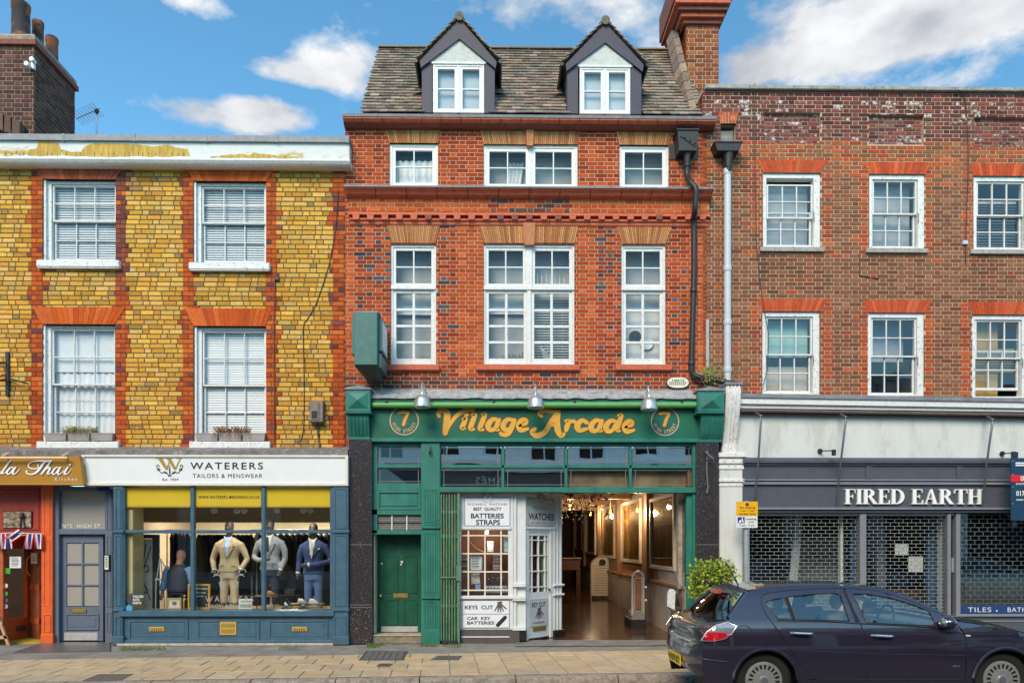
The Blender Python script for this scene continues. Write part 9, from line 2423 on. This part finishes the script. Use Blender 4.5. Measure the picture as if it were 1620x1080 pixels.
  def bead(pts,r=.004,m=M_trim,off=.0015,name='seam',par=T,sp=True):
   L=[S(*p)for p in pts];L=spline(L,5)if sp and len(L)>2 else L
   return MB().tube([surf(x,z,off,side)for x,z in L],r,5).build(name,m,par,smooth=True)
  bead(rd_rear);bead(bp);bead(fd_front);bead([(1204,946),(1210,939.5),(1240,934),(1300,930.2),(1360,931),(1400,936.5),(1450,953.5),(1497,975)],.004)
  for gl,par in((q_glass,RD),(r_glass,RD),(f_glass,FD)):bead(gl+gl[:1],.008,M_trim,.0,'window_rubber',par,False)
  bead([(1229,980.5),(1300,982),(1370,986),(1482,991.5)],.007,M_trim,.004,'waist_strip',T,False)
  bead([(1244,944),(1256,979)],.016,M_trim,.002,'pillar_bar',RD,False);bead([(1335,934),(1356,983)],.02,M_trim,-.002,'pillar_trim',FD,False)
  bead([(1291,1073.5),(1372,1074),(1526,1074.5)],.006,M_trim,.004,'sill_seam',T,False)
  bead([(1160,1022),(1230,1026),(1372,1033),(1530,1036)],.003,mat('crease_line',(.03,.028,.05),.3,metal=.3,coat=1),.0015,'body_crease',T)
  bead([(1112,1042),(1130,1044),(1150,1046)],.006,M_paint,.006,'bumper_rib',T);bead([(1134,1012),(1150,1020),(1168,1030)],.003,M_trim,.001,'seam',T)
  for c in(cr,cf):
   L=arc(c,4,176,20,AR-.004);MB().tube([surf(x,z,.008,side)for x,z in L],.018,6).build('arch_lip',M_paint,T,smooth=True)
   L=arc(c,-2,182,20,AR+.0);vs=[surf(x,z,-.01,side)for x,z in L]+[(surf(x,z,-.01,side)[0],surf(x,z,-.3,side)[1],z)for x,z in L];n=len(L)
   MB().add(vs,[(i,i+1,n+i+1,n+i)for i in range(n-1)]).build('wheel_arch',M_trim,T)
  for par,(a,b,py)in((RD,(1251,1285,1001)),(FD,(1378.5,1412,1005))):
   p0,p1=S(a,py-.5),S(b,py+.7);H=MB().tube([surf(*p0,.0,side),surf(p0[0]+.03,p0[1]+.002,.035,side),surf(p1[0]-.03,p1[1]+.002,.035,side),surf(*p1,.0,side)],.016,8).build('handle',M_chr,par,smooth=True)
   m=S((a+b)/2+2,py+3);MB().ball(surf(*m,-.012,side),(.06,.02,.03),12,8).build('handle_cup',M_trim,H,smooth='all')
  lamp=[(1108.5,1012.3),(1117.5,999),(1131.5,988.6),(1151,983.8),(1164.8,989.5),(1157.5,1002),(1146,1009.5),(1129.5,1013.6)]
  red=[(1108.5,1012.3),(1117,999.8),(1130,999),(1157.5,1001),(1146,1009.5),(1129.5,1013.6)]
  TL=panel('tail_lamp',lamp,mat('lamp_clear',(.34,.33,.36),.15,.2,20,metal=.5,coat=1),T,off=.012,side=side,step=.03);panel('red_lens',red,mat('lamp_red',(.55,.01,.02),.15,.25,30,coat=1),TL,off=.016,side=side,step=.03)
  bead(lamp+lamp[:1],.006,M_chr,.013,'lamp_rim',TL,False);bead([(1112,1006),(1157,1002.5)],.004,M_chr,.017,'lamp_divider',TL,False);bead([(1131,989),(1129,1013)],.003,M_chr,.017,'lamp_divider',TL,False)
  if side==0:
   c=S(1178,1002);MB().tube([surf(c[0]+.09*math.cos(R(t)),c[1]+.09*math.sin(R(t)),.001,0)for t in range(0,361,15)],.0035,5).build('fuel_flap',M_trim,T,smooth=True)
   panel('side_repeater',[(1527,1003.3),(1535,1003.8),(1535.5,1006),(1528.5,1005.8)],mat('repeater_lens',(.7,.68,.62),.2),T,off=.004,step=.02);
   for k in range(3):panel('door_badge',[(1506.5+k*4,1054),(1507.5+k*4,1051.5),(1510.2+k*4,1051.5),(1509.5+k*4,1054)],M_chr,FD,off=.004,step=.02)
  c=S(1491,983);b=surf(c[0],c[1],.10,side);mb=MB();mb.ball((b[0],b[1],b[2]),(.085,.10,.075),14,10);MR=mb.build('door_mirror',M_paint,T,smooth='all')
  MB().ball((b[0]-.035,b[1],b[2]+.002),(.055,.085,.058),12,8).build('mirror_glass',M_chr,MR,smooth='all');f=S(1488,991);MB().tube([surf(f[0],f[1],.0,side),(b[0],b[1],b[2]-.05)],.03,8).build('mirror_foot',M_trim,MR)
 def across(name,edge,m,crown,n=14,off=0.0,tmax=1.0,parent=T,sub=5,bow=2.4,mid=None):
  E=[S(*p)if not isinstance(p[0],float)or p[0]>900 else p for p in edge]
  E=spline(E,sub)if len(E)>2 else E
  vs=[];k=len(E)
  if mid:
   Cm=[(P(px,py,YC).x,P(px,py,YC).z)for px,py in mid];Cm=spline(Cm,sub);n=28
   for(x,z),(cx,cz)in zip(E,Cm):
    h=YC-surf(x,z)[1]
    for j in range(n+1):
     t=(-1+2*j/n)*tmax;w=abs(t)**bow;vs.append((cx+(x-cx)*w,YC+t*h,cz+(z-cz)*w))
  else:
   for i,(x,z)in enumerate(E):
    a,b=E[max(0,i-1)],E[min(k-1,i+1)];dx,dz=b[0]-a[0],b[1]-a[1];l=math.hypot(dx,dz)or 1;nx,nz=-dz/l,dx/l
    h=YC-surf(x,z)[1];cw=crown if not callable(crown)else crown(i/(k-1))
    for j in range(n+1):
     t=(-1+2*j/n)*tmax;c=cw*(1-abs(t)**bow)+off;vs.append((x+nx*c,YC+t*h,z+nz*c))
  fs=[]
  for i in range(k-1):
   for j in range(n):q=i*(n+1)+j;fs.append((q,q+1,q+n+2,q+n+1)[::-1])
  return MB().add(vs,fs).build(name,m,parent,smooth='all')
 BP=across('rear_bumper',[(1124,1074),(1115,1066),(1111,1052),(1111,1040),(1112,1030),(1113,1018)],M_paint,0,bow=3.2,mid=[(1098,1064),(1083,1054),(1071,1041),(1069.5,1030),(1071,1020),(1074,1010)])
 HT=across('tailgate',[(1113,1018),(1114,1011),(1118,1000),(1126,991),(1138,985),(1153,979.5)],M_paint,0,bow=5,mid=[(1074,1010),(1077,1003),(1076.5,992),(1077.5,983.5),(1085,978.5),(1112,974.5)])
 RW=across('rear_window',[(1153,979.5),(1161,967.5),(1171,953.5),(1180,941.5)],M_cg,0,tmax=.95,bow=2.2,mid=[(1110,974.5),(1119,962),(1130,949),(1138.5,939)])
 for s in(0,1):
  L=[S(1153,979.5),S(1167,959),S(1182,938)];MB().tube([(x,(surf(x,z)[1]+.03)if s==0 else 2*YC-surf(x,z)[1]-.03,z+.012)for x,z in L],.028,6).build('tailgate_pillar',M_paint,HT,smooth=True)
 across('roof',[(1182,938)]+roof_edge[:8],M_paint,lambda f:.005+.022*min(1,3*f))
 SP=across('spoiler',[(1171,944),(1174,939.5),(1184,935),(1196,931.5)],M_paint,.012,off=.014)
 WS=across('windscreen',[(1422,938),(1452,949.5),(1482,963.5),(1512,978),(1528,984)],M_cg,.07,tmax=.95)
 BN=across('bonnet',[(1524,982.5),(1560,988),(1600,995),(1640,1005),(1675,1019),(1698,1036)],M_paint,.05);across('front_bumper',[(1698,1036),(1710,1056),(1714,1075),(1710,1100)],M_paint,.06)
 zc=S(1089,1046)[1];xb=S(1089,1046)[0]
 def onrear(py):p=S(1092,py);return p
 zp0,zp1=GZ(1051,YC),GZ(1033.5,YC)
 zp1=GZ(1033,YC-.1);zp0=GZ(1050,YC-.1)
 xp=P(1069.5,1036,YC).x-.006
 NP=thing_part=MB().box(xp-.012,xp,YC-.26,YC+.26,zp0,zp1).build('number_plate',mat('plate_yellow',(.82,.55,.01),.35,.05),T)
 me=text_mesh('NU09 SKY',.03,1.0);vv=[v.co.copy()for v in me.vertices];w=max(v.x for v in vv);hh=max(v.y for v in vv);ff=[tuple(p.vertices)for p in me.polygons]
 MB().add([(xp-.0135,YC+.24-v.x/w*.48,zp0+.025+v.y/hh*(zp1-zp0-.05))for v in vv],ff).build('plate_lettering',M_ink,NP,k='stuff');bpy.data.meshes.remove(me)
 mb=MB();zz=GZ(1006,YC);xx=P(1076.5,1003,YC).x;mb.tube([(xx+.012,YC-.5,zz),(xx-.012,YC,zz),(xx+.012,YC+.5,zz)],.018,8);mb.build('tailgate_bar',M_chr,HT,smooth=True)
 c=P(1131,934.5,YC);MB().box(c.x-.01,c.x+.03,YC-.16,YC+.16,c.z-.02,c.z+.02).build('brake_light',mat('brake_red',(.60,.02,.015),.3,coat=1),SP)
 p=P(1110,973,YC-.2);MB().tube([P(1108,974,YC),P(1104,972.5,YC+.1),P(1100,969,YC+.4)],.010,6).build('rear_wiper',M_trim,HT)
 a,b=P(1170,929,YC),P(1148,888,YC);AE=MB().tube([a,b],[.009,.004],6).build('aerial',M_trim,T);MB().ball(tuple(a),(.03,.02,.018),10,6).build('aerial_base',M_trim,AE)
 hub=None
 for k,c in enumerate((cr,cf)):
  for side in(0,1):
   yw=YN+.06;sg=1
   W=MB();r=.315
   y0,y1=(yw,yw+.19)if side==0 else(2*YC-yw-.19,2*YC-yw)
   zc_=r-.11
   zc_=c[1]-.0
   tyre=MB().lathe([(.205,.015),(.235,.0),(.27,-.004),(.295,.008),(r,.03),(r,.16),(.295,.182),(.205,.175)],(c[0],y0,zc_),'y',48)
   TY=tyre.build('wheel',M_rub,T,smooth=35)
   yf=y0+.005 if side==0 else y1-.005;s=-1 if side==0 else 1
   HC=MB();n=80
   rad=[.0,.045,.055,.115,.125,.175,.182,.205,.212]
   dep=[.018,.018,.010,.002,.000,-.004,-.002,.0,.016]
   dep=[.020,.020,.004,.006,.004,.010,.010,.004,-.02]
   vs=[];fs=[]
   for rr,dd in zip(rad,dep):
    for i in range(n):t=2*math.pi*i/n;vs.append((c[0]+rr*math.cos(t),yf+s*dd*.8,zc_+rr*math.sin(t)))
   for j in range(len(rad)-1):
    for i in range(n):
     if j in(4,)and i%4 in(2,3):continue
     i2=(i+1)%n;q=(j*n+i,j*n+i2,(j+1)*n+i2,(j+1)*n+i);fs.append(q if side==1 else q)
   HC.add(vs,fs);HB=HC.build('hubcap',M_hub,TY,smooth=30)
   MB().lathe([(.206,0),(.206,.02)],(c[0],yf-s*.03-(.02 if side else 0),zc_),'y',32).build('brake_disc',M_trim,TY)
   MB().lathe([(.035,0),(.03,.006)]if s<0 else[(.03,0),(.035,.006)],(c[0],yf+s*.020-(.006 if s<0 else 0),zc_),'y',20).build('hub_badge',M_chr,TY)
 M_int=mat('grey_upholstery',(.10,.105,.105),.85,.2,30);xm=(cr[0]+cf[0])/2
 IN=MB().box(cr[0]-.35,cf[0]-.3,YN+.12,2*YC-YN-.12,.02,.10).build('cabin_floor',M_trim,T)
 for x,lean in((S(1295,950)[0],.12),(S(1403,950)[0]-.1,.12)):
  for y in(YC-.37,YC+.37):
   mb=MB();loft(mb,[(x-.05,y,.42,.22,.22),(x-.05,y,.52,.20,.22)],14);mb2=mb
   vs=[]
   mb.tube([(x-.18,y,.45),(x-.26,y,.75),(x-.32,y,1.0)],[.16,.17,.13],10);mb.build('seat',M_int,T,smooth='all')
   MB().ball((x-.35,y,1.14),(.05,.13,.09),12,8).build('headrest',M_int,T,smooth='all')
 xd=S(1480,985)[0]
 MB().cbox(xd-.1,xd+.35,YN+.2,2*YC-YN-.2,.6,.90,.03).build('dashboard',M_int,T)
 cx,cy,cz=S(1432,980)[0],YC-.37,.92
 for par in(0,):
  pts=[(cx+.06*math.sin(R(t))*.6,cy+.18*math.cos(R(t)),cz+.18*math.sin(R(t)))for t in range(0,361,15)];MB().tube(pts,.016,6,cap=False).build('steering_wheel',M_trim,T,smooth=True)
 MB().box(cr[0]-.3,cr[0]+.3,YN+.2,2*YC-YN-.2,.55,.9).build('parcel_shelf',M_trim,T)
 return T
CAR=part_car()
def car_copy(dx,dy,paint,label):
 swap={'navy_car_paint':paint}
 r=CAR.copy();COL.objects.link(r);r.location=CAR.location+Vector((dx,dy,0));r['label']=label;r['group']='cars across the street'
 def rec(o,par):
  for ch in o.children:
   c=ch.copy();COL.objects.link(c);c.parent=par
   if c.material_slots and c.material_slots[0].material and c.material_slots[0].material.name in swap:
    c.material_slots[0].link='OBJECT';c.material_slots[0].material=swap[ch.material_slots[0].material.name]
   rec(ch,c)
 rec(CAR,r)
car_copy(12.4,-6.9,mat('silver_car_paint',(.50,.51,.52),.3,.05,30,metal=.3,coat=1),'silver hatchback across the street, mirrored in the far shop pane')
car_copy(6.0,-7.1,mat('white_car_paint',(.72,.72,.70),.3,.04,30,coat=1),'white hatchback across the street, mirrored in the shuttered bay glass')
